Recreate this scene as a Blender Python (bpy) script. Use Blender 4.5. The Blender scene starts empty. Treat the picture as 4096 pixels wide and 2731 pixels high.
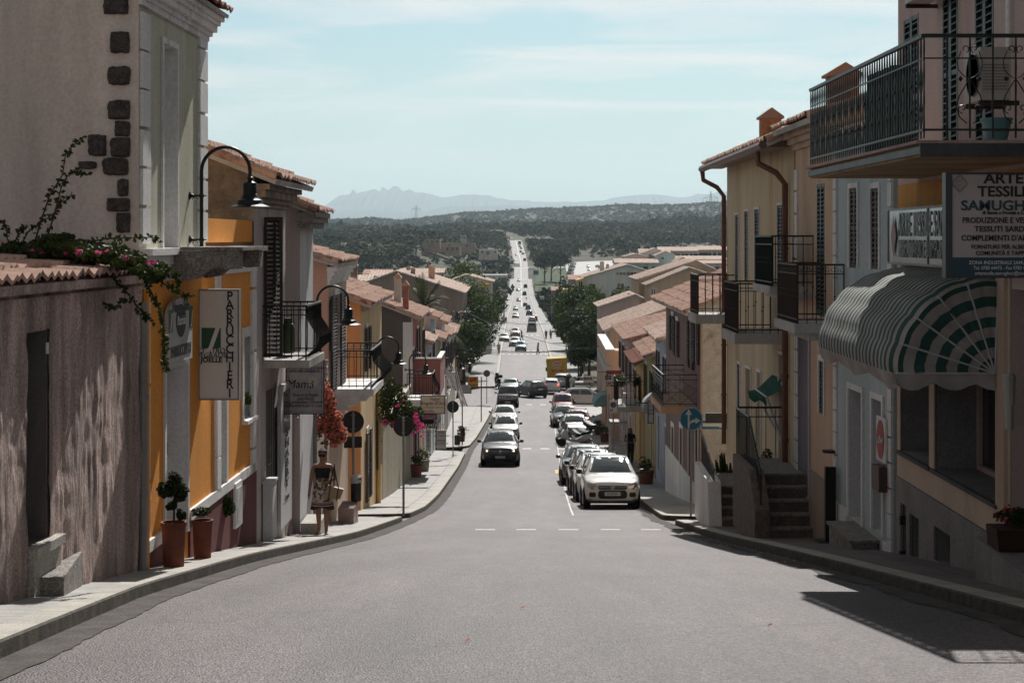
import bpy, math, random
import numpy as np
from mathutils import Vector, Matrix
random.seed(7); rng=np.random.default_rng(7)
R=math.radians
SC=bpy.context.scene; COL=SC.collection
# ---------------- camera, sky, sun, exposure ----------------
F=7000.; CX=2048.; HY=950.
cd=bpy.data.cameras.new("camera"); cam=bpy.data.objects.new("camera",cd); COL.objects.link(cam)
cam.location=(0,0,0); cam.rotation_euler=(R(90),0,0)
cd.sensor_width=36; cd.lens=F/4096*36; cd.shift_y=-(1365.5-HY)/4096; cd.clip_start=.1; cd.clip_end=90000
SC.camera=cam
SUN_AZ=10.5; SUN_EL=46.
W=bpy.data.worlds.new("World"); SC.world=W; W.use_nodes=True
nt=W.node_tree; N=nt.nodes; L=nt.links
bg=N["Background"]; sky=N.new("ShaderNodeTexSky"); sky.sky_type='NISHITA'; sky.sun_disc=False
sky.sun_elevation=R(SUN_EL); sky.sun_rotation=R(SUN_AZ); sky.altitude=50; sky.air_density=1.0; sky.dust_density=1.0; sky.ozone_density=1.5
tc=N.new("ShaderNodeTexCoord"); mp=N.new("ShaderNodeMapping"); mp.inputs['Scale'].default_value=(3.2,1.2,26); mp.inputs['Rotation'].default_value=(0,R(1.5),0)
L.new(tc.outputs['Generated'],mp.inputs[0])
n1=N.new("ShaderNodeTexNoise"); n1.inputs['Scale'].default_value=1.5; n1.inputs['Detail'].default_value=7; n1.inputs['Roughness'].default_value=.52; n1.inputs['Distortion'].default_value=.9
L.new(mp.outputs[0],n1.inputs['Vector'])
cr=N.new("ShaderNodeValToRGB"); cr.color_ramp.elements[0].position=.44; cr.color_ramp.elements[1].position=.62
L.new(n1.outputs['Fac'],cr.inputs[0])
sp=N.new("ShaderNodeSeparateXYZ"); L.new(tc.outputs['Generated'],sp.inputs[0])
mr=N.new("ShaderNodeMapRange"); mr.inputs[1].default_value=.012; mr.inputs[2].default_value=.07; L.new(sp.outputs[2],mr.inputs[0])
mu=N.new("ShaderNodeMath"); mu.operation='MULTIPLY'; L.new(cr.outputs[0],mu.inputs[0]); L.new(mr.outputs[0],mu.inputs[1])
hi=N.new("ShaderNodeMapRange"); hi.inputs[1].default_value=.16; hi.inputs[2].default_value=.4; hi.inputs[3].default_value=0; hi.inputs[4].default_value=.35; L.new(sp.outputs[2],hi.inputs[0])
mu2=N.new("ShaderNodeMath"); mu2.operation='MULTIPLY_ADD'; mu2.inputs[1].default_value=.75; L.new(mu.outputs[0],mu2.inputs[0]); L.new(hi.outputs[0],mu2.inputs[2]); mu2.use_clamp=True
tint=N.new("ShaderNodeMix"); tint.data_type='RGBA'; tint.blend_type='MULTIPLY'; tint.inputs[0].default_value=1; tint.inputs[7].default_value=(.69,.88,.88,1)
L.new(sky.outputs[0],tint.inputs[6])
cm=N.new("ShaderNodeMix"); cm.data_type='RGBA'; cm.inputs[7].default_value=(10.4,9.8,9.3,1)
L.new(mu2.outputs[0],cm.inputs[0]); L.new(tint.outputs[2],cm.inputs[6]); gl=N.new("ShaderNodeMapRange"); gl.inputs[1].default_value=.14; gl.inputs[2].default_value=.36; gl.inputs[3].default_value=1.42; gl.inputs[4].default_value=.42; L.new(sp.outputs[2],gl.inputs[0])
gm_=N.new("ShaderNodeVectorMath"); gm_.operation='SCALE'; L.new(cm.outputs[2],gm_.inputs[0]); L.new(gl.outputs[0],gm_.inputs['Scale']); L.new(gm_.outputs[0],bg.inputs[0])
bg.inputs[1].default_value=.053
sl=bpy.data.lights.new("sun",'SUN'); sl.energy=5.0; sl.angle=R(.55); sl.color=(1,.962,.915)
so=bpy.data.objects.new("sun",sl); COL.objects.link(so)
SD=Vector((math.sin(R(SUN_AZ))*math.cos(R(SUN_EL)),math.cos(R(SUN_AZ))*math.cos(R(SUN_EL)),math.sin(R(SUN_EL))))
so.rotation_euler=SD.to_track_quat('Z','Y').to_euler(); so.location=(20,-20,60)
SC.view_settings.view_transform='Standard'; SC.view_settings.look='None'; SC.view_settings.exposure=0.25; SC.view_settings.gamma=1
SC.render.engine='CYCLES'; cy=SC.cycles; cy.use_denoising=True; cy.max_bounces=6; cy.diffuse_bounces=3; cy.glossy_bounces=3; cy.transmission_bounces=4; cy.transparent_max_bounces=8; cy.volume_bounces=0
cy.sample_clamp_indirect=6
# ---------------- helpers ----------------
def P(x,y,Y): return Vector(((x-CX)/F*Y, Y, (HY-y)/F*Y))
ORG={}
class MB:
    def __init__(s): s.v=[]; s.f=[]; s.mi=[]; s.cur=0; s.T=None
    def add(s,vs,fs):
        n=len(s.v)
        if s.T is not None: vs=[s.T@Vector(v) for v in vs]
        s.v+=[tuple(v) for v in vs]; s.f+=[tuple(i+n for i in f) for f in fs]; s.mi+=[s.cur]*len(fs); return s
    def mat(s,i): s.cur=i; return s
    def box(s,x0,y0,z0,x1,y1,z1):
        return s.ob((x0,y0,z0),(x1-x0,0,0),(0,y1-y0,0),(0,0,z1-z0))
    def cbox(s,c,d): return s.box(c[0]-d[0]/2,c[1]-d[1]/2,c[2]-d[2]/2,c[0]+d[0]/2,c[1]+d[1]/2,c[2]+d[2]/2)
    def ob(s,o,a,b,c):
        o,a,b,c=map(Vector,(o,a,b,c)); vs=[o,o+a,o+a+b,o+b,o+c,o+a+c,o+a+b+c,o+b+c]
        if a.cross(b).dot(c)<0: fs=[(0,1,2,3),(7,6,5,4),(4,5,1,0),(5,6,2,1),(6,7,3,2),(7,4,0,3)]
        else: fs=[(3,2,1,0),(4,5,6,7),(0,1,5,4),(1,2,6,5),(2,3,7,6),(3,0,4,7)]
        return s.add(vs,fs)
    def quad(s,a,b,c,d): return s.add([a,b,c,d],[(0,1,2,3)])
    def prism(s,poly,vec):
        n=len(poly); vec=Vector(vec); vs=[Vector(p) for p in poly]; vs+=[v+vec for v in vs]
        fs=[tuple(range(n))[::-1],tuple(range(n,2*n))]+[(i,(i+1)%n,n+(i+1)%n,n+i) for i in range(n)]
        return s.add(vs,fs)
    def tube(s,path,r,n=6,closed=False):
        pts=[Vector(p) for p in path]; m=len(pts)
        rs=r if hasattr(r,'__len__') else [r]*m
        vs=[];u=None
        for i,p in enumerate(pts):
            if closed: t=pts[(i+1)%m]-pts[i-1]
            else: t=pts[min(i+1,m-1)]-pts[max(i-1,0)]
            if t.length<1e-9: t=Vector((0,0,1))
            t.normalize()
            if u is None: u=t.orthogonal().normalized()
            else:
                u=u-t*u.dot(t); u=u.normalized() if u.length>1e-6 else t.orthogonal().normalized()
            w=t.cross(u)
            for k in range(n):
                a=2*math.pi*k/n; vs.append(p+(u*math.cos(a)+w*math.sin(a))*rs[i])
        fs=[]
        for i in range(m if closed else m-1):
            j=(i+1)%m
            for k in range(n): fs.append((i*n+k,i*n+(k+1)%n,j*n+(k+1)%n,j*n+k))
        if not closed: fs+=[tuple(range(n))[::-1],tuple(range((m-1)*n,m*n))]
        return s.add(vs,fs)
    def lathe(s,prof,c=(0,0,0),n=16,ax='z'):
        vs=[]
        for r,z in prof:
            for k in range(n):
                a=2*math.pi*k/n; q=(r*math.cos(a),r*math.sin(a),z)
                if ax=='y': q=(q[0],q[2],-q[1])
                if ax=='x': q=(q[2],q[0],q[1])
                vs.append((c[0]+q[0],c[1]+q[1],c[2]+q[2]))
        m=len(prof); fs=[]
        for i in range(m-1):
            for k in range(n): fs.append((i*n+k,i*n+(k+1)%n,(i+1)*n+(k+1)%n,(i+1)*n+k))
        if prof[0][0]>1e-6: fs.append(tuple(range(n))[::-1])
        if prof[-1][0]>1e-6: fs.append(tuple(range((m-1)*n,m*n)))
        return s.add(vs,fs)
    def build(s,name,mats,parent=None,smooth=False,label=None,**kw):
        me=bpy.data.meshes.new(name); o0=ORG.get(parent.name) if parent is not None else kw.get('org')
        vs=s.v
        if o0 is not None: vs=[(a-o0[0],b-o0[1],c-o0[2]) for a,b,c in vs]
        me.from_pydata(vs,[],s.f)
        if not isinstance(mats,(list,tuple)): mats=[mats]
        for m in mats: me.materials.append(m)
        if len(mats)>1: me.polygons.foreach_set('material_index',s.mi)
        if smooth:
            me.polygons.foreach_set('use_smooth',[True]*len(me.polygons))
            try: me.set_sharp_from_angle(angle=R(38))
            except Exception: pass
        me.update()
        o=bpy.data.objects.new(name,me); COL.objects.link(o)
        if parent is not None:
            o.parent=parent
            if o0 is not None: ORG[o.name]=o0
        elif o0 is not None: o.location=o0
        if label: o['label']=label
        return o
def tag(o,label,cat,group=None):
    o['label']=label; o['category']=cat
    if group: o['group']=group
    return o
def kind(o,k,label=None):
    o['kind']=k
    if label: o['label']=label
    return o
def thing(name,label,cat,loc=(0,0,0),rz=0,group=None,world=False):
    o=bpy.data.objects.new(name,None); COL.objects.link(o); o.location=loc; o.rotation_euler=(0,0,rz); o.empty_display_size=.2
    tag(o,label,cat,group)
    if world: ORG[o.name]=tuple(loc)
    return o
KIDS={}
def copytree(o,parent=None):
    c=o.copy(); COL.objects.link(c)
    if parent is not None: c.parent=parent
    for ch in list(o.children): copytree(ch,c)
    return c
def dup(o,loc,rz,label,group=None,scale=None):
    c=copytree(o); c.location=loc; c.rotation_euler=(0,0,rz); c['label']=label
    if group: c['group']=group
    if scale: c.scale=scale
    return c
# ---------------- materials ----------------
MC={}
def mat(name,col,rough=.7,metal=0.,var=.12,vs=3.,bump=0.,bs=40.,stain=0.,stc=None,spec=.4,streak=False,coat=0.,emit=None,fine=0.,fs=60.,trans=0.,warp=None):
    if name in MC: return MC[name]
    m=bpy.data.materials.new(name); m.use_nodes=True; t=m.node_tree; N=t.nodes; L=t.links; b=N['Principled BSDF']
    b.inputs['Roughness'].default_value=rough; b.inputs['Metallic'].default_value=metal; b.inputs['Specular IOR Level'].default_value=spec
    b.inputs['Coat Weight'].default_value=coat; b.inputs['Coat Roughness'].default_value=.04
    if emit: b.inputs['Emission Color'].default_value=(*emit[:3],1); b.inputs['Emission Strength'].default_value=emit[3]
    tc=N.new('ShaderNodeTexCoord'); mp=N.new('ShaderNodeMapping'); L.new(tc.outputs['Object'],mp.inputs[0])
    if streak: mp.inputs['Scale'].default_value=(1,1,.18)
    n=N.new('ShaderNodeTexNoise'); n.inputs['Scale'].default_value=vs; n.inputs['Detail'].default_value=6; n.inputs['Roughness'].default_value=.62; L.new(mp.outputs[0],n.inputs['Vector'])
    rp=N.new('ShaderNodeValToRGB'); e=rp.color_ramp.elements
    e[0].position=.3; e[1].position=.7
    d=[max(0,c*(1-var*1.6)) for c in col]; l=[min(1,c*(1+var)) for c in col]
    e[0].color=(*d,1); e[1].color=(*l,1); L.new(n.outputs['Fac'],rp.inputs[0]); out=rp.outputs[0]
    if stain>0:
        n2=N.new('ShaderNodeTexNoise'); n2.inputs['Scale'].default_value=vs*.45; n2.inputs['Detail'].default_value=9; n2.inputs['Roughness'].default_value=.72; n2.inputs['Distortion'].default_value=.4; L.new(mp.outputs[0],n2.inputs['Vector'])
        r2=N.new('ShaderNodeValToRGB'); r2.color_ramp.elements[0].position=.62-stain*.22; r2.color_ramp.elements[1].position=.70; L.new(n2.outputs['Fac'],r2.inputs[0])
        mx=N.new('ShaderNodeMix'); mx.data_type='RGBA'; L.new(r2.outputs[0],mx.inputs[0]); L.new(out,mx.inputs[6]); mx.inputs[7].default_value=(*(stc or [c*.45 for c in col]),1); out=mx.outputs[2]
    if fine>0:
        n3=N.new('ShaderNodeTexNoise'); n3.inputs['Scale'].default_value=fs; n3.inputs['Detail'].default_value=2; L.new(tc.outputs['Object'],n3.inputs['Vector'])
        m3=N.new('ShaderNodeMapRange'); m3.inputs[1].default_value=.3; m3.inputs[2].default_value=.7; m3.inputs[3].default_value=1-fine; m3.inputs[4].default_value=1+fine; L.new(n3.outputs['Fac'],m3.inputs[0])
        vm=N.new('ShaderNodeVectorMath'); vm.operation='SCALE'; L.new(out,vm.inputs[0]); L.new(m3.outputs[0],vm.inputs['Scale']); out=vm.outputs[0]
    L.new(out,b.inputs['Base Color'])
    if bump>0:
        nb=N.new('ShaderNodeTexNoise'); nb.inputs['Scale'].default_value=bs; nb.inputs['Detail'].default_value=5; nb.inputs['Roughness'].default_value=.6; L.new(mp.outputs[0],nb.inputs['Vector'])
        bp=N.new('ShaderNodeBump'); bp.inputs['Strength'].default_value=min(1,bump); bp.inputs['Distance'].default_value=.02*max(1,bump); L.new(nb.outputs['Fac'],bp.inputs['Height']); L.new(bp.outputs[0],b.inputs['Normal'])
    if trans>0:
        tr=N.new('ShaderNodeBsdfTranslucent'); L.new(out,tr.inputs[0]); ms=N.new('ShaderNodeMixShader'); ms.inputs[0].default_value=trans
        L.new(b.outputs[0],ms.inputs[1]); L.new(tr.outputs[0],ms.inputs[2]); L.new(ms.outputs[0],N['Material Output'].inputs[0])
    MC[name]=m; return m
def nodes_of(m): return m.node_tree.nodes,m.node_tree.links,m.node_tree.nodes['Principled BSDF']
# asphalt
def asphalt():
    m=bpy.data.materials.new('asphalt'); m.use_nodes=True; N,L,b=nodes_of(m)
    tc=N.new('ShaderNodeTexCoord'); b.inputs['Roughness'].default_value=.58; b.inputs['Specular IOR Level'].default_value=.45
    def noise(sc,det,scale=None,rg=.6):
        n=N.new('ShaderNodeTexNoise'); n.inputs['Scale'].default_value=sc; n.inputs['Detail'].default_value=det; n.inputs['Roughness'].default_value=rg
        if scale:
            mp=N.new('ShaderNodeMapping'); mp.inputs['Scale'].default_value=scale; L.new(tc.outputs['Object'],mp.inputs[0]); L.new(mp.outputs[0],n.inputs['Vector'])
        else: L.new(tc.outputs['Object'],n.inputs['Vector'])
        return n.outputs['Fac']
    def rng_(s,a,b_,c,d):
        n=N.new('ShaderNodeMapRange'); n.inputs[1].default_value=a; n.inputs[2].default_value=b_; n.inputs[3].default_value=c; n.inputs[4].default_value=d; L.new(s,n.inputs[0]); return n.outputs[0]
    def mul(a,c):
        n=N.new('ShaderNodeMath'); n.operation='MULTIPLY'; L.new(a,n.inputs[0]); L.new(c,n.inputs[1]); return n.outputs[0]
    f=mul(mul(rng_(noise(46,2),.40,.60,.30,1.85),rng_(noise(17,3),.38,.62,.72,1.3)),rng_(noise(.6,4,(1,.25,1)),.35,.65,.76,1.22))
    f=mul(f,rng_(noise(2.2,5,(1,.06,1)),.3,.75,.86,1.16))
    f=mul(f,rng_(noise(14,5,(1,.5,1),.75),.62,.7,1,.8)); f=mul(f,rng_(noise(.9,3,(1,.035,1)),.35,.65,.82,1.14))
    vc=N.new('ShaderNodeTexVoronoi'); vc.feature='DISTANCE_TO_EDGE'; vc.inputs['Scale'].default_value=.33; mpc=N.new('ShaderNodeMapping'); mpc.inputs['Scale'].default_value=(1,.4,1); nn=N.new('ShaderNodeTexNoise'); nn.inputs['Scale'].default_value=1.1; nn.inputs['Detail'].default_value=6; L.new(tc.outputs['Object'],nn.inputs['Vector']); vv=N.new('ShaderNodeVectorMath'); vv.operation='MULTIPLY_ADD'; vv.inputs[1].default_value=(2.2,2.2,0); L.new(nn.outputs['Color'],vv.inputs[0]); L.new(tc.outputs['Object'],vv.inputs[2]); L.new(vv.outputs[0],mpc.inputs[0]); L.new(mpc.outputs[0],vc.inputs['Vector']); f=mul(f,rng_(vc.outputs['Distance'],.003,.010,.72,1))
    sy=N.new('ShaderNodeSeparateXYZ'); L.new(tc.outputs['Object'],sy.inputs[0]); nw=N.new('ShaderNodeMath'); nw.operation='MULTIPLY_ADD'; nw.inputs[1].default_value=3.; L.new(noise(.7,4),nw.inputs[0]); L.new(sy.outputs[1],nw.inputs[2])
    f=mul(f,rng_(nw.outputs[0],39.5,42.5,1,1.2)); f=mul(f,rng_(nw.outputs[0],44.5,49,1,.86))
    v=N.new('ShaderNodeVectorMath'); v.operation='SCALE'; v.inputs[0].default_value=(.074,.060,.062); L.new(f,v.inputs['Scale']); L.new(v.outputs[0],b.inputs['Base Color'])
    vo=N.new('ShaderNodeTexVoronoi'); vo.inputs['Scale'].default_value=55; L.new(tc.outputs['Object'],vo.inputs['Vector'])
    bp=N.new('ShaderNodeBump'); bp.inputs['Strength'].default_value=.8; bp.inputs['Distance'].default_value=.014; L.new(vo.outputs['Distance'],bp.inputs['Height']); L.new(bp.outputs[0],b.inputs['Normal'])
    return m
ASPH=asphalt()
def slabs(name,col,sx,sy,gap,fine=.3,off=0.):
    m=mat(name,col,rough=.75,var=.16,vs=1.6,fine=fine,fs=70,bump=.25,bs=60); N,L,b=nodes_of(m)
    src=b.inputs['Base Color'].links[0].from_socket
    tc=N.new('ShaderNodeTexCoord'); s=N.new('ShaderNodeSeparateXYZ'); L.new(tc.outputs['Object'],s.inputs[0])
    last=None
    for ax,sz in ((0,sx),(1,sy)):
        a=N.new('ShaderNodeMath'); a.operation='DIVIDE'; a.inputs[1].default_value=sz; L.new(s.outputs[ax],a.inputs[0])
        fr=N.new('ShaderNodeMath'); fr.operation='FRACT'; L.new(a.outputs[0],fr.inputs[0])
        lt=N.new('ShaderNodeMath'); lt.operation='LESS_THAN'; lt.inputs[1].default_value=gap/sz; L.new(fr.outputs[0],lt.inputs[0])
        if last is None: last=lt.outputs[0]
        else:
            mx=N.new('ShaderNodeMath'); mx.operation='MAXIMUM'; L.new(last,mx.inputs[0]); L.new(lt.outputs[0],mx.inputs[1]); last=mx.outputs[0]
    mi=N.new('ShaderNodeMix'); mi.data_type='RGBA'; L.new(last,mi.inputs[0]); L.new(src,mi.inputs[6]); mi.inputs[7].default_value=(col[0]*.3,col[1]*.29,col[2]*.28,1)
    L.new(mi.outputs[2],b.inputs['Base Color']); return m
PAVE=slabs('granite paving',(.34,.33,.315),3.,.62,.022)
PAVE2=slabs('dark paving',(.15,.125,.12),.5,.5,.02)
KERB=slabs('granite kerb',(.37,.35,.31),50.,1.05,.02)
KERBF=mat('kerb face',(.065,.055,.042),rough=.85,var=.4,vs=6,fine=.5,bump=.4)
LINE=mat('road paint',(.62,.61,.58),rough=.7,var=.25,vs=9,stain=.55,stc=(.22,.21,.2))
YLINE=mat('yellow paint',(.62,.42,.12),var=.25,vs=9,stain=.4,stc=(.2,.18,.15))
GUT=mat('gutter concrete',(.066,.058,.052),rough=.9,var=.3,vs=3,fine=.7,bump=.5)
# ---------------- road profile ----------------
ZT=[(-60,-8.0),(-20,-1.0),(0,1.55),(11,2.8),(18,3.69),(24,4.46),(34.5,5.93),(42,6.87),(52,8.05),(60,8.9),(81,10.7),(97,11.75),(110,12.65),(130,13.65),(153,14.75),(165,15.3),(190,16.2),(210,16.6),(250,16.9),(300,18.0),(363,19.4),(500,22.5),(650,25.5),(780,27.6),(850,28.0),(920,27),(1000,24.5),(1150,17.2),(1250,13.4),(1600,1.6),(1700,-.5),(2100,-9)]
XLT=[(-60,-3.6),(12,-3.6),(18,-3.8),(24,-3.6),(34.5,-3.05),(42,-2.75),(50,-2.5),(97,-2.45),(130,-1.85),(150,-1.6),(250,-1.5),(363,-1.4),(500,-1),(850,.9),(1000,1.4),(1150,1.8),(1250,.7),(1600,-1.8),(1900,-22)]
XRT=[(-60,4.4),(15,4.4),(24,4.05),(45,3.8),(60,4.2),(110,4.75),(150,5.1),(250,5.3),(363,6.3),(500,7),(850,8.5),(1000,9.1),(1150,10),(1250,9.8),(1600,8),(1900,-12)]
YF=np.arange(-60,2101,1.); _z=np.interp(YF,*zip(*ZT))
k_=np.exp(-np.linspace(-2,2,9)**2); k_/=k_.sum(); _zs=np.convolve(np.pad(_z,4,'edge'),k_,'valid')
def zr(Y): return -float(np.interp(Y,YF,_zs))
def xl(Y): return float(np.interp(Y,*zip(*XLT)))
def xr(Y): return float(np.interp(Y,*zip(*XRT)))
def yrow(py,up=0.):
    # depth at which the road surface (raised by up) is seen on picture row py
    for a in np.arange(6,1700,.25 if py>1500 else 1.):
        if HY-(zr(a)+up)/a*F<=py: return float(a)
    return 1700.
def strip(name,mats,f0,f1,Ys,z0,z1=None,k='structure',side=None,nx=1,**kw):
    m=MB(); vs=[];fs=[];z1=z1 or z0
    for Y in Ys:
        a,b=f0(Y),f1(Y)
        for i in range(nx+1): t=i/nx; vs.append((a+(b-a)*t,Y,z0(Y)*(1-t)+z1(Y)*t))
    w=nx+1
    for j in range(len(Ys)-1):
        for i in range(nx): q=j*w+i; fs.append((q,q+1,q+w+1,q+w))
    m.add(vs,fs); return m
def Yr(a,b,n=None):
    out=[a]
    while out[-1]<b: out.append(min(b,out[-1]+max(1.,.03*abs(out[-1]))))
    return out
strip('road',ASPH,lambda Y:xl(Y)-(0.3),lambda Y:xr(Y)+.3,Yr(-40,1880),zr,nx=6).build('road',ASPH)['kind']='structure'
# side street and alley
def flat(name,m,x0,x1,Y0,Y1,dz,label=None,dzx=0):
    b=strip(name,m,lambda Y:x0,lambda Y:x1,[Y0+(Y1-Y0)*i/8 for i in range(9)],lambda Y:zr(Y)+dz,lambda Y:zr(Y)+dz+dzx)
    o=b.build(name,m); o['kind']='structure'; return o
flat('side_street',ASPH,-70,xl(170)-.25,153.5,187,.0); flat('side_street',ASPH,xr(170)+.25,90,153.5,187,.0)
flat('alley',ASPH,xr(42)+.25,30,41.2,43.2,.01)
# markings
mk=MB()
def mark(x0,x1,Y0,Y1,m=mk,skew=0,n=1):
    for i in range(n):
        a=Y0+(Y1-Y0)*i/n; c=Y0+(Y1-Y0)*(i+1)/n
        m.add([(x0+skew*i/n,a,zr(a)+.005),(x1+skew*i/n,a,zr(a)+.005),(x1+skew*(i+1)/n,c,zr(c)+.005),(x0+skew*(i+1)/n,c,zr(c)+.005)],[(0,1,2,3)])
def dashes(py,xs,wd,dep):
    Y=yrow(py)
    for x in xs:
        X=(x-CX)/F*Y; mark(X,X+wd/F*Y,Y,Y+dep)
dashes(2120,(1900,2065,2235,2404,2567),80,.42)
dashes(1797,(2090,2162,2234),36,1.0)
for px in (2105,2160): dashes(1620,(px,),24,1.2)
dashes(1533,(2028,2062,2096),17,1.2)
for py in (1417,1405):
    dashes(py,[2005+25*i for i in range(8)],13,1.6)
dashes(1342,[2035+22*i for i in range(6)],11,2.5); dashes(1307,[2033+21*i for i in range(6)],10,2.5); dashes(1282,[2040+17*i for i in range(6)],8,2.5)
for py in (1201,1156,1118,1073): dashes(py,[2056+9*i for i in range(7)],5,4)
for a in range(640,1560,30): mark((xl(a)+xr(a))/2-.2,(xl(a)+xr(a))/2+.2,a,a+29,n=3)
kind(mk.build('road_marking',LINE),'structure')
pk=MB()
for a in range(47,150,2):
    x0=1.62+(a-47)*.018; pk.add([(x0,a,zr(a)+.006),(x0+.05,a,zr(a)+.006),(x0+.086,a+2,zr(a+2)+.006),(x0+.036,a+2,zr(a+2)+.006)],[(0,1,2,3)])
for a in (47.5,58.6,76.5,84,100,105): mark(1.65+(a-47)*.018,3.9,a,a+.06,pk)
kind(pk.build('parking_line',LINE),'structure')
ym=MB(); mark(1.9,2.15,76.6,80,ym,n=3,skew=.06); kind(ym.build('yellow_marking',YLINE),'structure')
# pavements with kerbs
def xlo(Y): return float(np.interp(Y,[0,20,28,100,120,150,188,1000,1700],[-4.9,-4.9,-4.7,-4.7,-4.9,-5.2,-5.2,-1.2,-4]))
def xro(Y): return float(np.interp(Y,[0,33,60,82,120,150,200,363,1000,1700],[6.6,6.,6.3,6.8,7.2,8,8.6,8.9,11.4,11]))
def pavement(side,Y0,Y1,pm=PAVE,round0=False,hk=.13):
    Ys=Yr(Y0,Y1); e=xl if side<0 else xr; o=xlo if side<0 else xro
    def ee(Y):
        x=e(Y)
        if round0 and Y<Y0+1.2: x+=side*(1.2-math.sqrt(max(0,1.44-(Y0+1.2-Y)**2)))*1.0
        if Y0>90 and Y<Y0+3: x+=side*(1-math.sqrt(max(0,1-((Y0+3-Y)/3)**2)))*1.5
        if Y1<160 and Y1>45 and Y>Y1-2.5: x+=side*(1-math.sqrt(max(0,1-((Y-Y1+2.5)/2.5)**2)))*1.5
        return x
    if round0: Ys=[Y0+.1*i for i in range(12)]+[y for y in Ys if y>Y0+1.2]
    if Y0>90 or Y1<160: Ys=sorted(set(Ys+[Y0+.4*i for i in range(9)]+[Y1-.35*i for i in range(9)]))
    kw=.3 if Y1<200 else .35
    z=lambda Y:zr(Y)+hk
    m=MB()
    m.mat(0); a=strip('',None,lambda Y:ee(Y)+side*kw,lambda Y:o(Y),Ys,z,nx=2); m.add(a.v,a.f)
    m.mat(1); a=strip('',None,lambda Y:ee(Y)+side*.02,lambda Y:ee(Y)+side*kw,Ys,lambda Y:zr(Y)+hk+.004); m.add(a.v,a.f)
    m.mat(2)
    for u,w,s0,s1 in ((0,.02,-.05,hk-.01),(.02,.02,hk-.012,hk+.004)):
        pass
    vs=[];fs=[]
    for Y in Ys: x=ee(Y); vs+= [(x-side*.012,Y,zr(Y)-.06),(x,Y,zr(Y)+hk-.012),(x+side*.02,Y,zr(Y)+hk+.004)]
    for j in range(len(Ys)-1): q=3*j; fs+=[(q,q+1,q+4,q+3),(q+1,q+2,q+5,q+4)]
    m.add(vs,fs)
    for Y in (Ys[0],Ys[-1]):
        x=ee(Y); m.add([(x,Y,zr(Y)-.06),(o(Y),Y,zr(Y)-.06),(o(Y),Y,zr(Y)+hk+.002),(x,Y,zr(Y)+hk+.002)],[(0,1,2,3)])
    ob=m.build('pavement',[pm,KERB,KERBF]); ob['kind']='structure'; return ob
pavement(-1,-40,43.2); pavement(-1,44.6,94,round0=True); pavement(-1,97,150)
pavement(1,-40,41.2,pm=PAVE2); pavement(1,43.2,152,round0=True,pm=PAVE); 
PAVE3=mat('far concrete',(.21,.205,.20),var=.15,vs=.5)
pavement(-1,188,1010,pm=PAVE3); pavement(1,188,1010,pm=PAVE3)
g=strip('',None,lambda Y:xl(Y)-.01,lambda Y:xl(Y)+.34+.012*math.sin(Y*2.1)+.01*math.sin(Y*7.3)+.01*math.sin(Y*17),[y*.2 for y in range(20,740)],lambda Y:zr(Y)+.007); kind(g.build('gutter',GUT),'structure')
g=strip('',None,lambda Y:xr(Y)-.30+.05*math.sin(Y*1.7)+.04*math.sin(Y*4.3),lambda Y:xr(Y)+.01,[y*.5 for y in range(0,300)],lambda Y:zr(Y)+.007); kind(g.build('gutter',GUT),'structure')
# ---------------- land ----------------
def smooth(a,b,x): t=min(1,max(0,(x-a)/(b-a))); return t*t*(3-2*t)
def hland(px,Y):
    # height of the open land in the direction px at depth Y
    z=zr(min(Y,1700)) if Y<1700 else 0.5
    u=(px-CX)/1000.
    if Y>420:
        d=abs((px-2085)/F*Y); off=smooth(12,70,d)
        z+=off*(1.5+.5*math.sin(Y*.013+u*3))
        lift=(14*smooth(550,1150,Y) if u<.03 else 12*smooth(1120,1400,Y))*off
        z+=lift*(1-smooth(1000,1600,Y))
    if Y>1500:
        t=smooth(1500,2300,Y); z=z*(1-t)+t*(12+3*math.sin(u*5+1)+(9*smooth(.25,.75,u)))
    if Y>2500:
        sk=np.interp(px,[900,1240,1500,1600,1700,1850,2000,2150,2400,2500,2700,2900,3300],[905,885,874,884,873,852,846,836,826,818,821,806,795])
        hz=(HY-sk)/F*4300*.96
        t=smooth(2600,4300,Y); z=z*(1-t)-12*math.sin(math.pi*t)*0+t*hz
        if Y>4300: z=hz-(Y-4300)*.02
    return z
nY=[2.5*i for i in range(-16,60)]+list(np.geomspace(150,1500,70))+list(np.geomspace(1530,6500,60))
def colx(Y): return [-3200+ i*160 for i in range(56)]
cols=list(range(-4500,8700,120))
m=MB(); vs=[];fs=[]
for Y in nY:
    for c in cols:
        Yc=max(Y,45.)
        X=(c-CX)/F*Yc*(1 if Y<400 else 1)
        if Y<420:
            # fade the street profile out sideways; stay under the road sheet
            z=zr(Y)-.25
            if abs(X-1.5)<12 and Y>187: z-=.4
        else:
            z=hland(c,Y)-.5
        vs.append((X,Y,z))
w=len(cols)
for j in range(len(nY)-1):
    for i in range(w-1): q=j*w+i; fs.append((q,q+1,q+w+1,q+w))
m.add(vs,fs)
LAND=mat('scrubland',(.085,.078,.052),rough=.95,var=.5,vs=.03,stain=.5,stc=(.05,.055,.03),bump=.8,bs=.5)
kind(m.build('ground',LAND,smooth=True),'structure')
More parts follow.
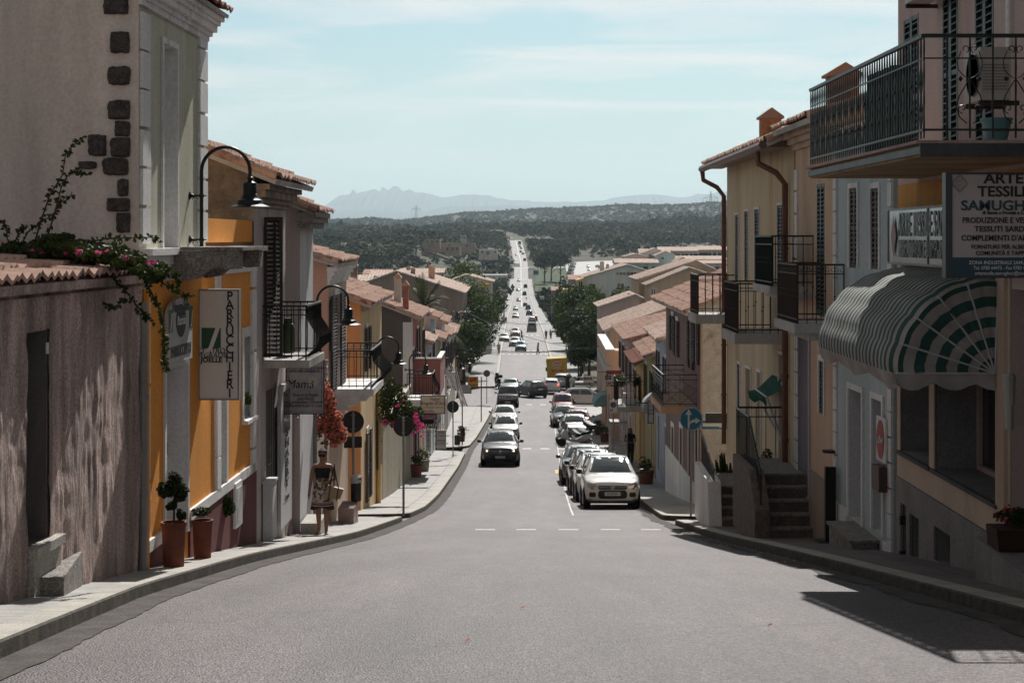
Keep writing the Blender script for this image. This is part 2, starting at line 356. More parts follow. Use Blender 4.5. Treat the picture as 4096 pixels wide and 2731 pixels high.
# mountains: real ridges far away
MT=mat('mountain rock',(.06,.065,.07),rough=.95,var=.3,vs=.002)
def ridge(name,Y,pts,depth,rough_):
    xs=np.arange(pts[0][0],pts[-1][0],6.); ys=np.interp(xs,*zip(*pts)); r=np.random.default_rng(int(Y))
    nz=sum(np.interp(xs,np.arange(xs[0]-500,xs[-1]+500,s),r.normal(0,s*rough_,len(np.arange(xs[0]-500,xs[-1]+500,s)))) for s in (12,30,70))
    ys=ys+nz; vs=[];fs=[]
    for k,(dy,hf) in enumerate(((-depth,0.0),(-depth*.55,.45),(-depth*.2,.8),(0,1),(depth*.3,.7),(depth,-.1))):
        for i,x in enumerate(xs):
            Z=(HY-ys[i])/F*Y; zz=-60+(Z+60)*hf
            if 0<k<3: zz+=r.normal(0,Z*.03)
            vs.append(((x-CX)/F*Y,Y+dy,zz))
    w=len(xs)
    for j in range(5):
        for i in range(w-1): q=j*w+i; fs.append((q,q+1,q+w+1,q+w))
    m=MB(); m.add(vs,fs); kind(m.build(name,MT,smooth=False),'structure')
ridge('mountains',21000,[(600,880),(1150,865),(1290,830),(1330,800),(1360,782),(1405,778),(1412,755),(1425,778),(1470,762),(1500,750),(1520,762),(1530,745),(1555,762),(1570,746),(1590,745),(1610,766),(1640,758),(1660,770),(1720,775),(1760,788),(1850,782),(1900,780),(1960,776),(2010,788),(2040,800),(2100,800),(2140,806),(2300,806),(2420,800),(2480,788),(2560,780),(2620,780),(2690,790),(2740,790),(2790,774),(2830,778),(2880,765),(3300,790),(3900,800)],3500,.035)
ridge('foothills',17000,[(600,900),(1100,870),(1300,838),(1400,846),(1500,842),(1640,850),(1700,845),(1800,828),(1900,826),(2050,822),(2200,838),(2400,850),(3500,860)],2500,.02)
# haze
hb=MB().box(-22000,-60,-90,22000,31000,1100); HZ=bpy.data.materials.new('haze'); HZ.use_nodes=True; N,L,b=nodes_of(HZ); N.remove(b)
pv=N.new('ShaderNodeVolumePrincipled'); pv.inputs['Color'].default_value=(.72,.90,1,1); pv.inputs['Density'].default_value=.000062; pv.inputs['Anisotropy'].default_value=.35
L.new(pv.outputs[0],N['Material Output'].inputs['Volume']); hz=hb.build('haze',HZ); hz['kind']='stuff'
# ---------------- colours ----------------
def plaster(name,col,**k):
    col=[min(.82,c*1.12) for c in col]
    if 'stc' in k: k['stc']=[min(.8,c*1.08) for c in k['stc']]
    d=dict(rough=.88,var=.10,vs=1.3,bump=.35,bs=45,stain=.35,stc=[c*.62 for c in col],streak=True,fine=.10,fs=25); d.update(k); return mat(name,col,**d)
WHITEP=plaster('pinkish white plaster',(.66,.555,.505),var=.22,vs=.9,stain=.35,stc=(.40,.31,.28))
CREAM=plaster('cream green plaster',(.47,.46,.37),stain=.3,stc=(.38,.37,.25))
ORANGE=plaster('orange plaster',(.73,.285,.035),var=.07,stain=.25,stc=(.52,.17,.03))
TRIM=plaster('white trim',(.67,.66,.65),stain=.3,stc=(.40,.40,.38))
MAROON=plaster('maroon render',(.13,.04,.04),stain=.2,bump=.9,bs=60)
ROUGH=mat('rough pink render',(.64,.485,.435),rough=.95,var=.35,vs=2.4,bump=2.0,bs=22,stain=.95,stc=(.10,.078,.068),streak=True,fine=.35,fs=38)
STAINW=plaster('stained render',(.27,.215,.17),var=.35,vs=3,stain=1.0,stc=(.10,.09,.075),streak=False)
PEEL=plaster('peeling white paint',(.47,.42,.41),var=.2,stain=.6,stc=(.23,.2,.18))
SMOOTHP=plaster('pale pink plaster',(.44,.39,.385))
LILW=plaster('grey white plaster',(.50,.50,.51),stain=.5,stc=(.33,.34,.34))
PEB=mat('pebbledash pink',(.40,.30,.27),rough=.95,var=.2,vs=3,bump=1.8,bs=40,fine=.35,fs=50)
SALMON=plaster('salmon plaster',(.50,.30,.215)); PEACHF=plaster('peach plaster',(.49,.37,.28))
YEL=plaster('yellow plaster',(.52,.38,.22)); YEL2=plaster('warm yellow plaster',(.58,.38,.13))
OR2=plaster('soft orange plaster',(.58,.30,.13))
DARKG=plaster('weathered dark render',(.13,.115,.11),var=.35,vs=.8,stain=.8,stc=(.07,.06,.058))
PINKR=plaster('rose plaster',(.34,.14,.125)); MAUVE=plaster('mauve plaster',(.19,.125,.12)); LILAC=plaster('lilac plaster',(.42,.38,.41))
PBLUE=plaster('pale blue plaster',(.40,.46,.47)); OLIVE=plaster('olive yellow plaster',(.34,.29,.12)); BROWNP=plaster('tan brown plaster',(.30,.225,.18))
PEACHL=plaster('pale apricot plaster',(.54,.38,.27)); YELR=plaster('pale ochre plaster',(.53,.43,.29),stain=.5,stc=(.38,.27,.14)); PINKU=plaster('pale rose plaster',(.46,.35,.32))
WHROUGH=mat('coarse white plaster',(.56,.50,.45),rough=.95,var=.12,vs=4,bump=1.6,bs=14,stain=.45,stc=(.30,.25,.2),fine=.15,fs=30)
GRANB=slabs('granite cladding',(.22,.205,.20),1.1,1.1,.012,fine=.35)
GRAN=mat('speckled granite',(.24,.22,.20),rough=.85,var=.25,vs=8,fine=.55,fs=45,bump=.5,bs=60)
GRANL=mat('light granite',(.40,.38,.34),rough=.85,var=.15,vs=5,fine=.45,fs=60,bump=.5)
STONE=mat('dark field stone',(.085,.072,.068),rough=.95,var=.35,vs=12,fine=.5,fs=60,bump=1.2,bs=30)
CONC=plaster('stained concrete',(.42,.41,.39),stain=.6,stc=(.24,.22,.2))
BROWNS=mat('dark brown paint',(.030,.016,.014),rough=.5,var=.2); GREENS=mat('dark green paint',(.018,.032,.026),rough=.5,var=.2)
SHGREY=mat('brown shutter paint',(.065,.045,.04),rough=.6,var=.2)
IRON=mat('black iron',(.012,.013,.014),rough=.42,metal=.3,var=.2); IRONG=mat('dark green iron',(.012,.022,.018),rough=.45,metal=.2,var=.2)
COPPER=mat('copper pipe paint',(.15,.055,.033),rough=.45,var=.15); GREYP=mat('grey pipe',(.26,.26,.26),rough=.5,var=.15)
GLASS=mat('dark window glass',(.015,.018,.02),rough=.06,var=.3,spec=.8,bump=.04,bs=2)
def tilemat(name,col,dk):
    m=bpy.data.materials.new(name); m.use_nodes=True; N,L,b=nodes_of(m); b.inputs['Roughness'].default_value=.85; b.inputs['Specular IOR Level'].default_value=.25
    tc=N.new('ShaderNodeTexCoord'); v=N.new('ShaderNodeTexVoronoi'); v.inputs['Scale'].default_value=3.6; L.new(tc.outputs['Object'],v.inputs['Vector'])
    n=N.new('ShaderNodeTexNoise'); n.inputs['Scale'].default_value=7; n.inputs['Detail'].default_value=7; n.inputs['Roughness'].default_value=.7; L.new(tc.outputs['Object'],n.inputs['Vector'])
    s=N.new('ShaderNodeSeparateColor'); L.new(v.outputs['Color'],s.inputs[0])
    a=N.new('ShaderNodeMath'); a.operation='MULTIPLY_ADD'; L.new(s.outputs[0],a.inputs[0]); a.inputs[1].default_value=.45; L.new(n.outputs['Fac'],a.inputs[2])
    r=N.new('ShaderNodeValToRGB'); e=r.color_ramp.elements; e[0].position=.35; e[0].color=(*dk,1); e[1].position=.95; e[1].color=(*[min(1,c*1.2) for c in col],1)
    x=e.new(.62); x.color=(*col,1); L.new(a.outputs[0],r.inputs[0]); L.new(r.outputs[0],b.inputs['Base Color'])
    bp=N.new('ShaderNodeBump'); bp.inputs['Strength'].default_value=.3; bp.inputs['Distance'].default_value=.01; L.new(n.outputs['Fac'],bp.inputs['Height']); L.new(bp.outputs[0],b.inputs['Normal'])
    return m
TILE=tilemat('clay roof tile',(.46,.30,.235),(.13,.07,.055)); TILEL=tilemat('bleached roof tile',(.58,.45,.38),(.24,.16,.125)); TILER=tilemat('red roof tile',(.26,.115,.08),(.13,.05,.035))
SLABM=mat('dark soffit',(.30,.22,.13),rough=.8,var=.2,vs=2)
# ---------------- facade tools ----------------
class Fa:
    def __init__(s,A,B):
        s.A=Vector(A); s.B=Vector(B); d=s.B-s.A; s.len=d.length; s.u=d/s.len
        s.n=Vector((-s.u.y,s.u.x)); 
        if s.n.x*(s.A.x-1.0)>0: s.n=-s.n
    def s_(s,px):
        t=(px-CX)/F; return (t*s.A.y-s.A.x)/(s.u.x-t*s.u.y)
    def Z(s,px,py,d=0):
        p=s.A+s.u*s.s_(px)+s.n*d; return (HY-py)/F*p.y
    def W(s,a,d,z): p=s.A+s.u*a+s.n*d; return Vector((p.x,p.y,z))
    def box(s,m,a0,a1,z0,z1,d0,d1):
        o=s.W(a0,d0,z0); return m.ob(o,s.W(a1,d0,z0)-o,s.W(a0,d1,z0)-o,(0,0,z1-z0))
    def pr(s,px0,py0,px1,py1):
        # picture rectangle -> (a0,a1,z0,z1), heights read in the first column
        return s.s_(px0),s.s_(px1),s.Z(px0,py1),s.Z(px0,py0)
def fl(pxA,YA,pxB,YB): return Fa(((pxA-CX)/F*YA,YA),((pxB-CX)/F*YB,YB))
def tiles(m,O,U,V,cw=.21,rl=.42,amp=.06,q=4,jit=.009):
    O,U,V=Vector(O),Vector(U),Vector(V); Nn=U.cross(V).normalized()
    if Nn.z<0: Nn=-Nn
    nc=max(1,round(U.length/cw)); nr=max(1,round(V.length/rl)); un=U/(nc*q); vn=V.normalized(); rl=V.length/nr
    r=random.Random(int(O.y*97+O.x*13))
    w=nc*q+1; prof=[amp*(.5+.5*math.cos(2*math.pi*i/q)) if q>2 else amp*(i%2) for i in range(w)]
    for j in range(nr):
        dj=[r.uniform(-jit,jit) for _ in range(nc+1)]; vs=[]
        for k,(v,h) in enumerate(((j*rl-.02,.012),(j*rl-.02,.05),((j+1)*rl+.03,.004))):
            for i in range(w):
                c=dj[(i+q//2)//q]; vs.append(O+un*i+vn*(v+(c*3 if k<2 else 0))+Nn*(h+prof[i]*(1 if k else .75)+c+.012))
        fs=[]
        for k in range(2):
            for i in range(w-1): a=k*w+i; fs.append((a,a+1,a+w+1,a+w))
        m.add(vs,fs)
def slope(m,O,U,V,th=.09,**k):
    # a tiled roof plane with its board underneath
    O,U,V=Vector(O),Vector(U),Vector(V); Nn=U.cross(V).normalized()
    if Nn.z<0: Nn=-Nn
    m.mat(1); m.ob(O-Nn*th,U,V,Nn*th); m.mat(0); tiles(m,O,U,V,**k)
def ridgecap(m,a,b,r=.11):
    a,b=Vector(a),Vector(b); n=max(1,int((b-a).length/.4)); d=(b-a)/n
    for i in range(n): m.tube([a+d*i,a+d*(i+1.08)],[r,r*.85],n=7)
def wall_holes(m,fa,a0,a1,z0,z1,holes,mi=0):
    xs=sorted({a0,a1,*[h[0] for h in holes],*[h[1] for h in holes]}); zs=sorted({z0,z1,*[h[2] for h in holes],*[h[3] for h in holes]})
    xs=[x for x in xs if a0<=x<=a1]; zs=[z for z in zs if z0<=z<=z1]
    m.mat(mi)
    for i in range(len(xs)-1):
        for j in range(len(zs)-1):
            cx,cz=(xs[i]+xs[i+1])/2,(zs[j]+zs[j+1])/2
            if any(h[0]<cx<h[1] and h[2]<cz<h[3] for h in holes): continue
            m.quad(fa.W(xs[i],0,zs[j]),fa.W(xs[i+1],0,zs[j]),fa.W(xs[i+1],0,zs[j+1]),fa.W(xs[i],0,zs[j+1]))
    for h in holes:
        b0,b1,c0,c1,dp=h[:5]; m.mat(h[5] if len(h)>5 else mi)
        q=[(b0,c0),(b1,c0),(b1,c1),(b0,c1)]
        for k in range(4):
            p,r=q[k],q[(k+1)%4]; m.quad(fa.W(p[0],0,p[1]),fa.W(r[0],0,r[1]),fa.W(r[0],-dp,r[1]),fa.W(p[0],-dp,p[1]))
def ground_at(fa,a): p=fa.A+fa.u*a; return zr(p.y)+.13
def house(name,label,fa,deep,eave,mats,holes=(),rise=None,ridge=None,roof=TILE,over=.4,rake=.15,flat_top=False,backslope=True,cat='house',group=None,cw=.21,q=4,base=None,z0=None,par=None):
    """mats: [front, side, reveal]"""
    g0=min(ground_at(fa,0),ground_at(fa,fa.len)) if z0 is None else z0
    zb=g0-1.0; o=fa.W(0,0,ground_at(fa,0) if z0 is None else z0)
    t=thing(name,label,cat,tuple(o),group=group,world=True)
    m=MB(); wall_holes(m,fa,0,fa.len,zb,eave,list(holes))
    m.mat(1); ridge=deep/2 if ridge is None else ridge; rise=(.38*ridge if rise is None else rise)
    prof=[(0,zb),(0,eave),(-ridge,eave+rise),(-deep,eave+rise-(deep-ridge)*rise/max(.1,ridge) if backslope else eave+rise),(-deep,zb)]
    if flat_top: prof=[(0,zb),(0,eave),(-deep,eave),(-deep,zb)]
    for a in (0,fa.len): m.add([fa.W(a,d,z) for d,z in prof],[tuple(range(len(prof)))])
    zt=prof[-2][1]
    m.quad(fa.W(0,-deep,zb),fa.W(fa.len,-deep,zb),fa.W(fa.len,-deep,zt),fa.W(0,-deep,zt))
    if flat_top: m.quad(fa.W(0,0,eave),fa.W(fa.len,0,eave),fa.W(fa.len,-deep,eave),fa.W(0,-deep,eave))
    mm=list(mats)+[mats[0]]*(3-len(mats)); m.build('wall',mm,t)
    if not flat_top:
        r=MB(); sl=rise/ridge
        O=fa.W(-rake,over,eave-over*sl+.1); U=fa.W(fa.len+rake,over,eave-over*sl+.1)-O; V=fa.W(-rake,-ridge,eave+rise+.1)-O
        slope(r,O,U,V,cw=cw,q=q)
        if backslope:
            O2=fa.W(-rake,-deep-.2,prof[-2][1]-.2*sl+.1); slope(r,O2,U,fa.W(-rake,-ridge,eave+rise+.1)-O2,cw=cw,q=q)
        ridgecap(r,fa.W(-rake,-ridge,eave+rise+.14),fa.W(fa.len+rake,-ridge,eave+rise+.14))
        # verge tiles along the near rake
        for i in range(int(V.length/.4)):
            p=O+V.normalized()*(.4*i); r.tube([p+Vector((0,0,.05)),p+V.normalized()*.42+Vector((0,0,.045))],[.075,.065],n=6)
        r.build('roof',[roof,CONC],t)
    return t
def shutter(m,fa,a0,a1,z0,z1,d,th=.045,pitch=.075,fr=.06):
    w=a1-a0; fr=min(fr,abs(w)*.2); sg=1 if w>0 else -1
    fa.box(m,a0,a0+sg*fr,z0,z1,d,d+th); fa.box(m,a1-sg*fr,a1,z0,z1,d,d+th)
    zm=(z0+z1)/2
    for z in (z0,zm-fr/2,z1-fr): fa.box(m,a0+sg*fr,a1-sg*fr,z,z+fr,d+.004,d+th-.004)
    z=z0+fr+.02
    while z<z1-fr-.03:
        if not zm-fr<z<zm+fr*.6:
            o=fa.W(a0+sg*fr,d+.005,z+.035); m.ob(o,fa.W(a1-sg*fr,d+.005,z+.035)-o,fa.W(a0+sg*fr,d+th*1.05,z)-o,(0,0,.012))
        z+=pitch
def shutter_perp(m,fa,a,z0,z1,d0,d1,th=.045,pitch=.075,fr=.05):
    # a leaf standing out from the wall, its face turned up the street
    fa.box(m,a,a+th,z0,z1,d0,d0+fr); fa.box(m,a,a+th,z0,z1,d1-fr,d1)
    for z in (z0,(z0+z1)/2,z1-fr): fa.box(m,a+.003,a+th-.003,z,z+fr,d0+fr,d1-fr)
    z=z0+fr
    while z<z1-fr-.03:
        o=fa.W(a+.004,d0+fr,z); m.ob(o,fa.W(a+.004,d1-fr,z)-o,fa.W(a+th,d0+fr,z+.03)-o,(0,0,.012)); z+=pitch
def window(t,fa,a0,a1,z0,z1,dep=.18,trim=None,tw=.12,td=.025,sh=None,shopen=True,sill=None,frame=SHGREY,mull=True,glass=GLASS,curtain=False,shw=None,shutp=.075):
    w=MB(); f=.06
    for b0,b1,c0,c1 in ((a0,a0+f,z0,z1),(a1-f,a1,z0,z1),(a0+f,a1-f,z0,z0+f),(a0+f,a1-f,z1-f,z1)): fa.box(w,b0,b1,c0,c1,-dep-.03,-dep+.03)
    if mull: fa.box(w,(a0+a1)/2-.03,(a0+a1)/2+.03,z0+f,z1-f,-dep-.025,-dep+.025)
    wo=w.build('window',frame,t)
    g=MB(); fa.box(g,a0,a1,z0,z1,-dep-.06,-dep-.035); g.build('pane',glass,wo)
    if trim:
        m=MB()
        for b0,b1,c0,c1 in ((a0-tw,a0,z0,z1),(a1,a1+tw,z0,z1),(a0-tw,a1+tw,z1,z1+tw*1.15)): fa.box(m,b0,b1,c0,c1,.002,td)
        m.build('window_surround',trim,wo)
    if sill:
        m=MB(); fa.box(m,a0-.12,a1+.12,z0-.06,z0-.003,-dep+.05,.10); m.build('sill',sill,wo)
    if sh:
        hw=shw or (a1-a0)/2
        for sg,b in ((-1,a0),(1,a1)):
            m=MB()
            if shopen: shutter(m,fa,b+sg*.02,b+sg*(hw+.02),z0,z1,.035,pitch=shutp)
            else: shutter(m,fa,b,(a0+a1)/2,z0,z1,-.04,pitch=shutp)
            m.build('shutter',sh,wo)
    return wo
def door(t,fa,a0,a1,z0,z1,dep=.2,m_=BROWNS,trim=None,tw=.14,panels=True,name='door'):
    d=MB(); fa.box(d,a0,a1,z0,z1,-dep-.05,-dep)
    if panels:
        for i in (0,1):
            b0=a0+(a1-a0)*(.1+.45*i); b1=b0+(a1-a0)*.35
            for c0,c1 in ((.08,.42),(.5,.92)): fa.box(d,b0,b1,z0+(z1-z0)*c0,z0+(z1-z0)*c1,-dep,-dep+.02)
    do=d.build(name,m_,t)
    h=MB(); fa.box(h,a1-.14,a1-.11,(z0+z1)/2-.08,(z0+z1)/2+.08,-dep+.02,-dep+.07); h.build('handle',GREYP,do)
    if trim:
        m=MB()
        for b0,b1,c0,c1 in ((a0-tw,a0,z0,z1),(a1,a1+tw,z0,z1),(a0-tw,a1+tw,z1,z1+tw)): fa.box(m,b0,b1,c0,c1,.002,.03)
        m.build('door_surround',trim,do)
    return do
def cornice(t,fa,a0,a1,z,steps,m_=TRIM,name='cornice'):
    m=MB()
    for (dz0,dz1,d) in steps: fa.box(m,a0-d*.6,a1+d*.6,z+dz0,z+dz1,.001,d)
    return m.build(name,m_,t)
def band(t,fa,a0,a1,z0,z1,d,m_,name='band'):
    m=MB(); fa.box(m,a0,a1,z0,z1,.001,d); return m.build(name,m_,t)
def quoins(t,fa,a0,a1,zs,m_=TRIM,d=.045,name='quoin'):
    for z0,z1 in zs:
        m=MB(); fa.box(m,a0,a1,z0,z1,.001,d); m.build(name,m_,t)
def curl(c,ex,ez,r,n=9,a0=0.,a1=1.6,s=1):
    out=[]
    for i in range(n):
        k=i/(n-1); a=(a0+(a1-a0)*k)*math.pi; rr=r*(1-.72*k); out.append(c+ex*(math.cos(a)*rr*s)+ez*(math.sin(a)*rr))
    return out
def balcony(t,fa,a0,a1,zs,zt,proj,th=.14,iron=IRON,slab=CONC,bar=.11,belly=0.,scroll=False,panel=None,panels=(),cross=False,corbel=None,br=.009,name='balcony',knot=False,end_bar=None):
    """near end a0, far end a1, slab top zs, rail top zt"""
    m=MB(); fa.box(m,a0,a1,zs-th,zs,.001,proj)
    if corbel:
        for k,(dz,pp) in enumerate(corbel): fa.box(m,a0+.06*(k+1),a1-.06*(k+1),zs-th-dz,zs-th-(corbel[k-1][0] if k else 0),.001,proj*pp)
    bo=m.build(name,slab,t)
    r=MB(); pr=proj-.06; UP=Vector((0,0,1))
    sides=[(fa.W(a0+.05,0,0),fa.W(a0+.05,pr,0)),(fa.W(a0+.05,pr,0),fa.W(a1-.05,pr,0)),(fa.W(a1-.05,pr,0),fa.W(a1-.05,0,0))]
    for k,(p,q) in enumerate(sides):
        d=(q-p); Ls=d.length; dn=d/Ls; up=Vector((0,0,zt)); 
        hb=.03
        out=Vector((fa.n.x,fa.n.y,0)) if k==1 else (Vector((-fa.u.x,-fa.u.y,0)) if k==0 else Vector((fa.u.x,fa.u.y,0)))
        nperp=dn.cross(UP)
        r.ob(p+UP*(zt-.03)-nperp*.022,d,nperp*.044,(0,0,.03)); r.ob(p+UP*(zt-.17)-nperp*.01,d,nperp*.02,(0,0,.018))
        r.ob(p+UP*(zs+.06)-nperp*.012,d,nperp*.024,(0,0,.022))
        b_=(end_bar if (end_bar and k!=1) else bar); n=max(2,round(Ls/b_))
        if cross:
            for i in range(n+1): r.tube([p+dn*(Ls*i/n)+UP*zs,p+dn*(Ls*i/n)+UP*zt],.010,n=4)
            for i in range(n):
                for (h0,h1) in ((zs+.06,(zs+zt)/2),((zs+zt)/2,zt-.17)):
                    A_,B_=p+dn*(Ls*i/n),p+dn*(Ls*(i+1)/n); r.tube([A_+UP*h0,B_+UP*h1],.007,n=4); r.tube([A_+UP*h1,B_+UP*h0],.007,n=4)
            continue
        for i in range(n+1):
            b=p+dn*(Ls*i/n); H=zt-zs
            if belly and 0<i<n:
                bl=belly*(1 if k==1 else .25)
                pts=[b+UP*(zs+H*f_)+out*(bl*g_) for f_,g_ in ((.03,.0),(.1,.15),(.25,.95),(.4,1.),(.55,.55),(.7,.12),(1,0))]
                r.tube(pts,br,n=5)
            else: r.tube([b+UP*(zs-.0),b+UP*zt],br*(1.6 if i in (0,n) else 1),n=5)
            if knot and 0<i<n:
                r.lathe([(0,-.03),(.022,0),(0,.03)],tuple(b+UP*(zs+H*(.45 if i%2 else .55))),n=6)
            if scroll and i<n and i%1==0:
                c=b+dn*(Ls/n*.5)+UP*(zt-.10); r.tube(curl(c-dn*.035,dn,UP,.045,a0=.5,a1=2.4),.005,n=4); r.tube(curl(c+dn*.035,-dn,UP,.045,a0=.5,a1=2.4),.005,n=4)
    ro=r.build('railing',iron,bo)
    for k,pm in panels:
        p,q=sides[k]; d=q-p; pn=MB(); nperp=(d.normalized()).cross(UP); pn.ob(p+UP*(zs+.05)+nperp*.012,d,nperp*.006,(0,0,zt-zs-.08)); pn.build('reed_screen',pm,bo)
    return bo
def pipe(t,pts,r,m_,name='drainpipe',n=8,brk=True):
    m=MB(); m.tube(pts,r,n=n)
    if brk:
        for i in range(len(pts)-1):
            a,b=Vector(pts[i]),Vector(pts[i+1])
            if abs((b-a).z)>1.2:
                k=int(abs((b-a).z)/1.4)
                for j in range(1,k+1): c=a+(b-a)*(j/(k+1)); m.lathe([(r*1.25,-.02),(r*1.25,.02)],tuple(c),n=n)
    return m.build(name,m_,t,smooth=True)
def text(s,size,m_,o,ex,ez,parent=None,name='lettering',al='CENTER',bold=0.,sx=1.,sh=0.,sp=1.,ext=.003,lead=1.):
    """flat raised lettering: origin o, reading direction ex, up direction ez"""
    c=bpy.data.curves.new(name,'FONT'); c.body=s; c.size=1.0; c.align_x=al; c.align_y='CENTER'; c.extrude=ext/size; c.offset=bold; c.shear=sh; c.space_character=sp; c.space_line=lead; c.resolution_u=3
    to=bpy.data.objects.new(name,c); COL.objects.link(to); dg=bpy.context.evaluated_depsgraph_get(); dg.update()
    me=bpy.data.meshes.new_from_object(to.evaluated_get(dg)); COL.objects.unlink(to); bpy.data.objects.remove(to); bpy.data.curves.remove(c)
    ex,ez,o=Vector(ex).normalized(),Vector(ez).normalized(),Vector(o); en=ex.cross(ez)
    off=Vector(ORG.get(parent.name,(0,0,0))) if parent is not None else Vector((0,0,0))
    M=Matrix(((ex.x*size*sx,ez.x*size,en.x*size,o.x-off.x),(ex.y*size*sx,ez.y*size,en.y*size,o.y-off.y),(ex.z*size*sx,ez.z*size,en.z*size,o.z-off.z),(0,0,0,1)))
    me.transform(M); me.materials.clear(); me.materials.append(m_); me.name=name
    ob=bpy.data.objects.new(name,me); COL.objects.link(ob)
    if parent is not None: ob.parent=parent; ORG[ob.name]=tuple(off)
    return ob
EX=(1,0,0); EZ=(0,0,1)
BLACKM=mat('black lettering',(.015,.015,.016),rough=.5,var=.1); REDM=mat('red sign paint',(.35,.03,.025),rough=.45,var=.1); WHITEM=mat('white sign paint',(.62,.61,.59),rough=.45,var=.05)
BLUEM=mat('blue sign paint',(.02,.13,.22),rough=.4,var=.08); GRNM=mat('green sign paint',(.02,.10,.06),rough=.45,var=.1)
# ================= LEFT ROW =================
# rough walled outbuilding
f0=Fa((-4.72,9.0),(-4.33,20.25)); f0=Fa((-4.84,9.0),(-4.33,20.2))
dA,dB,dz0,dz1=f0.pr(98,1335,186,2195)
t=house('outbuilding','low rough pink rendered building with dark doorway, at the near left',f0,1.9,-.50,[ROUGH,ROUGH,DARKG],holes=[(dA,dB,dz0,dz1,.22,2)],ridge=1.85,rise=.30,over=.16,rake=.0,backslope=False,cat='building')
[o for o in t.children if o.name.startswith('roof')][0].data.materials[1]=ROUGH
def relief(t,fa,a0,a1,z0,z1,hole,m_,res=.035,amp=.03,seed=1):
    r=np.random.default_rng(seed); na=int((a1-a0)/res); nz_=int((z1-z0)/res); H=np.zeros((nz_+1,na+1))
    for s,w in ((3,.35),(7,.35),(16,.5),(40,.5)):
        ga,gz=max(2,int(na/s)),max(2,int(nz_/(s*2.6))); g=r.normal(size=(gz+2,ga+2)); ia=np.linspace(0,ga,na+1); iz=np.linspace(0,gz,nz_+1); i0=ia.astype(int); j0=iz.astype(int); fa_=ia-i0; fz=(iz-j0)[:,None]; fa_=fa_*fa_*(3-2*fa_); G=g[j0][:,i0]*(1-fa_)*(1-fz)+g[j0][:,i0+1]*fa_*(1-fz)+g[j0+1][:,i0]*(1-fa_)*fz+g[j0+1][:,i0+1]*fa_*fz; H+=w*np.abs(G)
    H=np.clip(H*amp,0,.06)+.004; V=[];Fq=[]
    for j in range(nz_+1):
        for i in range(na+1): V.append(fa.W(a0+(a1-a0)*i/na,H[j,i],z0+(z1-z0)*j/nz_))
    for j in range(nz_):
        zc=z0+(z1-z0)*(j+.5)/nz_
        for i in range(na):
            ac=a0+(a1-a0)*(i+.5)/na
            if hole[0]<ac<hole[1] and hole[2]<zc<hole[3]: continue
            q=j*(na+1)+i; Fq.append((q,q+1,q+na+2,q+na+1))
    m=MB(); m.add(V,Fq); return m.build('rough_render',m_,t,smooth=True)
relief(t,f0,5.2,f0.len-.01,-4.75,-.56,(dA-.02,dB+.02,dz0-.05,dz1+.02),ROUGH)
d_=MB(); f0.box(d_,dA,dB,dz0,dz1,-.27,-.22); d_.build('door',mat('flaking green paint',(.06,.062,.055),rough=.8,var=.4,vs=4,stain=.7,stc=(.16,.17,.155)),t)
m=MB(); a,b=f0.s_(100),f0.s_(222); f0.box(m,a,b-.05,dz0-.09,dz0-.003,-.2,.12); f0.box(m,a+.02,b-.08,dz0-.6,dz0-.095,-.1,.08); m.build('threshold',GRANL,t)
hn=MB(); a=f0.s_(182); f0.box(hn,a,a+.16,f0.Z(182,1415),f0.Z(182,1370),.002,.02); hn.build('house_number',TRIM,t)
p=P(105,2390,15.9); s=MB(); s.prism([(-4.62,16.4,-3.85),(-4.20,16.4,-3.85),(-4.36,17.75,-3.85),(-4.66,17.75,-3.85)],(0,0,.67)); o=s.build('stone_step',GRAN,org=(-4.4,17,-3.5)); tag(o,'single square granite block step below the dark doorway at the near left','step')
# tall white house with orange ground floor
f1=Fa((-4.33,20.3),(-4.13,28.1)); tW=f1.W
aU=f1.s_(822); zL=-.13
t=thing('corner_house','tall house with cream upper floor, dark corner stones, orange ground floor and maroon base','house',tuple(f1.W(0,0,ground_at(f1,0))),world=True)
ORG_=ORG[t.name]
w1=f1.pr(645,170,706,985); w1=(w1[0]+.04,w1[1]-.04,zL,w1[3])
dr=f1.pr(657,1480,744,2135); dr=(dr[0]+.02,dr[1],ground_at(f1,dr[0])+.18,dr[3])
w2=f1.pr(862,1560,902,2050); w3=f1.pr(972,1350,1005,1680)
m=MB(); wall_holes(m,f1,0,f1.len,-7,zL,[(*dr,.30,1),(*w2,.22,1),(*w3,.2,1)]); m.mat(0)
m.quad(f1.W(f1.len,0,-7),f1.W(f1.len,-5,-7),f1.W(f1.len,-5,zL),f1.W(f1.len,0,zL)); m.quad(f1.W(aU,0,zL),f1.W(f1.len,0,zL),f1.W(f1.len,-5,zL),f1.W(aU,-5,zL))
f1.box(m,aU+.02,f1.len-.02,zL+.06,.27,-.24,-.04); m.build('ground_floor_wall',[ORANGE,TRIM],t)
m=MB(); wall_holes(m,f1,0,aU,zL,2.75,[(*w1,.28,1)]); m.mat(0); m.quad(f1.W(aU,0,zL),f1.W(aU,-9,zL),f1.W(aU,-9,5.6),f1.W(aU,0,2.75)); m.build('upper_floor_wall',[CREAM,TRIM],t)
m=MB(); m.add([f1.W(0,0,-7),f1.W(0,-9,-7),f1.W(0,-9,6.2),f1.W(0,0,2.75)],[(0,1,2,3)]); m.build('gable_wall',[WHITEP],t)
m=MB(); m.quad(f1.W(0,-9,-7),f1.W(aU,-9,-7),f1.W(aU,-9,6.2),f1.W(0,-9,6.2)); m.build('rear_wall',[WHITEP],t)
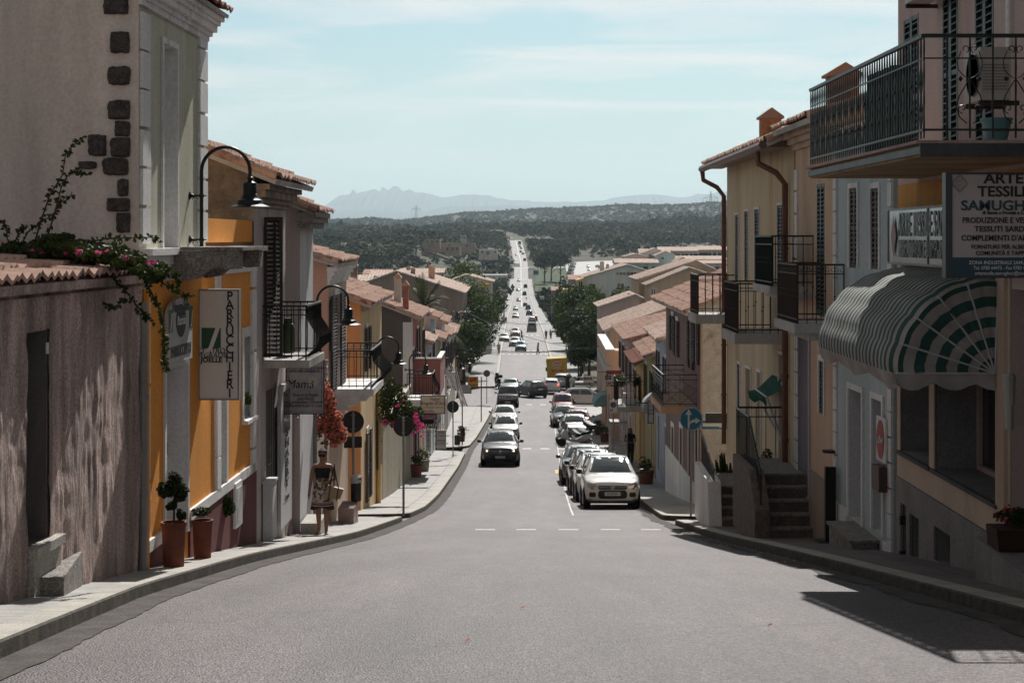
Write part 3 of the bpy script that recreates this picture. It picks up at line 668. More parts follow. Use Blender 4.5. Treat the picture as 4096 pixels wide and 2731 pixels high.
# dark stones at the corner of the gable
K=1.4255; rs=random.Random(3)
for (x0,x1,y0,y1) in ((590,735,-30,85),(630,740,180,305),(612,745,378,487),(615,745,570,685),(655,745,690,780),(503,608,768,893),(630,747,780,900),(585,735,900,1000),(670,735,1020,1120),(610,747,1128,1208),(665,745,1210,1330),(450,552,920,965),(515,600,1380,1422),(660,750,1440,1470)):
    X0,X1=[(v/K-CX)/F*20.3 for v in (x0,x1)]; Z0,Z1=[(HY-v/K)/F*20.3 for v in (y1,y0)]
    pts=[]; cx,cz=(X0+X1)/2,(Z0+Z1)/2
    for k in range(20):
        a=2*math.pi*(k+.5)/20; e=9; c,s_=math.cos(a),math.sin(a); rr=(abs(c)**e+abs(s_)**e)**(-1/e)*rs.uniform(.90,1.03)
        pts.append((cx+(X1-X0)/2*rr*c,20.27+.0*k,cz+(Z1-Z0)/2*rr*s_))
    q=MB(); n=len(pts); inner=[(cx+(x-cx)*.8,20.235+rs.uniform(-.01,.01),cz+(z-cz)*.8) for x,_,z in pts]; back=[(x,20.32,z) for x,_,z in pts]
    q.add(back+pts+inner,[(i,(i+1)%n,n+(i+1)%n,n+i) for i in range(n)]+[(n+i,n+(i+1)%n,2*n+(i+1)%n,2*n+i) for i in range(n)]+[tuple(range(2*n,3*n))]); q.build('cornerstone',STONE,t)
window(t,f1,*w1,dep=.26,trim=TRIM,tw=.06,td=.03,frame=TRIM,glass=TRIM,mull=False)
def zq(fa,px,ys): return [(fa.Z(px,b),fa.Z(px,a)) for a,b in ys]
quoins(t,f1,.03,.42,zq(f1,540,((38,188),(196,345),(352,500),(515,660),(672,818),(832,975))))
quoins(t,f1,aU-.55,aU-.05,zq(f1,805,((-60,70),(80,195),(203,322),(332,450),(463,582),(595,712),(724,838),(850,965))))
cornice(t,f1,0,aU,2.70,[(0,.07,.05),(.07,.13,.09),(.13,.22,.15),(.22,.28,.19),(.28,.38,.24)])
r=MB(); O=f1.W(-.1,.30,3.08); slope(r,O,f1.W(aU+.15,.30,3.08)-O,f1.W(-.1,-4.5,4.6)-O,th=.05); r.build('roof',[TILER,CONC],t)
cornice(t,f1,0,f1.len,zL-.40,[(0,.10,.04),(.10,.2,.08),(.2,.32,.12),(.32,.40,.19)],name='string_course')
quoins(t,f1,.12,.40,zq(f1,580,((1135,1275),(1290,1990),(2003,2140)))); quoins(t,f1,f1.len-.45,f1.len-.08,zq(f1,1000,((1048,1148),(1160,1400),(1415,1790),(1800,1890))))
a=f1.s_(858); quoins(t,f1,a,a+.28,zq(f1,870,((1100,1820),(1830,1960)))[:2],name='pilaster')
window(t,f1,*w2,dep=.2,trim=TRIM,tw=.10,frame=TRIM); window(t,f1,*w3,dep=.18,trim=TRIM,tw=.13,frame=TRIM,sill=TRIM)
door(t,f1,*dr,dep=.28,m_=TRIM,trim=TRIM,tw=.10)
for a0,a1 in ((.1,dr[0]-.13),(dr[1]+.13,f1.len)):
    band(t,f1,a0,a1,-6.5,-3.72,.03,MAROON,'base_render'); band(t,f1,a0,a1,-3.72,-3.58,.045,TRIM,'base_band')
a,b=f1.s_(925),f1.s_(952); z0,z1=f1.Z(925,2115),f1.Z(925,1935)
m=MB(); f1.box(m,a,b,z0,z1,.03,.07); mo=m.build('meter_cover',TRIM,t); m=MB(); f1.box(m,a+.08,b-.08,z0+.08,z1-.08,.07,.078); m.build('meter_panel',LILW,mo)
pipe(t,[f1.W(-.07,.07,-.75),f1.W(-.07,.07,-4.05)],.05,GREYP); pipe(t,[f1.W(.05,.06,-.6),f1.W(.05,.06,-3.95)],.055,ORANGE)
# granite balcony with corbels
m=MB(); aB0,aB1=f1.s_(655)+.0,f1.s_(655)+1.75
f1.box(m,aB0,aB1,zL-.03,zL+.012,.2,.98)
for a in (aB0+.02,aB1-.27):
    pr=[(0.02,-.03),(.93,-.03),(.93,-.25),(.76,-.26),(.66,-.22),(.52,-.27),(.40,-.37),(.22,-.40),(.02,-.28)]
    m.prism([f1.W(a,d,zL-.005+z*1.0) for d,z in pr],f1.W(a+.25,0,0)-f1.W(a,0,0))
m.build('balcony',GRAN,t)
mb=MB(); p0=f1.pr(664,1675,735,1770); f1.box(mb,p0[0]+.1,p0[0]+.42,p0[2],p0[3],-.22,-.1); 
x=mb.build('letter_box',mat('red metal',(.16,.012,.012),rough=.4),org=tuple(f1.W(p0[0],-.1,p0[2]))); tag(x,'red metal letter box hanging in the white doorway of the orange house','letter box')
# steps of L2, white shuttered house
f2=fl(1016,28.15,1141,31.6)
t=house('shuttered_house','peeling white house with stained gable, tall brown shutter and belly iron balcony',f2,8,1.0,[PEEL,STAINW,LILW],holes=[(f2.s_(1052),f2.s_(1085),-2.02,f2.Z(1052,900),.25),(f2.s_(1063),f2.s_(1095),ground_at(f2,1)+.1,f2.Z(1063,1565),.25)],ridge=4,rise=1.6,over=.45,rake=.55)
cornice(t,f2,-.0,f2.len,.50,[(0,.07,.06),(.07,.15,.12),(.15,.27,.2),(.27,.36,.28)],m_=STAINW)
m=MB(); a=f2.s_(1052); f2.box(m,a,f2.s_(1085),-2.0,f2.Z(1052,900),-.28,-.22); o=m.build('window',GLASS,t); 
m=MB(); shutter_perp(m,f2,f2.s_(1052)-.02,-1.98,f2.Z(1050,868),.02,.33); m.build('shutter',BROWNS,o); m=MB(); shutter(m,f2,f2.s_(1085)+.05,f2.s_(1085)+.5,-1.98,f2.Z(1050,868),.03); m.build('shutter',BROWNS,o)
balcony(t,f2,f2.s_(1049),f2.s_(1049)+2.05,-2.03,-1.12,.78,th=.13,bar=.13,belly=.20,slab=CONC,iron=IRON)
m=MB(); a=f2.s_(1063); z0=ground_at(f2,a)+.1; z1=f2.Z(1063,1565); f2.box(m,a,f2.s_(1095),z0,z1,-.3,-.25); do=m.build('door',mat('dark opening shade',(.02,.02,.022),var=.2),t)  # near-black sheet stands in for the shade inside the open doorway
gm=MB()
for i in range(4): gm.tube([f2.W(a+.05+.2*i,.03,z1-1.5),f2.W(a+.05+.2*i,.03,z1)],.008,n=4)
for i in range(6): gm.tube([f2.W(a,.03,z1-.25*i),f2.W(a+.7,.03,z1-.25*i)],.008,n=4)
gm.build('grille',IRON,do)
a0,a1=f2.s_(1096),f2.s_(1141); z0,z1=f2.Z(1096,2120),f2.Z(1096,1545); m=MB(); f2.box(m,a0,a1,z0,z1,.06,.12); lf=m.build('door_leaf',LILW,t)
m=MB(); m.mat(0); f2.box(m,a0+.3,a1-.25,z1-.85,z1-.12,.12,.128); m.build('glazing',GLASS,lf)
uu=Vector((f2.u.x,f2.u.y,0))
for i,ch in enumerate("SHABBY"): text(ch,.20,BLACKM,f2.W((a0+a1)/2,.13,f2.Z(1118,1730+i*40)),uu,EZ,lf,bold=.03,sx=3.2,name='lettering')
text("Lame",.14,BLACKM,f2.W((a0+a1)/2,.13,f2.Z(1118,1985)),uu,EZ,lf,sx=1.8,sh=.3)
m=MB(); a=f2.s_(1046); zg=ground_at(f2,a); f2.box(m,a,a+.55,zg,f2.Z(1046,1935),.02,.17); f2.box(m,a-.02,a+.57,f2.Z(1046,1935),f2.Z(1046,1925),.01,.19); f2.box(m,a+.04,a+.51,zg+.1,f2.Z(1046,1950),.17,.178); x=m.build('meter_cabinet',LILW,org=tuple(f2.W(a,.1,zg))); tag(x,'narrow white meter cabinet standing by the open shop door','cabinet')
# L3 grey white house
f3=fl(1200,33.0,1252,35.4)
t=house('corbelled_house','narrow smooth pale house with stone roof corbels above the hanging oval shop board',f3,7,.52,[LILW,SMOOTHP,LILW],ridge=3.4,rise=1.45,over=.34,rake=.2)
m=MB()
for k,(d,z) in enumerate(((.34,-.02),(.30,-.12),(.22,-.22))): f3.box(m,-.35,f3.len+.1,.40+z,.50+z-.003,-.02 if k else -.01,d)
m.build('corbel',GRAN,t)
f3b=fl(1143,31.75,1262,36.6); zt3=f3b.Z(1143,1475)
hs=[(f3b.s_(1188),f3b.s_(1204),ground_at(f3b,2)+.35,f3b.Z(1188,1640),.2)]
m=MB(); wall_holes(m,f3b,0,f3b.len,-8,zt3,hs); m.quad(f3b.W(0,0,zt3),f3b.W(f3b.len,0,zt3),f3b.W(f3b.len,-1.2,zt3),f3b.W(0,-1.2,zt3)); m.quad(f3b.W(0,0,-8),f3b.W(0,-1.2,-8),f3b.W(0,-1.2,zt3),f3b.W(0,0,zt3)); m.quad(f3b.W(f3b.len,0,-8),f3b.W(f3b.len,-1.2,-8),f3b.W(f3b.len,-1.2,zt3),f3b.W(f3b.len,0,zt3)); m.build('lower_wall',[PEB],t)
door(t,f3b,*hs[0][:4],dep=.18,m_=LILW,trim=LILW,tw=.12); band(t,f3b,f3b.s_(1207),f3b.s_(1238),-7,zt3-.5,.03,LILW,'pilaster')
pipe(t,[f3b.W(f3b.s_(1246),.07,zt3+.5),f3b.W(f3b.s_(1246),.07,-6.1)],.045,GREYP)
# terrace wall with posts between L3 and L4
f3c=fl(1264,36.7,1392,44.4)
zc=-3.75
m=MB(); f3c.box(m,0,f3c.len,-9,zc,-.25,0); m.cur=0
for px in (1300,1340,1366): a=f3c.s_(px); f3c.box(m,a,a+.4,-9,zc+1.05,-.26,.04)
x=m.build('garden_wall',PEB,org=tuple(f3c.W(0,0,-6))); tag(x,'rough brown garden wall with square posts under the red bougainvillea','wall')
# L4 salmon house
f4=fl(1310,38.9,1386,43.3)
wsh=f4.pr(1336,1180,1354,1548)
t=house('salmon_house','salmon house with white moulded eaves, folded brown shutters and wrought iron balcony',f4,8,-.60,[PEACHF,SALMON,PEACHF],ridge=4,rise=1.1,over=.27,rake=.25,holes=[(wsh[0],wsh[1],-3.49,wsh[3],.2)])
cornice(t,f4,0,f4.len,-1.05,[(0,.10,.05),(.10,.2,.1),(.2,.3,.16),(.3,.4,.22)])
window(t,f4,wsh[0],wsh[1],-3.49,wsh[3],trim=TRIM,tw=.12,sh=SHGREY,shw=.95)
a=f4.s_(1316); m=MB(); shutter(m,f4,a,a+.85,f4.Z(1316,1408),f4.Z(1316,1200),.03); m.build('shutter',SHGREY,t)
balcony(t,f4,f4.s_(1338),f4.s_(1338)+3.1,-3.50,-2.6,.90,th=.16,bar=.17,belly=.28,slab=TRIM,scroll=True,panels=[],corbel=[(.12,.8),(.24,.55),(.36,.3)],name='balcony')
# L5 yellow house
f5=fl(1443,47.3,1526,54.9)
hs=[(*f5.pr(1463,1310,1470,1480),.15),(*f5.pr(1466,1725,1473,2000),.15),(*f5.pr(1508,1675,1514,1870),.15)]
t=house('yellow_house','yellow fronted house with orange gable and clay tiled eaves below the second arched lamp',f5,8,-1.80,[YEL,OR2,TRIM],ridge=3.6,rise=1.25,over=.33,rake=.35,holes=hs)
for h in hs: window(t,f5,*h[:4],dep=.13,trim=TRIM,tw=.09,sh=SHGREY,shw=.5)
pipe(t,[f5.W(f5.len*.72,.07,-4.4),f5.W(f5.len*.72,.07,-8.1)],.07,YEL2)
# garden wall
f5b=fl(1527,55.1,1640,70.4)
m=MB(); zt=-5.95
n=60
for i in range(n):
    a=f5b.len*i/n; dd=.02 if i%2 else 0; f5b.box(m,a,a+f5b.len/n*.96,-13,zt-.4*(i/n),-.2,dd)
f5b.box(m,-.02,f5b.len,zt,zt+.06,-.25,.06)
x=m.build('garden_wall',plaster('ribbed cream render',(.46,.42,.34)),org=tuple(f5b.W(0,0,-9))); tag(x,'long ribbed cream garden wall between the yellow house and the dark gable','wall')
# L6 dark gable house
f6=fl(1646,71.3,1683,78.6)
hs=[(*f6.pr(1650,1400,1655,1440),.15),(*f6.pr(1667,1315,1673,1500),.15),(f6.s_(1660),f6.s_(1668),zr(75)+.2,zr(75)+2.4,.2)]
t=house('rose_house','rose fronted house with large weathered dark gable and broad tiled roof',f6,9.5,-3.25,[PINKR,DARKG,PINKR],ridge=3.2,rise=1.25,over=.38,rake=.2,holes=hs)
for h in hs: window(t,f6,*h[:4],dep=.13,trim=TRIM,tw=.1,sh=BROWNS,shw=.5)
band(t,f6,0.001,.34,-11,-3.3,.03,TRIM,'corner_strip')
m=MB(); m.box(f6.A.x-.35,f6.A.y-.025,-11,f6.A.x-.0,f6.A.y-.002,-3.45); m.build('corner_strip',TRIM,t)
def chimney(t,X,Y,z0,z1,w=.5,m_=CONC,cap=TILE,pot=False):
    m=MB(); m.box(X-w/2,Y-w/2,z0,X+w/2,Y+w/2,z1); c=m.build('chimney',m_,t)
    k=MB(); k.box(X-w*.62,Y-w*.62,z1+.003,X+w*.62,Y+w*.62,z1+.05)
    k.prism([(X-w*.62,Y-w*.62,z1+.05),(X+w*.62,Y-w*.62,z1+.05),(X,Y-w*.62,z1+.24)],(0,w*1.24,0)); k.build('chimney_cap',cap,c); return c
chimney(t,-4.05-.35,72.5,-4,-2.0,.24,TILER); chimney(t,-4.9,75,-3.6,-1.75,.3,CONC)
chimney(t,-6.6,73,-3,-1.2,.3,STAINW)
# the rest of the left row, down to the cross street
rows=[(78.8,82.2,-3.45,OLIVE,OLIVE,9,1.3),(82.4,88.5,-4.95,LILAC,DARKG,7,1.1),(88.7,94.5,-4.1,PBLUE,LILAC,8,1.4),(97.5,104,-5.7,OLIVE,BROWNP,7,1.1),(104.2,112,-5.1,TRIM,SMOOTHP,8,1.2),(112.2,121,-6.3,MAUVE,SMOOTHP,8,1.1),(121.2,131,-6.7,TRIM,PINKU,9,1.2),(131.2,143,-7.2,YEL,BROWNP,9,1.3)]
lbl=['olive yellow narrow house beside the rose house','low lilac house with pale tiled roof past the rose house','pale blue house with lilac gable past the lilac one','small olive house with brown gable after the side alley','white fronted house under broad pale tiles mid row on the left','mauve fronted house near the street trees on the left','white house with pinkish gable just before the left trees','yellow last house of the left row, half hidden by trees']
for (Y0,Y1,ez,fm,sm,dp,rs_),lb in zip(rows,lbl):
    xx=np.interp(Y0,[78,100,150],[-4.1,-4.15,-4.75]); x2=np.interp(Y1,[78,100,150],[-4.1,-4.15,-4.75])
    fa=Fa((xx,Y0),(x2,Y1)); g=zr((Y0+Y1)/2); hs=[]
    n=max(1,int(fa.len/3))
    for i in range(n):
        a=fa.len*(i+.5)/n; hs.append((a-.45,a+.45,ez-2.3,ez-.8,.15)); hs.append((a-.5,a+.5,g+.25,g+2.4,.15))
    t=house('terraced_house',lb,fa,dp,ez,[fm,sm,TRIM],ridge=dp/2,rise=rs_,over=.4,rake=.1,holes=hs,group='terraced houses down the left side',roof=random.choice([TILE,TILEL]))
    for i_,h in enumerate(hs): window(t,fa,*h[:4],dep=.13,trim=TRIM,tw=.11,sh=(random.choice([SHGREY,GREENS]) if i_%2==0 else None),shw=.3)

cb_=MB()
for (fa,px0,px1,py) in ((f1,560,1010,1052),(f2,1022,1138,700),(f4,1312,1384,1105),(f5,1446,1520,1240)):
    s0,s1=fa.s_(px0),fa.s_(px1); z=fa.Z(px0,py); cb=MB(); cb.tube([fa.W(s0+(s1-s0)*k/16,.05,z-.05*abs(math.sin(k*math.pi/4))) for k in range(17)],.009,n=4); x=cb.build('wall_cable',IRON,org=tuple(fa.W(s0,.05,z))); tag(x,{0:'thin black cable under the white ledge of the orange house',1:'thin black cable under the eaves of the peeling white house',2:'thin black cable below the moulded salmon eaves',3:'thin black cable below the tiled eaves of the yellow house'}[[f1,f2,f4,f5].index(fa)],'cable')
# ================= RIGHT ROW =================
XB=5.35
# R1 shop with pink upper floor
q1=Fa((XB,12.5),(XB,24.25))
def Q(px0,py0,px1,py1,fa=q1):
    a,b,z0,z1=fa.pr(px1,py0,px0,py1); zz1=fa.Z(px0,py0); zz0=fa.Z(px0,py1); return (min(a,b),max(a,b),zz0,zz1)
v1=(q1.s_(4000),q1.s_(3742),-2.92,-1.3); v2=(q1.s_(3722),q1.s_(3606),-2.92,-1.3); dk=(q1.s_(4096)-2.2,q1.s_(4046),-3.05,-.55)
n1_=(q1.s_(3685),q1.s_(3648),-4.25,-3.68); n2_=(q1.s_(3812),q1.s_(3746),-4.05,-3.62); nd=(q1.s_(3634),q1.s_(3612),-4.55,-3.62)
up=[(q1.s_(3675)-.0,q1.s_(3615),.0,2.35),(q1.s_(3832),q1.s_(3770),.0,2.6),(q1.s_(3975),q1.s_(3900),.0,2.6)]
up=[(min(a,b),max(a,b),.80,c+.6) for a,b,_,c in up]
hs=[(*v1,.6,2),(*v2,.6,2),(*dk,.6,0),(*n1_,.3,2),(*n2_,.3,2),(*nd,.06,2)]+[(*h,.15,0) for h in up]
t=house('corner_shop','near right shop house with pale rose upper floor, big dark shop windows and granite base','house' and q1,9,5.4,[PINKU,PINKU,GRANB],holes=hs,flat_top=True)
m=MB(); SHP=plaster('warm cream shop wall',(.50,.395,.30)); [q1.box(m,*q) for q in ((0,dk[0],-3.29,v1[2]-.055,.003,.02),(dk[1],q1.len-.03,-3.29,v1[2]-.055,.003,.02),(v1[1]+.0,v2[0],v1[2]-.05,-1.3,.003,.02),(v2[1],q1.len-.03,v1[2]-.05,-1.3,.003,.02),(dk[1],v1[0],v1[2]-.05,-1.3,.003,.02),(dk[1],q1.len-.03,-1.295,-.055,.003,.02),(0,dk[0],v1[2]-.05,-.055,.003,.02))]; m.build('shop_wall',SHP,t)
m=MB(); q1.box(m,0,q1.len-.03,-.05,.72,.001,.012); m.build('ochre_band',plaster('ochre plaster',(.50,.24,.05)),t)
bands=[(0,dk[0]),(dk[1],q1.len-.03)]
for a,b in bands:
    m=MB(); mm=[(a,b)]
    cuts=sorted([h for h in (n1_,n2_,nd) if a<h[0]<b]); x=a
    for h in cuts:
        q1.box(m,x,h[0],-6.5,-3.30,.002,.035); q1.box(m,h[0],h[1],-6.5,h[2],.002,.035); q1.box(m,h[0],h[1],h[3],-3.30,.002,.035); x=h[1]
    q1.box(m,x,b,-6.5,-3.30,.002,.035); m.build('granite_base',GRANB,t)
for v,nm in ((v1,1),(v2,0)):
    w=window(t,q1,*v,dep=.55,frame=PINKU,mull=False); m=MB(); q1.box(m,v[0]-.1,v[1]+.08,v[2]-.05,v[2]-.002,-.5,.06); m.build('sill',mat('slate sill',(.06,.055,.055),var=.3),w)
    m=MB()
    for k in (v[0]+.42,): q1.box(m,k,k+.07,v[2]+.02,v[3]-.02,-.55,-.48)
    m.build('mullion',GREYP,w)
m=MB(); q1.box(m,nd[0],nd[1],nd[2],nd[3],-.06,-.03); dd=m.build('hatch',GREENS,t); m=MB(); [q1.box(m,nd[1]-.04,nd[1]+.03,z,z+.12,-.03,.05) for z in (nd[2]+.15,nd[3]-.3)]; m.build('hinge',GREENS,dd)
for h in (n1_,n2_): m=MB(); q1.box(m,h[0],h[1],h[2],h[3],-.34,-.30); m.build('niche_back',mat('niche dark',(.05,.035,.03),var=.3),t)
door(t,q1,*dk,dep=.55,m_=BROWNS)
for h in up: window(t,q1,*h,dep=.12,frame=GREENS,sh=GREENS,shopen=False,shutp=.085)
m=MB(); q1.box(m,dk[1]+.08,dk[1]+.42,-3.25,-.06,.021,.06); m.build('pilaster',PEACHF,t)
# big balcony
a0=16.75-12.5; a1=23.05-12.5
m=MB(); zt=.93
m.mat(0); q1.box(m,a0,a1,.775,zt-.03,.003,1.42); m.mat(1); q1.box(m,a0-.01,a1+.01,.80,zt-.06,1.421,1.45); q1.box(m,a0-.03,a0-.002,.77,zt-.03,.003,1.45); m.mat(2); q1.box(m,a0-.02,a1+.02,zt-.03,zt,.003,1.48)
bo=m.build('balcony',[mat('stained ochre soffit',(.34,.24,.13),rough=.9,var=.35,vs=1.2,stain=.3,stc=(.2,.12,.07)),mat('zinc edge',(.07,.075,.08),rough=.5,metal=.4,var=.3),plaster('pink terrazzo',(.35,.25,.23))],t)
rl=MB(); UP=Vector((0,0,1)); ztop=1.95
pN=q1.W(a0+.03,1.40,0); pF=q1.W(a1-.03,1.42,0); pW=q1.W(a0+.03,.02,0)
for (A_,B_) in ((pN,pF),(pN,pW)):
    d=B_-A_; Ls=d.length; dn=d.normalized(); nn=dn.cross(UP)
    for zz,hh,ww in ((ztop-.035,.035,.05),(zt+.09,.022,.03),(ztop-.24,.014,.014)): rl.ob(A_+UP*zz-nn*ww/2,d,nn*ww,(0,0,hh))
d=pF-pN; n=50
for i in range(n+1):
    b=pN+d*(i/n); tw=[]
    for k in range(9): tw.append(b+UP*(zt+.02+(ztop-zt-.05)*k/8))
    rl.tube(tw,[.009+.004*(k%2) for k in range(9)],n=4)
    if i%3==1:
        nn=Vector((1,0,0)); dn=d.normalized(); H=ztop-zt
        for sg in (1,-1):
            pts=[b+dn*(sg*.07*math.sin(math.pi*2*f_))+UP*(zt+.1+H*.62*f_) for f_ in [j/12 for j in range(13)]]; rl.tube(pts,.006,n=4)
        for zz in (.3,.55): rl.lathe([(0,-.04),(.028,0),(0,.04)],tuple(b+UP*(zt+H*zz)),n=5)
dW=(pW-pN); n=3
for i in range(1,8):
    b=pN+dW.normalized()*(.22*i*1.0) if .22*i<dW.length else None
    if b is None: break
    rl.tube([b+UP*(zt+.02+(ztop-zt-.05)*k/10) for k in range(11)],[.010+.003*(k%2) for k in range(11)],n=4)
    if i%2==0:
        dn=dW.normalized(); H=ztop-zt
        for sg in (1,-1):
            ex=dn*sg
            rl.tube(curl(b+ex*.045+UP*(zt+H*.86),-ex,UP,.042,a0=-.4,a1=1.6),.006,n=4)
            rl.tube([b+ex*x_+UP*(zt+H*z_) for x_,z_ in ((.085,.84),(.12,.74),(.11,.66),(.05,.6),(0,.58),(.04,.52),(.1,.42),(.13,.32),(.10,.22),(.03,.16))],.006,n=4)
            rl.tube(curl(b+ex*.07+UP*(zt+H*.3),ex,UP,.05,a0=-.5,a1=1.5),.006,n=4)
            rl.lathe([(0,-.03),(.03,0),(0,.03)],tuple(b+ex*.09+UP*(zt+H*.58)),n=5)
rl.build('railing',IRONG,bo)
bl=MB(); q1.box(bl,a1-5.0,a1-3.6,zt+.02,zt+.86,.85,1.2); 
pipe(t,[q1.W(q1.s_(4052),.05,5),q1.W(q1.s_(4052),.05,1.9),q1.W(q1.s_(4040),.09,1.6),q1.W(q1.s_(4010)+.1,.2,1.5)],.03,TRIM)
def ac_unit(label,c,w=.8,h=.55,d=.3,grp='air conditioners on the right upper wall'):
    t=thing('air_conditioner',label,'air conditioner',c,group=grp); W_=mat('off white metal',(.42,.38,.35),rough=.5,var=.08)
    m=MB(); m.box(-d/2,-w/2,0,d/2,w/2,h); m.build('casing',W_,t)
    m=MB(); m.lathe([(0,.0),(.21,.0),(.22,.015),(.2,.03)],(0,0,0),n=20,ax='x'); 
    for k in range(5): m.lathe([(.04+.04*k,-.02),(.05+.04*k,-.02)],(0,0,0),n=20,ax='x')
    o=m.build('fan_grille',mat('grey plastic',(.16,.15,.15),rough=.6),t); o.location=(-d/2-.012,-.1,h/2)
    m=MB(); [m.box(-d/2+.02,-w/2-.005,.1+.03*k,d/2-.02,-w/2,.11+.03*k) for k in range(9)]; m.build('vent',mat('vent grey',(.2,.19,.19)),t)
    m=MB(); m.box(-d/2,-w/2+.05,-.05,d/2+.1,-w/2+.09,-.003); m.box(-d/2,w/2-.09,-.05,d/2+.1,w/2-.05,-.003); m.build('bracket',BROWNS,t); return t
ac_unit('white air conditioner hanging at the top edge of the right hand wall',(5.1,21.6,2.93),w=.95)
ac_unit('white air conditioner standing behind the balcony rail beside the blue bucket',(4.75,17.5,1.35),w=.62,h=.52)
t=thing('bucket','blue green plastic bucket on the big balcony floor','bucket',(4.7,16.98,zt)); m=MB(); m.lathe([(.10,0),(.145,.20),(.155,.20),(.155,.225),(.135,.225),(.09,.02)],n=18); BK=mat('blue green plastic',(.10,.22,.23),rough=.5); m.build('tub',BK,t,smooth=True)
x=MB()
for i in range(7): x.tube([(4.25+.02*math.sin(i),19.2+.2*i,zt+.01),(4.27,19.2+.2*i+.05,zt+.95)],.13,n=7)
x=x.build('folded_parasol',mat('black cloth',(.012,.012,.014),rough=.9),smooth=True,org=(4.25,19.5,zt)); tag(x,'bulky black covered parasol leaning inside the big iron balcony','parasol')
# shop signs
SGN=mat('polished sign face',(.30,.30,.30),rough=.22,metal=.75,var=.2,vs=1,bump=.15,bs=2)
sA=Fa((XB-.19,17.4),(XB-.19,24.0)); z0=sA.Z(3790,1062); z1=sA.Z(3790,828)
t=thing('shop_sign','long reflective metal shop fascia lettered in two rows above the striped awning','sign',(XB-.1,20.7,z0),world=True)
m=MB(); sA.box(m,0,sA.len,z0,z1,-.12,-.004); m.build('panel',SGN,t); m=MB()
for b0,b1,c0,c1 in ((0,sA.len,z0-.03,z0),(0,sA.len,z1,z1+.03),(sA.len,sA.len+.03,z0,z1),(4.3,4.33,z0,z1)): sA.box(m,b0,b1,c0,c1,-.12,.01)
m.build('frame',GREYP,t)
dY=Vector((0,-1,0)); H=z1-z0; LG=mat('grey sign letters',(.07,.06,.06),rough=.4)
text("ARTE TESSILE SAMUGHEO",.44,LG,(XB-.195,23.38,z0+H*.70),dY,EZ,t,sx=.72,bold=.008,al='LEFT'); text("TESSUTI SARDI E COMPLEMENTI D'ARREDO",.33,LG,(XB-.195,23.38,z0+H*.25),dY,EZ,t,sx=.62,bold=.004,al='LEFT')
m=MB(); m.prism([(XB-.20,23.78,z0+H*.5),(XB-.20,23.62,z0+H*.9),(XB-.20,23.46,z0+H*.5),(XB-.20,23.62,z0+H*.1)],(-.004,0,0)); m.build('emblem',mat('emblem rose',(.40,.27,.24)),t)
# projecting sign
YS=17.0; X0=(3800-CX)/F*YS; X1=5.27; zt2=(HY-690)/F*YS; zb2=(HY-1112)/F*YS
t=thing('projecting_sign','white and navy projecting shop sign crowded with black lettering under the big balcony','sign',((X0+X1)/2,YS,zb2),world=True)
m=MB(); m.box(X0+.02,YS,zb2+.02,X1,YS+.12,zt2-.02); m.build('panel',mat('grey white sign face',(.47,.43,.43),rough=.4,var=.05),t)
m=MB(); [m.box(*b) for b in ((X0-.045,YS-.012,zb2,X0+.02,YS+.13,zt2),(X0+.02,YS-.012,zb2,X1,YS+.13,zb2+.02),(X0+.02,YS-.012,zt2-.02,X1,YS+.13,zt2))]; m.build('frame',mat('dark sign frame',(.05,.06,.07),rough=.4),t)
m=MB(); m.box(X0+.02,YS-.006,zb2+.02,X1,YS-.001,zb2+.20); m.build('blue_panel',mat('navy panel',(.025,.07,.10),rough=.4),t)
cX=(X0+X1)/2+.012
def ln(s,py,h,m_=BLACKM,b=.02,cx=None,sx=1.,al='CENTER'): text(s,h/F*YS*1.38,m_,(cx or cX,YS-.006,(HY-py)/F*YS),EX,EZ,t,bold=b,sx=sx,al=al)
ln("ARTE",716,42,b=.022,sx=1.15); ln("TESSILE",768,42,b=.022,sx=1.10); ln("SAMUGHEO",824,40,mat('teal letters',(.02,.07,.10)),b=.02,sx=1.15); ln("di Sanna e Frongia e C.",851,14,sx=.95)
ln("PRODUZIONE E VENDITA",882,23,b=.014,sx=.90); ln("TESSUTI SARDI E",917,23,b=.014,sx=1.0); ln("COMPLEMENTI D'ARREDO",953,23,b=.014,sx=.9); ln("FORNITURE PER ALBERGHI",988,17,b=.012,sx=.92); ln("COMUNIT\u00c0 E TAPPETI",1013,17,b=.012,sx=.95)
ln("ZONA INDUSTRIALE SAMUGHEO",1051,15,TRIM,b=.005,sx=.90); ln("Tel. 0783 64475 - Fax 0783 64475",1072,15,TRIM,b=0.,sx=.84); ln("artetessile.samugheo@tiscali.it",1093,15,TRIM,b=0.,sx=.90)
m=MB(); ex=(3838-CX)/F*YS; ez=(HY-734)/F*YS
for r0 in (.085,.065,.03): m.tube([(ex+r0,YS-.006,ez),(ex,YS-.006,ez+r0*1.05),(ex-r0,YS-.006,ez),(ex,YS-.006,ez-r0*1.05)],.004,n=4,closed=True)
m.build('emblem',mat('emblem rose',(.40,.27,.24)),t)
m=MB(); m.tube([(X1,YS+.06,zt2+.0),(X1+.08,YS+.06,zt2+.0)],.03); m.tube([(X1,YS+.06,zb2+.1),(X1+.08,YS+.06,zb2+.1)],.03); m.build('bracket',IRON,t)
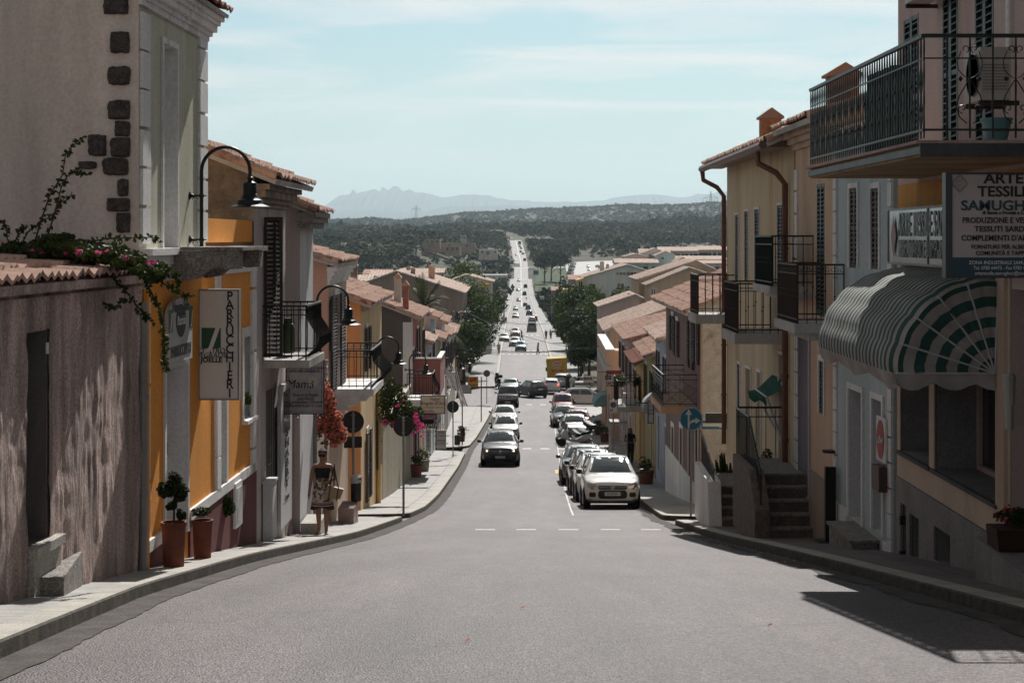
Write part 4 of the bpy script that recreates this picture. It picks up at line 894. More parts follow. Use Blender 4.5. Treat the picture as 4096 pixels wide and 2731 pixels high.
# striped awning
AW=bpy.data.materials.new('striped canvas'); AW.use_nodes=True; N,L,b=nodes_of(AW); b.inputs['Roughness'].default_value=.8
uvn=N.new('ShaderNodeUVMap'); s_=N.new('ShaderNodeSeparateXYZ'); L.new(uvn.outputs[0],s_.inputs[0])
a_=N.new('ShaderNodeMath'); a_.operation='FRACT'; L.new(s_.outputs[0],a_.inputs[0]); c_=N.new('ShaderNodeMath'); c_.operation='GREATER_THAN'; c_.inputs[1].default_value=.5; L.new(a_.outputs[0],c_.inputs[0])
mx=N.new('ShaderNodeMix'); mx.data_type='RGBA'; mx.inputs[6].default_value=(.43,.39,.37,1); mx.inputs[7].default_value=(.028,.095,.078,1); L.new(c_.outputs[0],mx.inputs[0])
nz=N.new('ShaderNodeTexNoise'); nz.inputs['Scale'].default_value=3; nz.inputs['Detail'].default_value=5; tc=N.new('ShaderNodeTexCoord'); L.new(tc.outputs['Object'],nz.inputs['Vector']); mrr=N.new('ShaderNodeMapRange'); mrr.inputs[1].default_value=.3; mrr.inputs[2].default_value=.7; mrr.inputs[3].default_value=.72; mrr.inputs[4].default_value=1.15; L.new(nz.outputs[0],mrr.inputs[0])
vm=N.new('ShaderNodeVectorMath'); vm.operation='SCALE'; L.new(mx.outputs[2],vm.inputs[0]); L.new(mrr.outputs[0],vm.inputs['Scale']); L.new(vm.outputs[0],b.inputs['Base Color'])
tr=N.new('ShaderNodeBsdfTranslucent'); ms=N.new('ShaderNodeMixShader'); ms.inputs[0].default_value=.2; L.new(vm.outputs[0],tr.inputs[0]); L.new(b.outputs[0],ms.inputs[1]); L.new(tr.outputs[0],ms.inputs[2]); L.new(ms.outputs[0],N['Material Output'].inputs[0])
def awning(label,Yn,Yf,xw,zp,Rh,Rv,nst,ribs=5,m_=AW,fr=GREYP,a_end=92):
    t=thing('awning',label,'awning',(xw,(Yn+Yf)/2,zp)); me=bpy.data.meshes.new('canopy'); vs=[];fs=[];uv=[]
    na=ribs*5; ny=26; L_=Yf-Yn; y0=-L_/2
    def pt(k,j,en=0):
        a=R(a_end)*k/na; loc=(k%5)/5; sag=.022*math.sin(math.pi*loc) if k%5 else 0; sg2=.018*math.sin(j*1.7+k)
        v=j/ny; dep=1+sag*(.6+.4*math.sin(math.pi*v))+(.003*math.sin(9*v*math.pi) if k%5 else 0)
        endr=.06*(max(0,abs(v-.5)*2-.86)/.14)**2
        return (-Rh*math.cos(a)*dep*(1-endr),y0+L_*v,Rv*math.sin(a)*dep*(1-endr))
    for k in range(na+1):
        for j in range(ny+1): vs.append(pt(k,j))
    for k in range(na):
        for j in range(ny): q=k*(ny+1)+j; fs.append((q,q+1,q+ny+2,q+ny+1)); uv+= [(j/ny*nst,0),((j+1)/ny*nst,0),((j+1)/ny*nst,0),(j/ny*nst,0)]
    for j in (0,ny):
        nr=6; base=len(vs)
        for k in range(na+1):
            x,y,z=pt(k,j); 
            for i in range(nr+1):
                f=i/nr; wob=.02*math.sin(k*2.1+i)*(f<1)*(f>0); vs.append((x*f,y+wob,z*f))
        for k in range(na):
            for i in range(nr): q=base+k*(nr+1)+i; fs.append((q,q+1,q+nr+2,q+nr+1)); u=[.25+i*4.5/nr,.25+(i+1)*4.5/nr]; uv+=[(u[0],0),(u[1],0),(u[1],0),(u[0],0)]
    base=len(vs); nv=24; drop=[.30*Rv]
    for j in range(nv+1):
        v=j/nv; y=y0+L_*v
        for i in range(4): vs.append((-Rh+.03*math.sin(j*1.3+i)*(i/3)+.06*(i/3),y,-(i/3)*(.16+.05*math.sin(v*math.pi*5))))
    for j in range(nv):
        for i in range(3): q=base+j*4+i; fs.append((q,q+1,q+5,q+4)); uv+=[(.1,0)]*4
    base=len(vs)
    for i_ in range(13):
        f=i_/12
        for k in range(3): vs.append((-Rh*(1-f),y0+.015*math.sin(i_*2)*k,-(k/2)*(.10+.09*abs(math.sin(f*math.pi*2.5)))))
    for i_ in range(12):
        for k in range(2): q=base+i_*3+k; fs.append((q,q+1,q+4,q+3)); uv+=[(.1,0)]*4
    me.from_pydata(vs,[],fs); me.materials.append(m_); ul=me.uv_layers.new(name='UVMap'); ul.data.foreach_set('uv',[c for p in uv for c in p]); me.polygons.foreach_set('use_smooth',[True]*len(me.polygons)); me.update()
    o=bpy.data.objects.new('canopy',me); COL.objects.link(o); o.parent=t
    for r_ in range(ribs+1):
        k=r_*5; a=pt(k,0); b_=pt(k,ny); m=MB(); m.tube([(0,a[1]-.01,0),(a[0]*1.01,a[1]-.01,a[2]*1.01),(b_[0]*1.01,b_[1]+.01,b_[2]*1.01),(0,b_[1]+.01,0)],.012,n=5); m.build('rib',fr,t)
    return t
FRW=mat('white awning frame',(.5,.49,.47),rough=.4)
awning('big green and white striped barrel awning over the near right shop windows',19.1,23.9,XB-.08,-1.48,1.12,1.06,24,fr=FRW)
# R2 light blue
q2=fl(3575,24.55,3338,28.75)
d1=Q(3392,1548,3462,2010,q2); d2=Q(3492,1590,3532,2090,q2); w=[Q(3400,755,3432,1070,q2),Q(3487,755,3518,1075,q2)]
d1=(d1[0]+.2,d1[1]-.1,ground_at(q2,2)+.3,d1[3]); d2=(d2[0],d2[1],ground_at(q2,1)+.25,d2[3])
t=house('pale_blue_house','pale blue house with white quoins and closed brown shutters beside the striped awning',q2,8,1.55,[PBLUE,PBLUE,LILW],holes=[(*d1,.35,2),(*d2,.3,2)]+[(*h,.15,2) for h in w],ridge=4,rise=1.5,over=.35,rake=.05)
for h in (d1,d2): door(t,q2,*h,dep=.32 if h is d1 else .28,m_=LILW,trim=TRIM,tw=.09)
for h in w: window(t,q2,*h,dep=.1,trim=TRIM,tw=.07,sh=SHGREY,shopen=False)
zs=[(-4.6+.36*k,-4.6+.36*k+.33) for k in range(17)]
quoins(t,q2,.02,.26,zs,d=.035); quoins(t,q2,q2.len-.26,q2.len-.02,zs,d=.035); band(t,q2,.27,d2[0]-.1,-6.2,-4.35,.03,TRIM,'base_band'); band(t,q2,d1[1]+.1,q2.len-.27,-6.4,-4.3,.03,TRIM,'base_band')
m=MB(); cx,cz=0,0; b0=Q(3524,1660,3560,1835,q2); t2=thing('oval_sign','white board with red oval logo fixed by the pale blue house corner','sign',tuple(q2.W(.35,.1,b0[2])),world=True)
q2.box(m,b0[0],b0[1]-.0,b0[2],b0[3],.04,.07); m.build('board',TRIM,t2); m=MB(); cc=q2.W((b0[0]+b0[1])/2,.071,(b0[2]+b0[3])/2); hw=(b0[1]-b0[0])*.42; hh=(b0[3]-b0[2])*.44
ux=Vector((q2.u.x,q2.u.y,0)); nx=Vector((q2.n.x,q2.n.y,0)); m.prism([cc+ux*(hw*math.cos(k*math.pi/12))+UP*(hh*math.sin(k*math.pi/12)) for k in range(24)],nx*.006); m.build('oval',REDM,t2)
text("dw",.2,TRIM,cc+nx*.012,-ux,EZ,t2,sh=.4,sx=1.3)
b0=Q(3530,1852,3560,1950,q2); m=MB(); q2.box(m,b0[0],b0[1],b0[2],b0[3],.04,.16); x=m.build('letter_box',mat('brown metal',(.09,.06,.05),rough=.5),org=tuple(q2.W(.3,.1,b0[2]))); tag(x,'brown metal letter box below the red oval sign on the right','letter box')
m=MB(); zg=ground_at(q2,1.2); q2.box(m,.9,2.6,zg-.2,zg+.14,.03,.40); q2.box(m,.86,2.64,zg+.14,zg+.18,.0,.44); x=m.build('stone_step',GRAN,org=tuple(q2.W(1.7,.3,zg))); tag(x,'wide brown stone step below the pale blue house doorway','step')
# R3 peach with green shutter
q3=fl(3337,28.8,3182,32.75)
w=[Q(3268,738,3298,1050,q3)]; d1=(q3.s_(3238),q3.s_(3190),ground_at(q3,3)+.75,q3.Z(3238,1340))
wl=[Q(3279,1440,3297,1650,q3)]
t=house('peach_house','peach house with long green shutter between the pale blue house and the yellow one',q3,8,2.0,[PEACHL,PEACHL,LILAC],holes=[(w[0][0],w[0][1],-1.35,w[0][3],.15),(*d1,.5,2),(*wl[0],.15)],ridge=4,rise=1.2,over=.45,rake=.0)
window(t,q3,w[0][0],w[0][1],-1.35,w[0][3],dep=.1,sh=GREENS,shopen=False); window(t,q3,*wl[0],dep=.1,sh=GREENS,shopen=False,trim=TRIM,tw=.08)
door(t,q3,*d1,dep=.45,m_=LILAC,trim=LILAC,tw=.1)
cornice(t,q3,0,q3.len,1.62,[(0,.1,.06),(.1,.2,.14),(.2,.34,.24)],m_=PEACHF); quoins(t,q3,q3.len-.32,q3.len-.02,[(-5+.42*k,-5+.42*k+.38) for k in range(15)],d=.03)
band(t,q3,.02,d1[0]-.12,-7,-4.1,.03,BROWNP,'base_render')
balcony(t,q3,-.9,1.25,-1.38,-.42,.80,th=.15,bar=.10,iron=mat('rust brown iron',(.045,.03,.026),rough=.6),scroll=True,end_bar=.16,knot=True,corbel=[(.12,.7)])
balcony(t,q3,1.95,4.1,-.86,.04,.78,th=.13,bar=.11,iron=IRONG,panels=[(1,mat('green reed screen',(.012,.03,.015),rough=.9,var=.4,vs=20))],end_bar=.16,knot=True,corbel=[(.1,.7)])
# R4 yellow house
q4=fl(3175,33.0,2908,43.3)
ws=[Q(3111,822,3133,1130,q4),Q(3020,838,3039,1130,q4),Q(2980,846,2995,1125,q4),Q(2943,860,2956,1125,q4)]
lw=[Q(2951,1452,2962,1728,q4)]; ld=[(q4.s_(3005),q4.s_(2985),-6.2,q4.Z(3005,1480)),(q4.s_(3045),q4.s_(3030),-5.3,q4.Z(3045,1492)),(q4.s_(3150),q4.s_(3118),-4.95,-2.3)]
hs=[(*h,.14) for h in ws]+[(*h,.14) for h in lw]+[(*h,.25) for h in ld]
t=house('tall_yellow_house','tall pale ochre house with copper downpipes, narrow brown shutters and brick chimney on the right',q4,8,1.92,[YELR,YELR,LILW],holes=hs,ridge=4,rise=1.7,over=.55,rake=.25)
for h in ws: window(t,q4,*h,dep=.1,sh=BROWNS,shopen=False,trim=TRIM,tw=.04)
for h in lw: window(t,q4,*h,dep=.1,sh=BROWNS,shopen=False,trim=TRIM,tw=.05)
for h in ld: door(t,q4,*h,dep=.2,m_=LILAC,trim=TRIM,tw=.06)
m=MB(); ez=1.72
m.tube([q4.W(-.15,.60,ez+.02),q4.W(q4.len+.25,.60,ez-.02)],.085,n=8); q4.box(m,-.1,q4.len+.2,ez-.02,ez+.16,.1,.56); m.build('gutter',mat('brown gutter',(.15,.09,.08),rough=.45),t)
for a in (.55,q4.len-.02):
    pipe(t,[q4.W(a+.1,.60,ez-.08),q4.W(a+.08,.58,ez-.3),q4.W(a,.25,ez-.48),q4.W(a,.08,ez-.7),q4.W(a,.08,-5.1)],.06,COPPER)
# chimney
cX_,cY_=(3025-CX)/F*37.5+.0,37.5; z0,z1=(HY-590)/F*cY_,(HY-478)/F*cY_
chimney(t,cX_+.3,cY_,z0-.9,z1,.42,mat('brick render',(.34,.15,.075),rough=.9,var=.35,vs=5,stain=.4,stc=(.14,.07,.045)),mat('chimney cap',(.25,.16,.11)))
chimney(t,(3345-CX)/F*30+.2,30.5,1.6,(HY-300)/F*30,.5,mat('brick render',(.34,.15,.075)),mat('chimney cap',(.25,.16,.11)))
balcony(t,q4,.85,2.95,-1.86,-.88,1.0,th=.2,bar=.12,iron=mat('rust brown iron',(.045,.03,.026)),end_bar=.17,knot=True,panels=[(1,mat('brown reed screen',(.05,.033,.032),rough=.9,var=.4,vs=20))])
balcony(t,q4,8.6,10.4,-1.83,-.88,.95,th=.22,bar=.12,iron=mat('rust brown iron',(.045,.03,.026)),end_bar=.17,knot=True,panels=[(1,mat('brown reed screen',(.05,.033,.032),rough=.9,var=.4,vs=20))])
# green worn awning with arms
t=thing('torn_awning','worn green canvas awning with bent white arms above the stair landing','awning',(4.9,35.5,-3.2),world=True); GC=mat('green canvas',(.012,.10,.07),rough=.85,var=.3,vs=6,trans=.25)
m=MB(); A_=[P(3130,1510,34.6),P(3095,1497,36.2),P(3025,1565,37),P(2975,1550,37.5)]
top=[P(3140,1520,34.4),P(3088,1498,35.5),P(3055,1530,35.9),P(3028,1556,36.2),P(3000,1562,36.4),P(2974,1553,36.6)]; bot=[P(3148,1548,33.9),P(3120,1560,34.2),P(3090,1580,34.5),P(3068,1588,34.7),P(3040,1592,34.9),P(2990,1560,35.6)]
n=len(top); m.add(top+bot,[(i,i+1,n+i+1,n+i) for i in range(n-1)]); fr_=[]
low=[P(3066,1635,34.7),P(3055,1612,34.75),P(3038,1600,34.8),P(3020,1610,34.9),P(3008,1603,35),P(2995,1588,35.2)]; upb=[P(3068,1588,34.7),P(3058,1589,34.75),P(3040,1592,34.9),P(3025,1580,35.05),P(3010,1570,35.3),P(2990,1562,35.6)]
m.add(upb+low,[(i,i+1,7+i,6+i) for i in range(5)]); o=m.build('canopy',GC,t)
m=MB(); m.tube([P(3068,1590,34.65),P(3022,1556,36.2)],.02,n=6); m.tube([P(3068,1592,34.65),P(3128,1765,34.4)],.03,n=6); m.tube([P(3055,1630,34.7),P(3105,1725,34.6)],.025,n=6); m.tube([P(3150,1530,34.2),P(3130,1535,34.3)],.05,n=8); m.build('arm',FRW,t)
# stairs near
def stairs(label,x0,x1,Y0,n,rise,run,zg,m_,rail=None,pill=None,name='outdoor_stairs'):
    t=thing(name,label,'stairs',((x0+x1)/2,Y0,zg),world=True); m=MB()
    for i in range(n): m.box(x0,Y0+run*i,zg-1.5,x1,Y0+run*i+(run if i<n-1 else 2.2),zg+rise*(i+1)-.035)
    m.build('steps',m_,t)
    m=MB()
    for i in range(n): m.box(x0-.01,Y0+run*i-.025,zg+rise*(i+1)-.034,x1+.01,Y0+run*i+(run-.03 if i<n-1 else 2.2),zg+rise*(i+1))
    m.build('treads',GRAN,t); return t
BRG=mat('brown granite',(.15,.115,.10),rough=.85,var=.25,vs=6,fine=.4,fs=45)
zg=zr(30.9)+.13
t=stairs('brown granite outdoor stairs with green iron rail, nearest on the right',4.52,5.33,30.7,5,.20,.30,zg+.0,BRG)
m=MB(); m.box(4.24,30.55,zg-.2,4.50,33.6,zg+.55); m.prism([(4.24,30.55,zg+.55),(4.24,33.6,zg+.55),(4.24,33.6,zg+1.15),(4.24,31.3,zg+1.15)],(.26,0,0)); m.build('side_wall',BRG,t)
m=MB(); xr_=4.36; pz=lambda Y:zg+1.15+min(1,max(0,(Y-30.7)/1.4))*.85
m.tube([(xr_,30.65,pz(30.65)),(xr_,32.2,pz(32.2)),(xr_,34.0,pz(34))],.022,n=6); m.tube([(xr_,30.65,zg+.55),(xr_,30.65,pz(30.65))],.016,n=5)
for Y in np.arange(30.8,34,.13): m.tube([(xr_,Y,zg+.62+min(.5,(Y-30.7)*.4)),(xr_,Y,pz(Y))],.009,n=4)
for k in range(6): m.tube([(4.36+.19*k,33.98,pz(34)-.95),(4.36+.19*k,33.98,pz(34))],.010,n=4)
m.tube([(4.36,33.98,pz(34)),(5.33,33.98,pz(34))],.022,n=6); m.tube([(4.36,33.98,pz(34)-.18),(5.33,33.98,pz(34)-.18)],.012,n=5); m.build('railing',IRONG,t)
zg=zr(37.6)+.13
t=stairs('farther brown stairs with white end pier and cactus on its landing',4.50,5.38,37.4,4,.19,.30,zg+.0,BRG)
m=MB(); m.prism([(4.20,37.3,zg-.2),(4.20,40.2,zg-.2),(4.20,40.2,zg+1.05),(4.20,37.55,zg+.95)],(.28,0,0)); m.build('side_wall',TRIM,t)
m=MB(); m.tube([(4.34,37.5,zg+1.2),(4.34,40.2,zg+1.75)],.02,n=6)
for Y in np.arange(37.55,40.2,.14): m.tube([(4.34,Y,zg+.95),(4.34,Y,zg+1.2+(Y-37.5)*.2)],.009,n=4)
m.build('railing',IRON,t)
# granite ramp wall at the near right
m=MB(); zt=-3.05; m.prism([(4.95,13,-4.9),(4.95,18.7,-4.9),(4.95,18.7,-3.19),(4.95,13,-3.40)],(.39,0,0)); x=m.build('ramp_wall',GRANB,org=(4.9,17,-4)); tag(x,'granite clad sloping ramp wall at the lower right edge','ramp')
m=MB(); m.tube([(5.2,18.3,-2.0),(5.2,18.3,-1.75)],.05,n=8); m.lathe([(.06,-1.75),(.07,-1.45),(.05,-1.42)],(5.2,18.3,0),n=10); x=m.build('wall_lamp',mat('frosted lamp',(.4,.38,.34),rough=.4),org=(5.2,18.3,-1.7)); tag(x,'small pale wall lamp beside the dark right doorway','lamp')
# thin dark column sign/post at blue house
m=MB(); Y=28.3; x0=(3302-CX)/F*Y; m.box(x0,Y,zr(Y)+.13,x0+.17,Y+.12,zr(Y)+.13+1.22); m.box(x0-.14,Y-.12,zr(Y)+.13,x0+.34,Y+.25,zr(Y)+.16); m.lathe([(.12,0),(.12,.04)],(x0+.12,Y+.3,zr(Y)+1.55),n=12); x=m.build('ashtray_post',IRON,org=(x0,Y,zr(Y))); tag(x,'slim black standing post on the pavement before the pale blue house','post')
# R5 mauve house with rough white gable
q5=fl(2812,49.6,2664,61.6)
ws=[Q(2785,1270,2794,1450,q5),Q(2763,1280,2772,1470,q5),Q(2705,1280,2713,1420,q5),Q(2688,1260,2694,1400,q5)]
gd=[(1.3,2.0),(3.2,4.0),(6.0,6.8),(9.0,9.8)]
t=house('mauve_house','mauve fronted house with coarse white gable and red tiled roof on the right',q5,9,-2.05,[MAUVE,WHROUGH,TRIM],holes=[(*h,.15) for h in ws]+[(a,b,zr(53+a)+.6,zr(53+a)+2.7,.15) for a,b in gd],ridge=4.5,rise=1.75,over=.5,rake=.0,roof=TILE)
for h in ws: window(t,q5,*h,dep=.12,sh=SHGREY,trim=TRIM,tw=.12,shw=.45)
for a,b in gd: window(t,q5,a,b,zr(53+a)+.6,zr(53+a)+2.7,dep=.12,trim=TRIM,tw=.13)
band(t,q5,0.001,.5,-14,-2.2,.02,PEACHL,'corner_strip'); band(t,q5,.6,q5.len,-14,zr(55)+1.1,.03,TRIM,'base_band')
balcony(t,q5,1.6,5.6,-4.95,-4.0,1.05,th=.2,cross=True,iron=IRONG,slab=plaster('dusty orange slab',(.40,.26,.17)),bar=.45)
for (Y0,Y1,ez,fm,sm,dp,rs_,rf,x0,x1,lb) in ((62,70,-3.6,plaster('soft blue plaster',(.36,.42,.52)),TRIM,8,1.5,TILEL,5.58,5.75,'soft blue house with pale tiled roof past the mauve one'),(70.3,79,-4.75,OLIVE,plaster('rose pale',(.48,.31,.26)),8,1.6,TILE,5.75,5.95,'ochre fronted house with pink gable on the right row'),(79.3,88,-5.7,YEL2,PINKU,7,1.4,TILER,5.95,6.1,'bright yellow low house with red tiles on the right row'),(88.3,103,-5.2,PINKU,PEACHF,10,1.2,TILE,6.1,6.3,'long pale rose house above the pizza sign'),(124,140,-6.6,SMOOTHP,PEACHL,22,3.9,TILEL,6.95,7.3,'big apricot gable house under a long pale tiled verge')):
    fa=Fa((x0,Y0),(x1,Y1)); hs=[]; n=max(1,int(fa.len/3)); g=zr((Y0+Y1)/2)
    for i in range(n):
        a=fa.len*(i+.5)/n; hs.append((a-.45,a+.45,ez-2.3,ez-.8,.15)); hs.append((a-.5,a+.5,g+.35,g+2.5,.15))
    t=house('terraced_house',lb,fa,dp,ez,[fm,sm,TRIM],ridge=dp/2,rise=rs_,over=.45,rake=.15,holes=hs,group='terraced houses down the right side',roof=rf)
    for i_,h in enumerate(hs): window(t,fa,*h[:4],dep=.13,trim=TRIM,tw=.11,sh=(random.choice([SHGREY,GREENS]) if i_%2==0 else None),shw=.3)
# apricot terrace house
fa=Fa((5.9,104.5),(6.2,121)); t=house('terrace_house','apricot flat roofed block with pale blue trim and walled roof terrace',fa,5,-9.0+1.35,[PEACHL,PEACHL,PBLUE],flat_top=True,holes=[(2,4,-12,-9.6,.2),(7,9,-12,-9.6,.2)])
m=MB(); e=-7.65; fa.box(m,0,fa.len,e+.0,e+.9,-.2,.25); fa.box(m,0,.2,e,e+.9,-5,-.2); m.build('parapet',PEACHL,t); m=MB(); fa.box(m,-.05,fa.len+.05,e+.9,e+.98,-.25,.3); m.build('coping',TRIM,t); band(t,fa,0,fa.len,e-.5,e-.02,.3,PBLUE,'blue_trim')
# ================= VEGETATION =================
def leafmat(name,c1,c2,sc=.6,tr=.22,rough=.6,rw_=.45,p0=.4,p1=1.):
    m=bpy.data.materials.new(name); m.use_nodes=True; N,L,b=nodes_of(m); b.inputs['Roughness'].default_value=min(.95,rough+.2); b.inputs['Specular IOR Level'].default_value=.15
    g=N.new('ShaderNodeNewGeometry'); tc=N.new('ShaderNodeTexCoord'); n=N.new('ShaderNodeTexNoise'); n.inputs['Scale'].default_value=sc; n.inputs['Detail'].default_value=3; L.new(tc.outputs['Object'],n.inputs['Vector'])
    a=N.new('ShaderNodeMath'); a.operation='MULTIPLY_ADD'; a.inputs[1].default_value=rw_; L.new(g.outputs['Random Per Island'],a.inputs[0]); L.new(n.outputs[0],a.inputs[2])
    r=N.new('ShaderNodeValToRGB'); e=r.color_ramp.elements; e[0].position=p0; e[1].position=p1; e[0].color=(*c1,1); e[1].color=(*c2,1); L.new(a.outputs[0],r.inputs[0]); L.new(r.outputs[0],b.inputs['Base Color'])
    if tr:
        t=N.new('ShaderNodeBsdfTranslucent'); L.new(r.outputs[0],t.inputs[0]); ms=N.new('ShaderNodeMixShader'); ms.inputs[0].default_value=tr; L.new(b.outputs[0],ms.inputs[1]); L.new(t.outputs[0],ms.inputs[2]); L.new(ms.outputs[0],N['Material Output'].inputs[0])
    return m
WOOD=leafmat('woodland leaves',(.011,.020,.010),(.085,.092,.042),sc=.018,tr=0,rough=.9,rw_=.22,p0=.46,p1=.80)
LEAF=leafmat('street tree leaves',(.018,.035,.012),(.11,.15,.045),sc=.7); LEAFD=leafmat('dark glossy leaves',(.012,.024,.010),(.05,.075,.025),sc=1.2,rough=.4); PALML=leafmat('palm leaves',(.02,.035,.015),(.08,.10,.045),sc=.8,rough=.4)
BARK=mat('bark',(.07,.05,.038),rough=.95,var=.4,vs=6,bump=1,bs=20)
def npmesh(name,V,Fc,mats,smooth=False):
    me=bpy.data.meshes.new(name); V=np.asarray(V,dtype=np.float32).reshape(-1,3); Fc=np.asarray(Fc,dtype=np.int32); k=Fc.shape[1]
    me.vertices.add(len(V)); me.vertices.foreach_set('co',V.ravel()); me.loops.add(Fc.size); me.loops.foreach_set('vertex_index',Fc.ravel()); me.polygons.add(len(Fc)); me.polygons.foreach_set('loop_start',np.arange(0,Fc.size,k,dtype=np.int32)); me.polygons.foreach_set('loop_total',np.full(len(Fc),k,dtype=np.int32))
    me.update(calc_edges=True)
    for m in (mats if isinstance(mats,list) else [mats]): me.materials.append(m)
    return me
def leafcards(C,Nn,sz,r):
    """triangle pairs (quads) centred at C, facing roughly along Nn"""
    n=len(C); a=r.normal(size=(n,3)); Nn=Nn+r.normal(size=(n,3))*.55; Nn/=np.linalg.norm(Nn,axis=1)[:,None]+1e-9
    U=np.cross(Nn,a); U/=np.linalg.norm(U,axis=1)[:,None]+1e-9; W_=np.cross(Nn,U); s=(sz*r.uniform(.6,1.3,n))[:,None]
    V=np.stack([C-U*s,C+W_*s*.55,C+U*s,C-W_*s*.55],1).reshape(-1,3); Fq=np.arange(4*n).reshape(-1,4); return V,Fq
def lumpy(n,r,nl=9,R_=(1,1,1),lr=(.28,.5),fill=.35):
    """points and outward normals on a cluster of lumps inside a unit crown"""
    cs=[];rs=[]
    for i in range(nl):
        d=r.normal(size=3); d/=np.linalg.norm(d); d*=r.uniform(.3,.78); 
        if d[2]<-.3: d[2]*=.5
        cs.append(d); rs.append(r.uniform(*lr))
    cs.append(np.zeros(3)); rs.append(.55); cs=np.array(cs); rs=np.array(rs); k=r.choice(len(cs),n,p=rs**2/np.sum(rs**2))
    d=r.normal(size=(n,3)); d/=np.linalg.norm(d,axis=1)[:,None]; rad=r.uniform(.72,1.08,n)[:,None]; 
    Pn=(cs[k]+d*rs[k][:,None]*rad)*np.array(R_); return Pn,d
def woodland(name,pts,sizes,nleaf,mat_,lsz=.30,nv=10,squash=.8):
    r=np.random.default_rng(5); VV=[];base=[]
    for v in range(nv):
        C,D=lumpy(nleaf,r,nl=7); V,Fq=leafcards(C,D,np.full(nleaf,lsz),r); base.append(V)
    k=r.integers(0,nv,len(pts)); out=[]
    B=np.stack(base)[k]; th=r.uniform(0,6.28,len(pts)); c,s=np.cos(th)[:,None],np.sin(th)[:,None]; x=B[:,:,0]*c-B[:,:,1]*s; y=B[:,:,0]*s+B[:,:,1]*c
    S=sizes[:,None]; V=np.stack([x*S+pts[:,0:1],y*S+pts[:,1:2],B[:,:,2]*S*squash*r.uniform(.75,1.2,len(pts))[:,None]+pts[:,2:3]],2).reshape(-1,3)
    me=npmesh(name,V,np.arange(len(V)).reshape(-1,4),mat_); o=bpy.data.objects.new(name,me); COL.objects.link(o); o['kind']='stuff'; return o
def clear_zone(px,Y,X):
    xc=(xl(Y)+xr(Y))/2
    if Y<1950 and abs(X-xc)<(xr(Y)-xl(Y))/2+4+ (1.5 if Y<1000 else 0): return True
    if 2120<px<2310 and 850<Y<1120: return True
    if 2255<px<2560 and 960<Y<1200: return True
    if px>2230 and Y<620: return True
    
    if px<1990 and Y<(330 if px>1500 else 400): return True
    if px<1800 and Y<400: return True
    if 1690<px<1905 and 1035<Y<1080 : return True
    return False
wp=[];ws_=[]
Y=325.
rw=np.random.default_rng(11)
while Y<2500:
    st=5.0+Y*.0032; x=700.
    while x<3500:
        px=x+rw.uniform(-.5,.5)*st/Y*F; yy=Y+rw.uniform(-5,5); X=(px-CX)/F*yy
        clump=math.sin(px*.011+yy*.004)*math.sin(yy*.013-px*.003)+.5*math.sin(px*.031+yy*.02)
        if not clear_zone(px,yy,X) and not (clump<-.95 and rw.random()<.75) and not (rw.random()<(.12 if yy<1500 else .04)):
            s=rw.uniform(2.2,5.2)*(1+.2*(yy>1500))*(1+.38*max(-1,min(1,clump))); 
            if rw.random()<.05: s*=1.5
            wp.append((X,yy,hland(px,yy)+s*.35)); ws_.append(s)
        x+=st/Y*F
    Y+=11
woodland('woodland',np.array(wp),np.array(ws_),64,WOOD,lsz=.24)
wp=[];ws_=[]
for Y_ in np.arange(335,1000,2.6):
    for sd0 in (-1,1):
        for _ in range(2):
            off=rw.uniform(4.4,9.5) if sd0<0 else rw.uniform(3.6,8.5)
            if sd0>0 and Y_>840: continue
            X=(xl(Y_)-off) if sd0<0 else (xr(Y_)+off); px=CX+X/Y_*F; s=rw.uniform(1.,2.2)*(1.5 if off>7 else 1)
            wp.append((X,Y_,hland(px,Y_) +s*.3)); ws_.append(s)
woodland('roadside_bushes',np.array(wp),np.array(ws_),60,WOOD,lsz=.24)
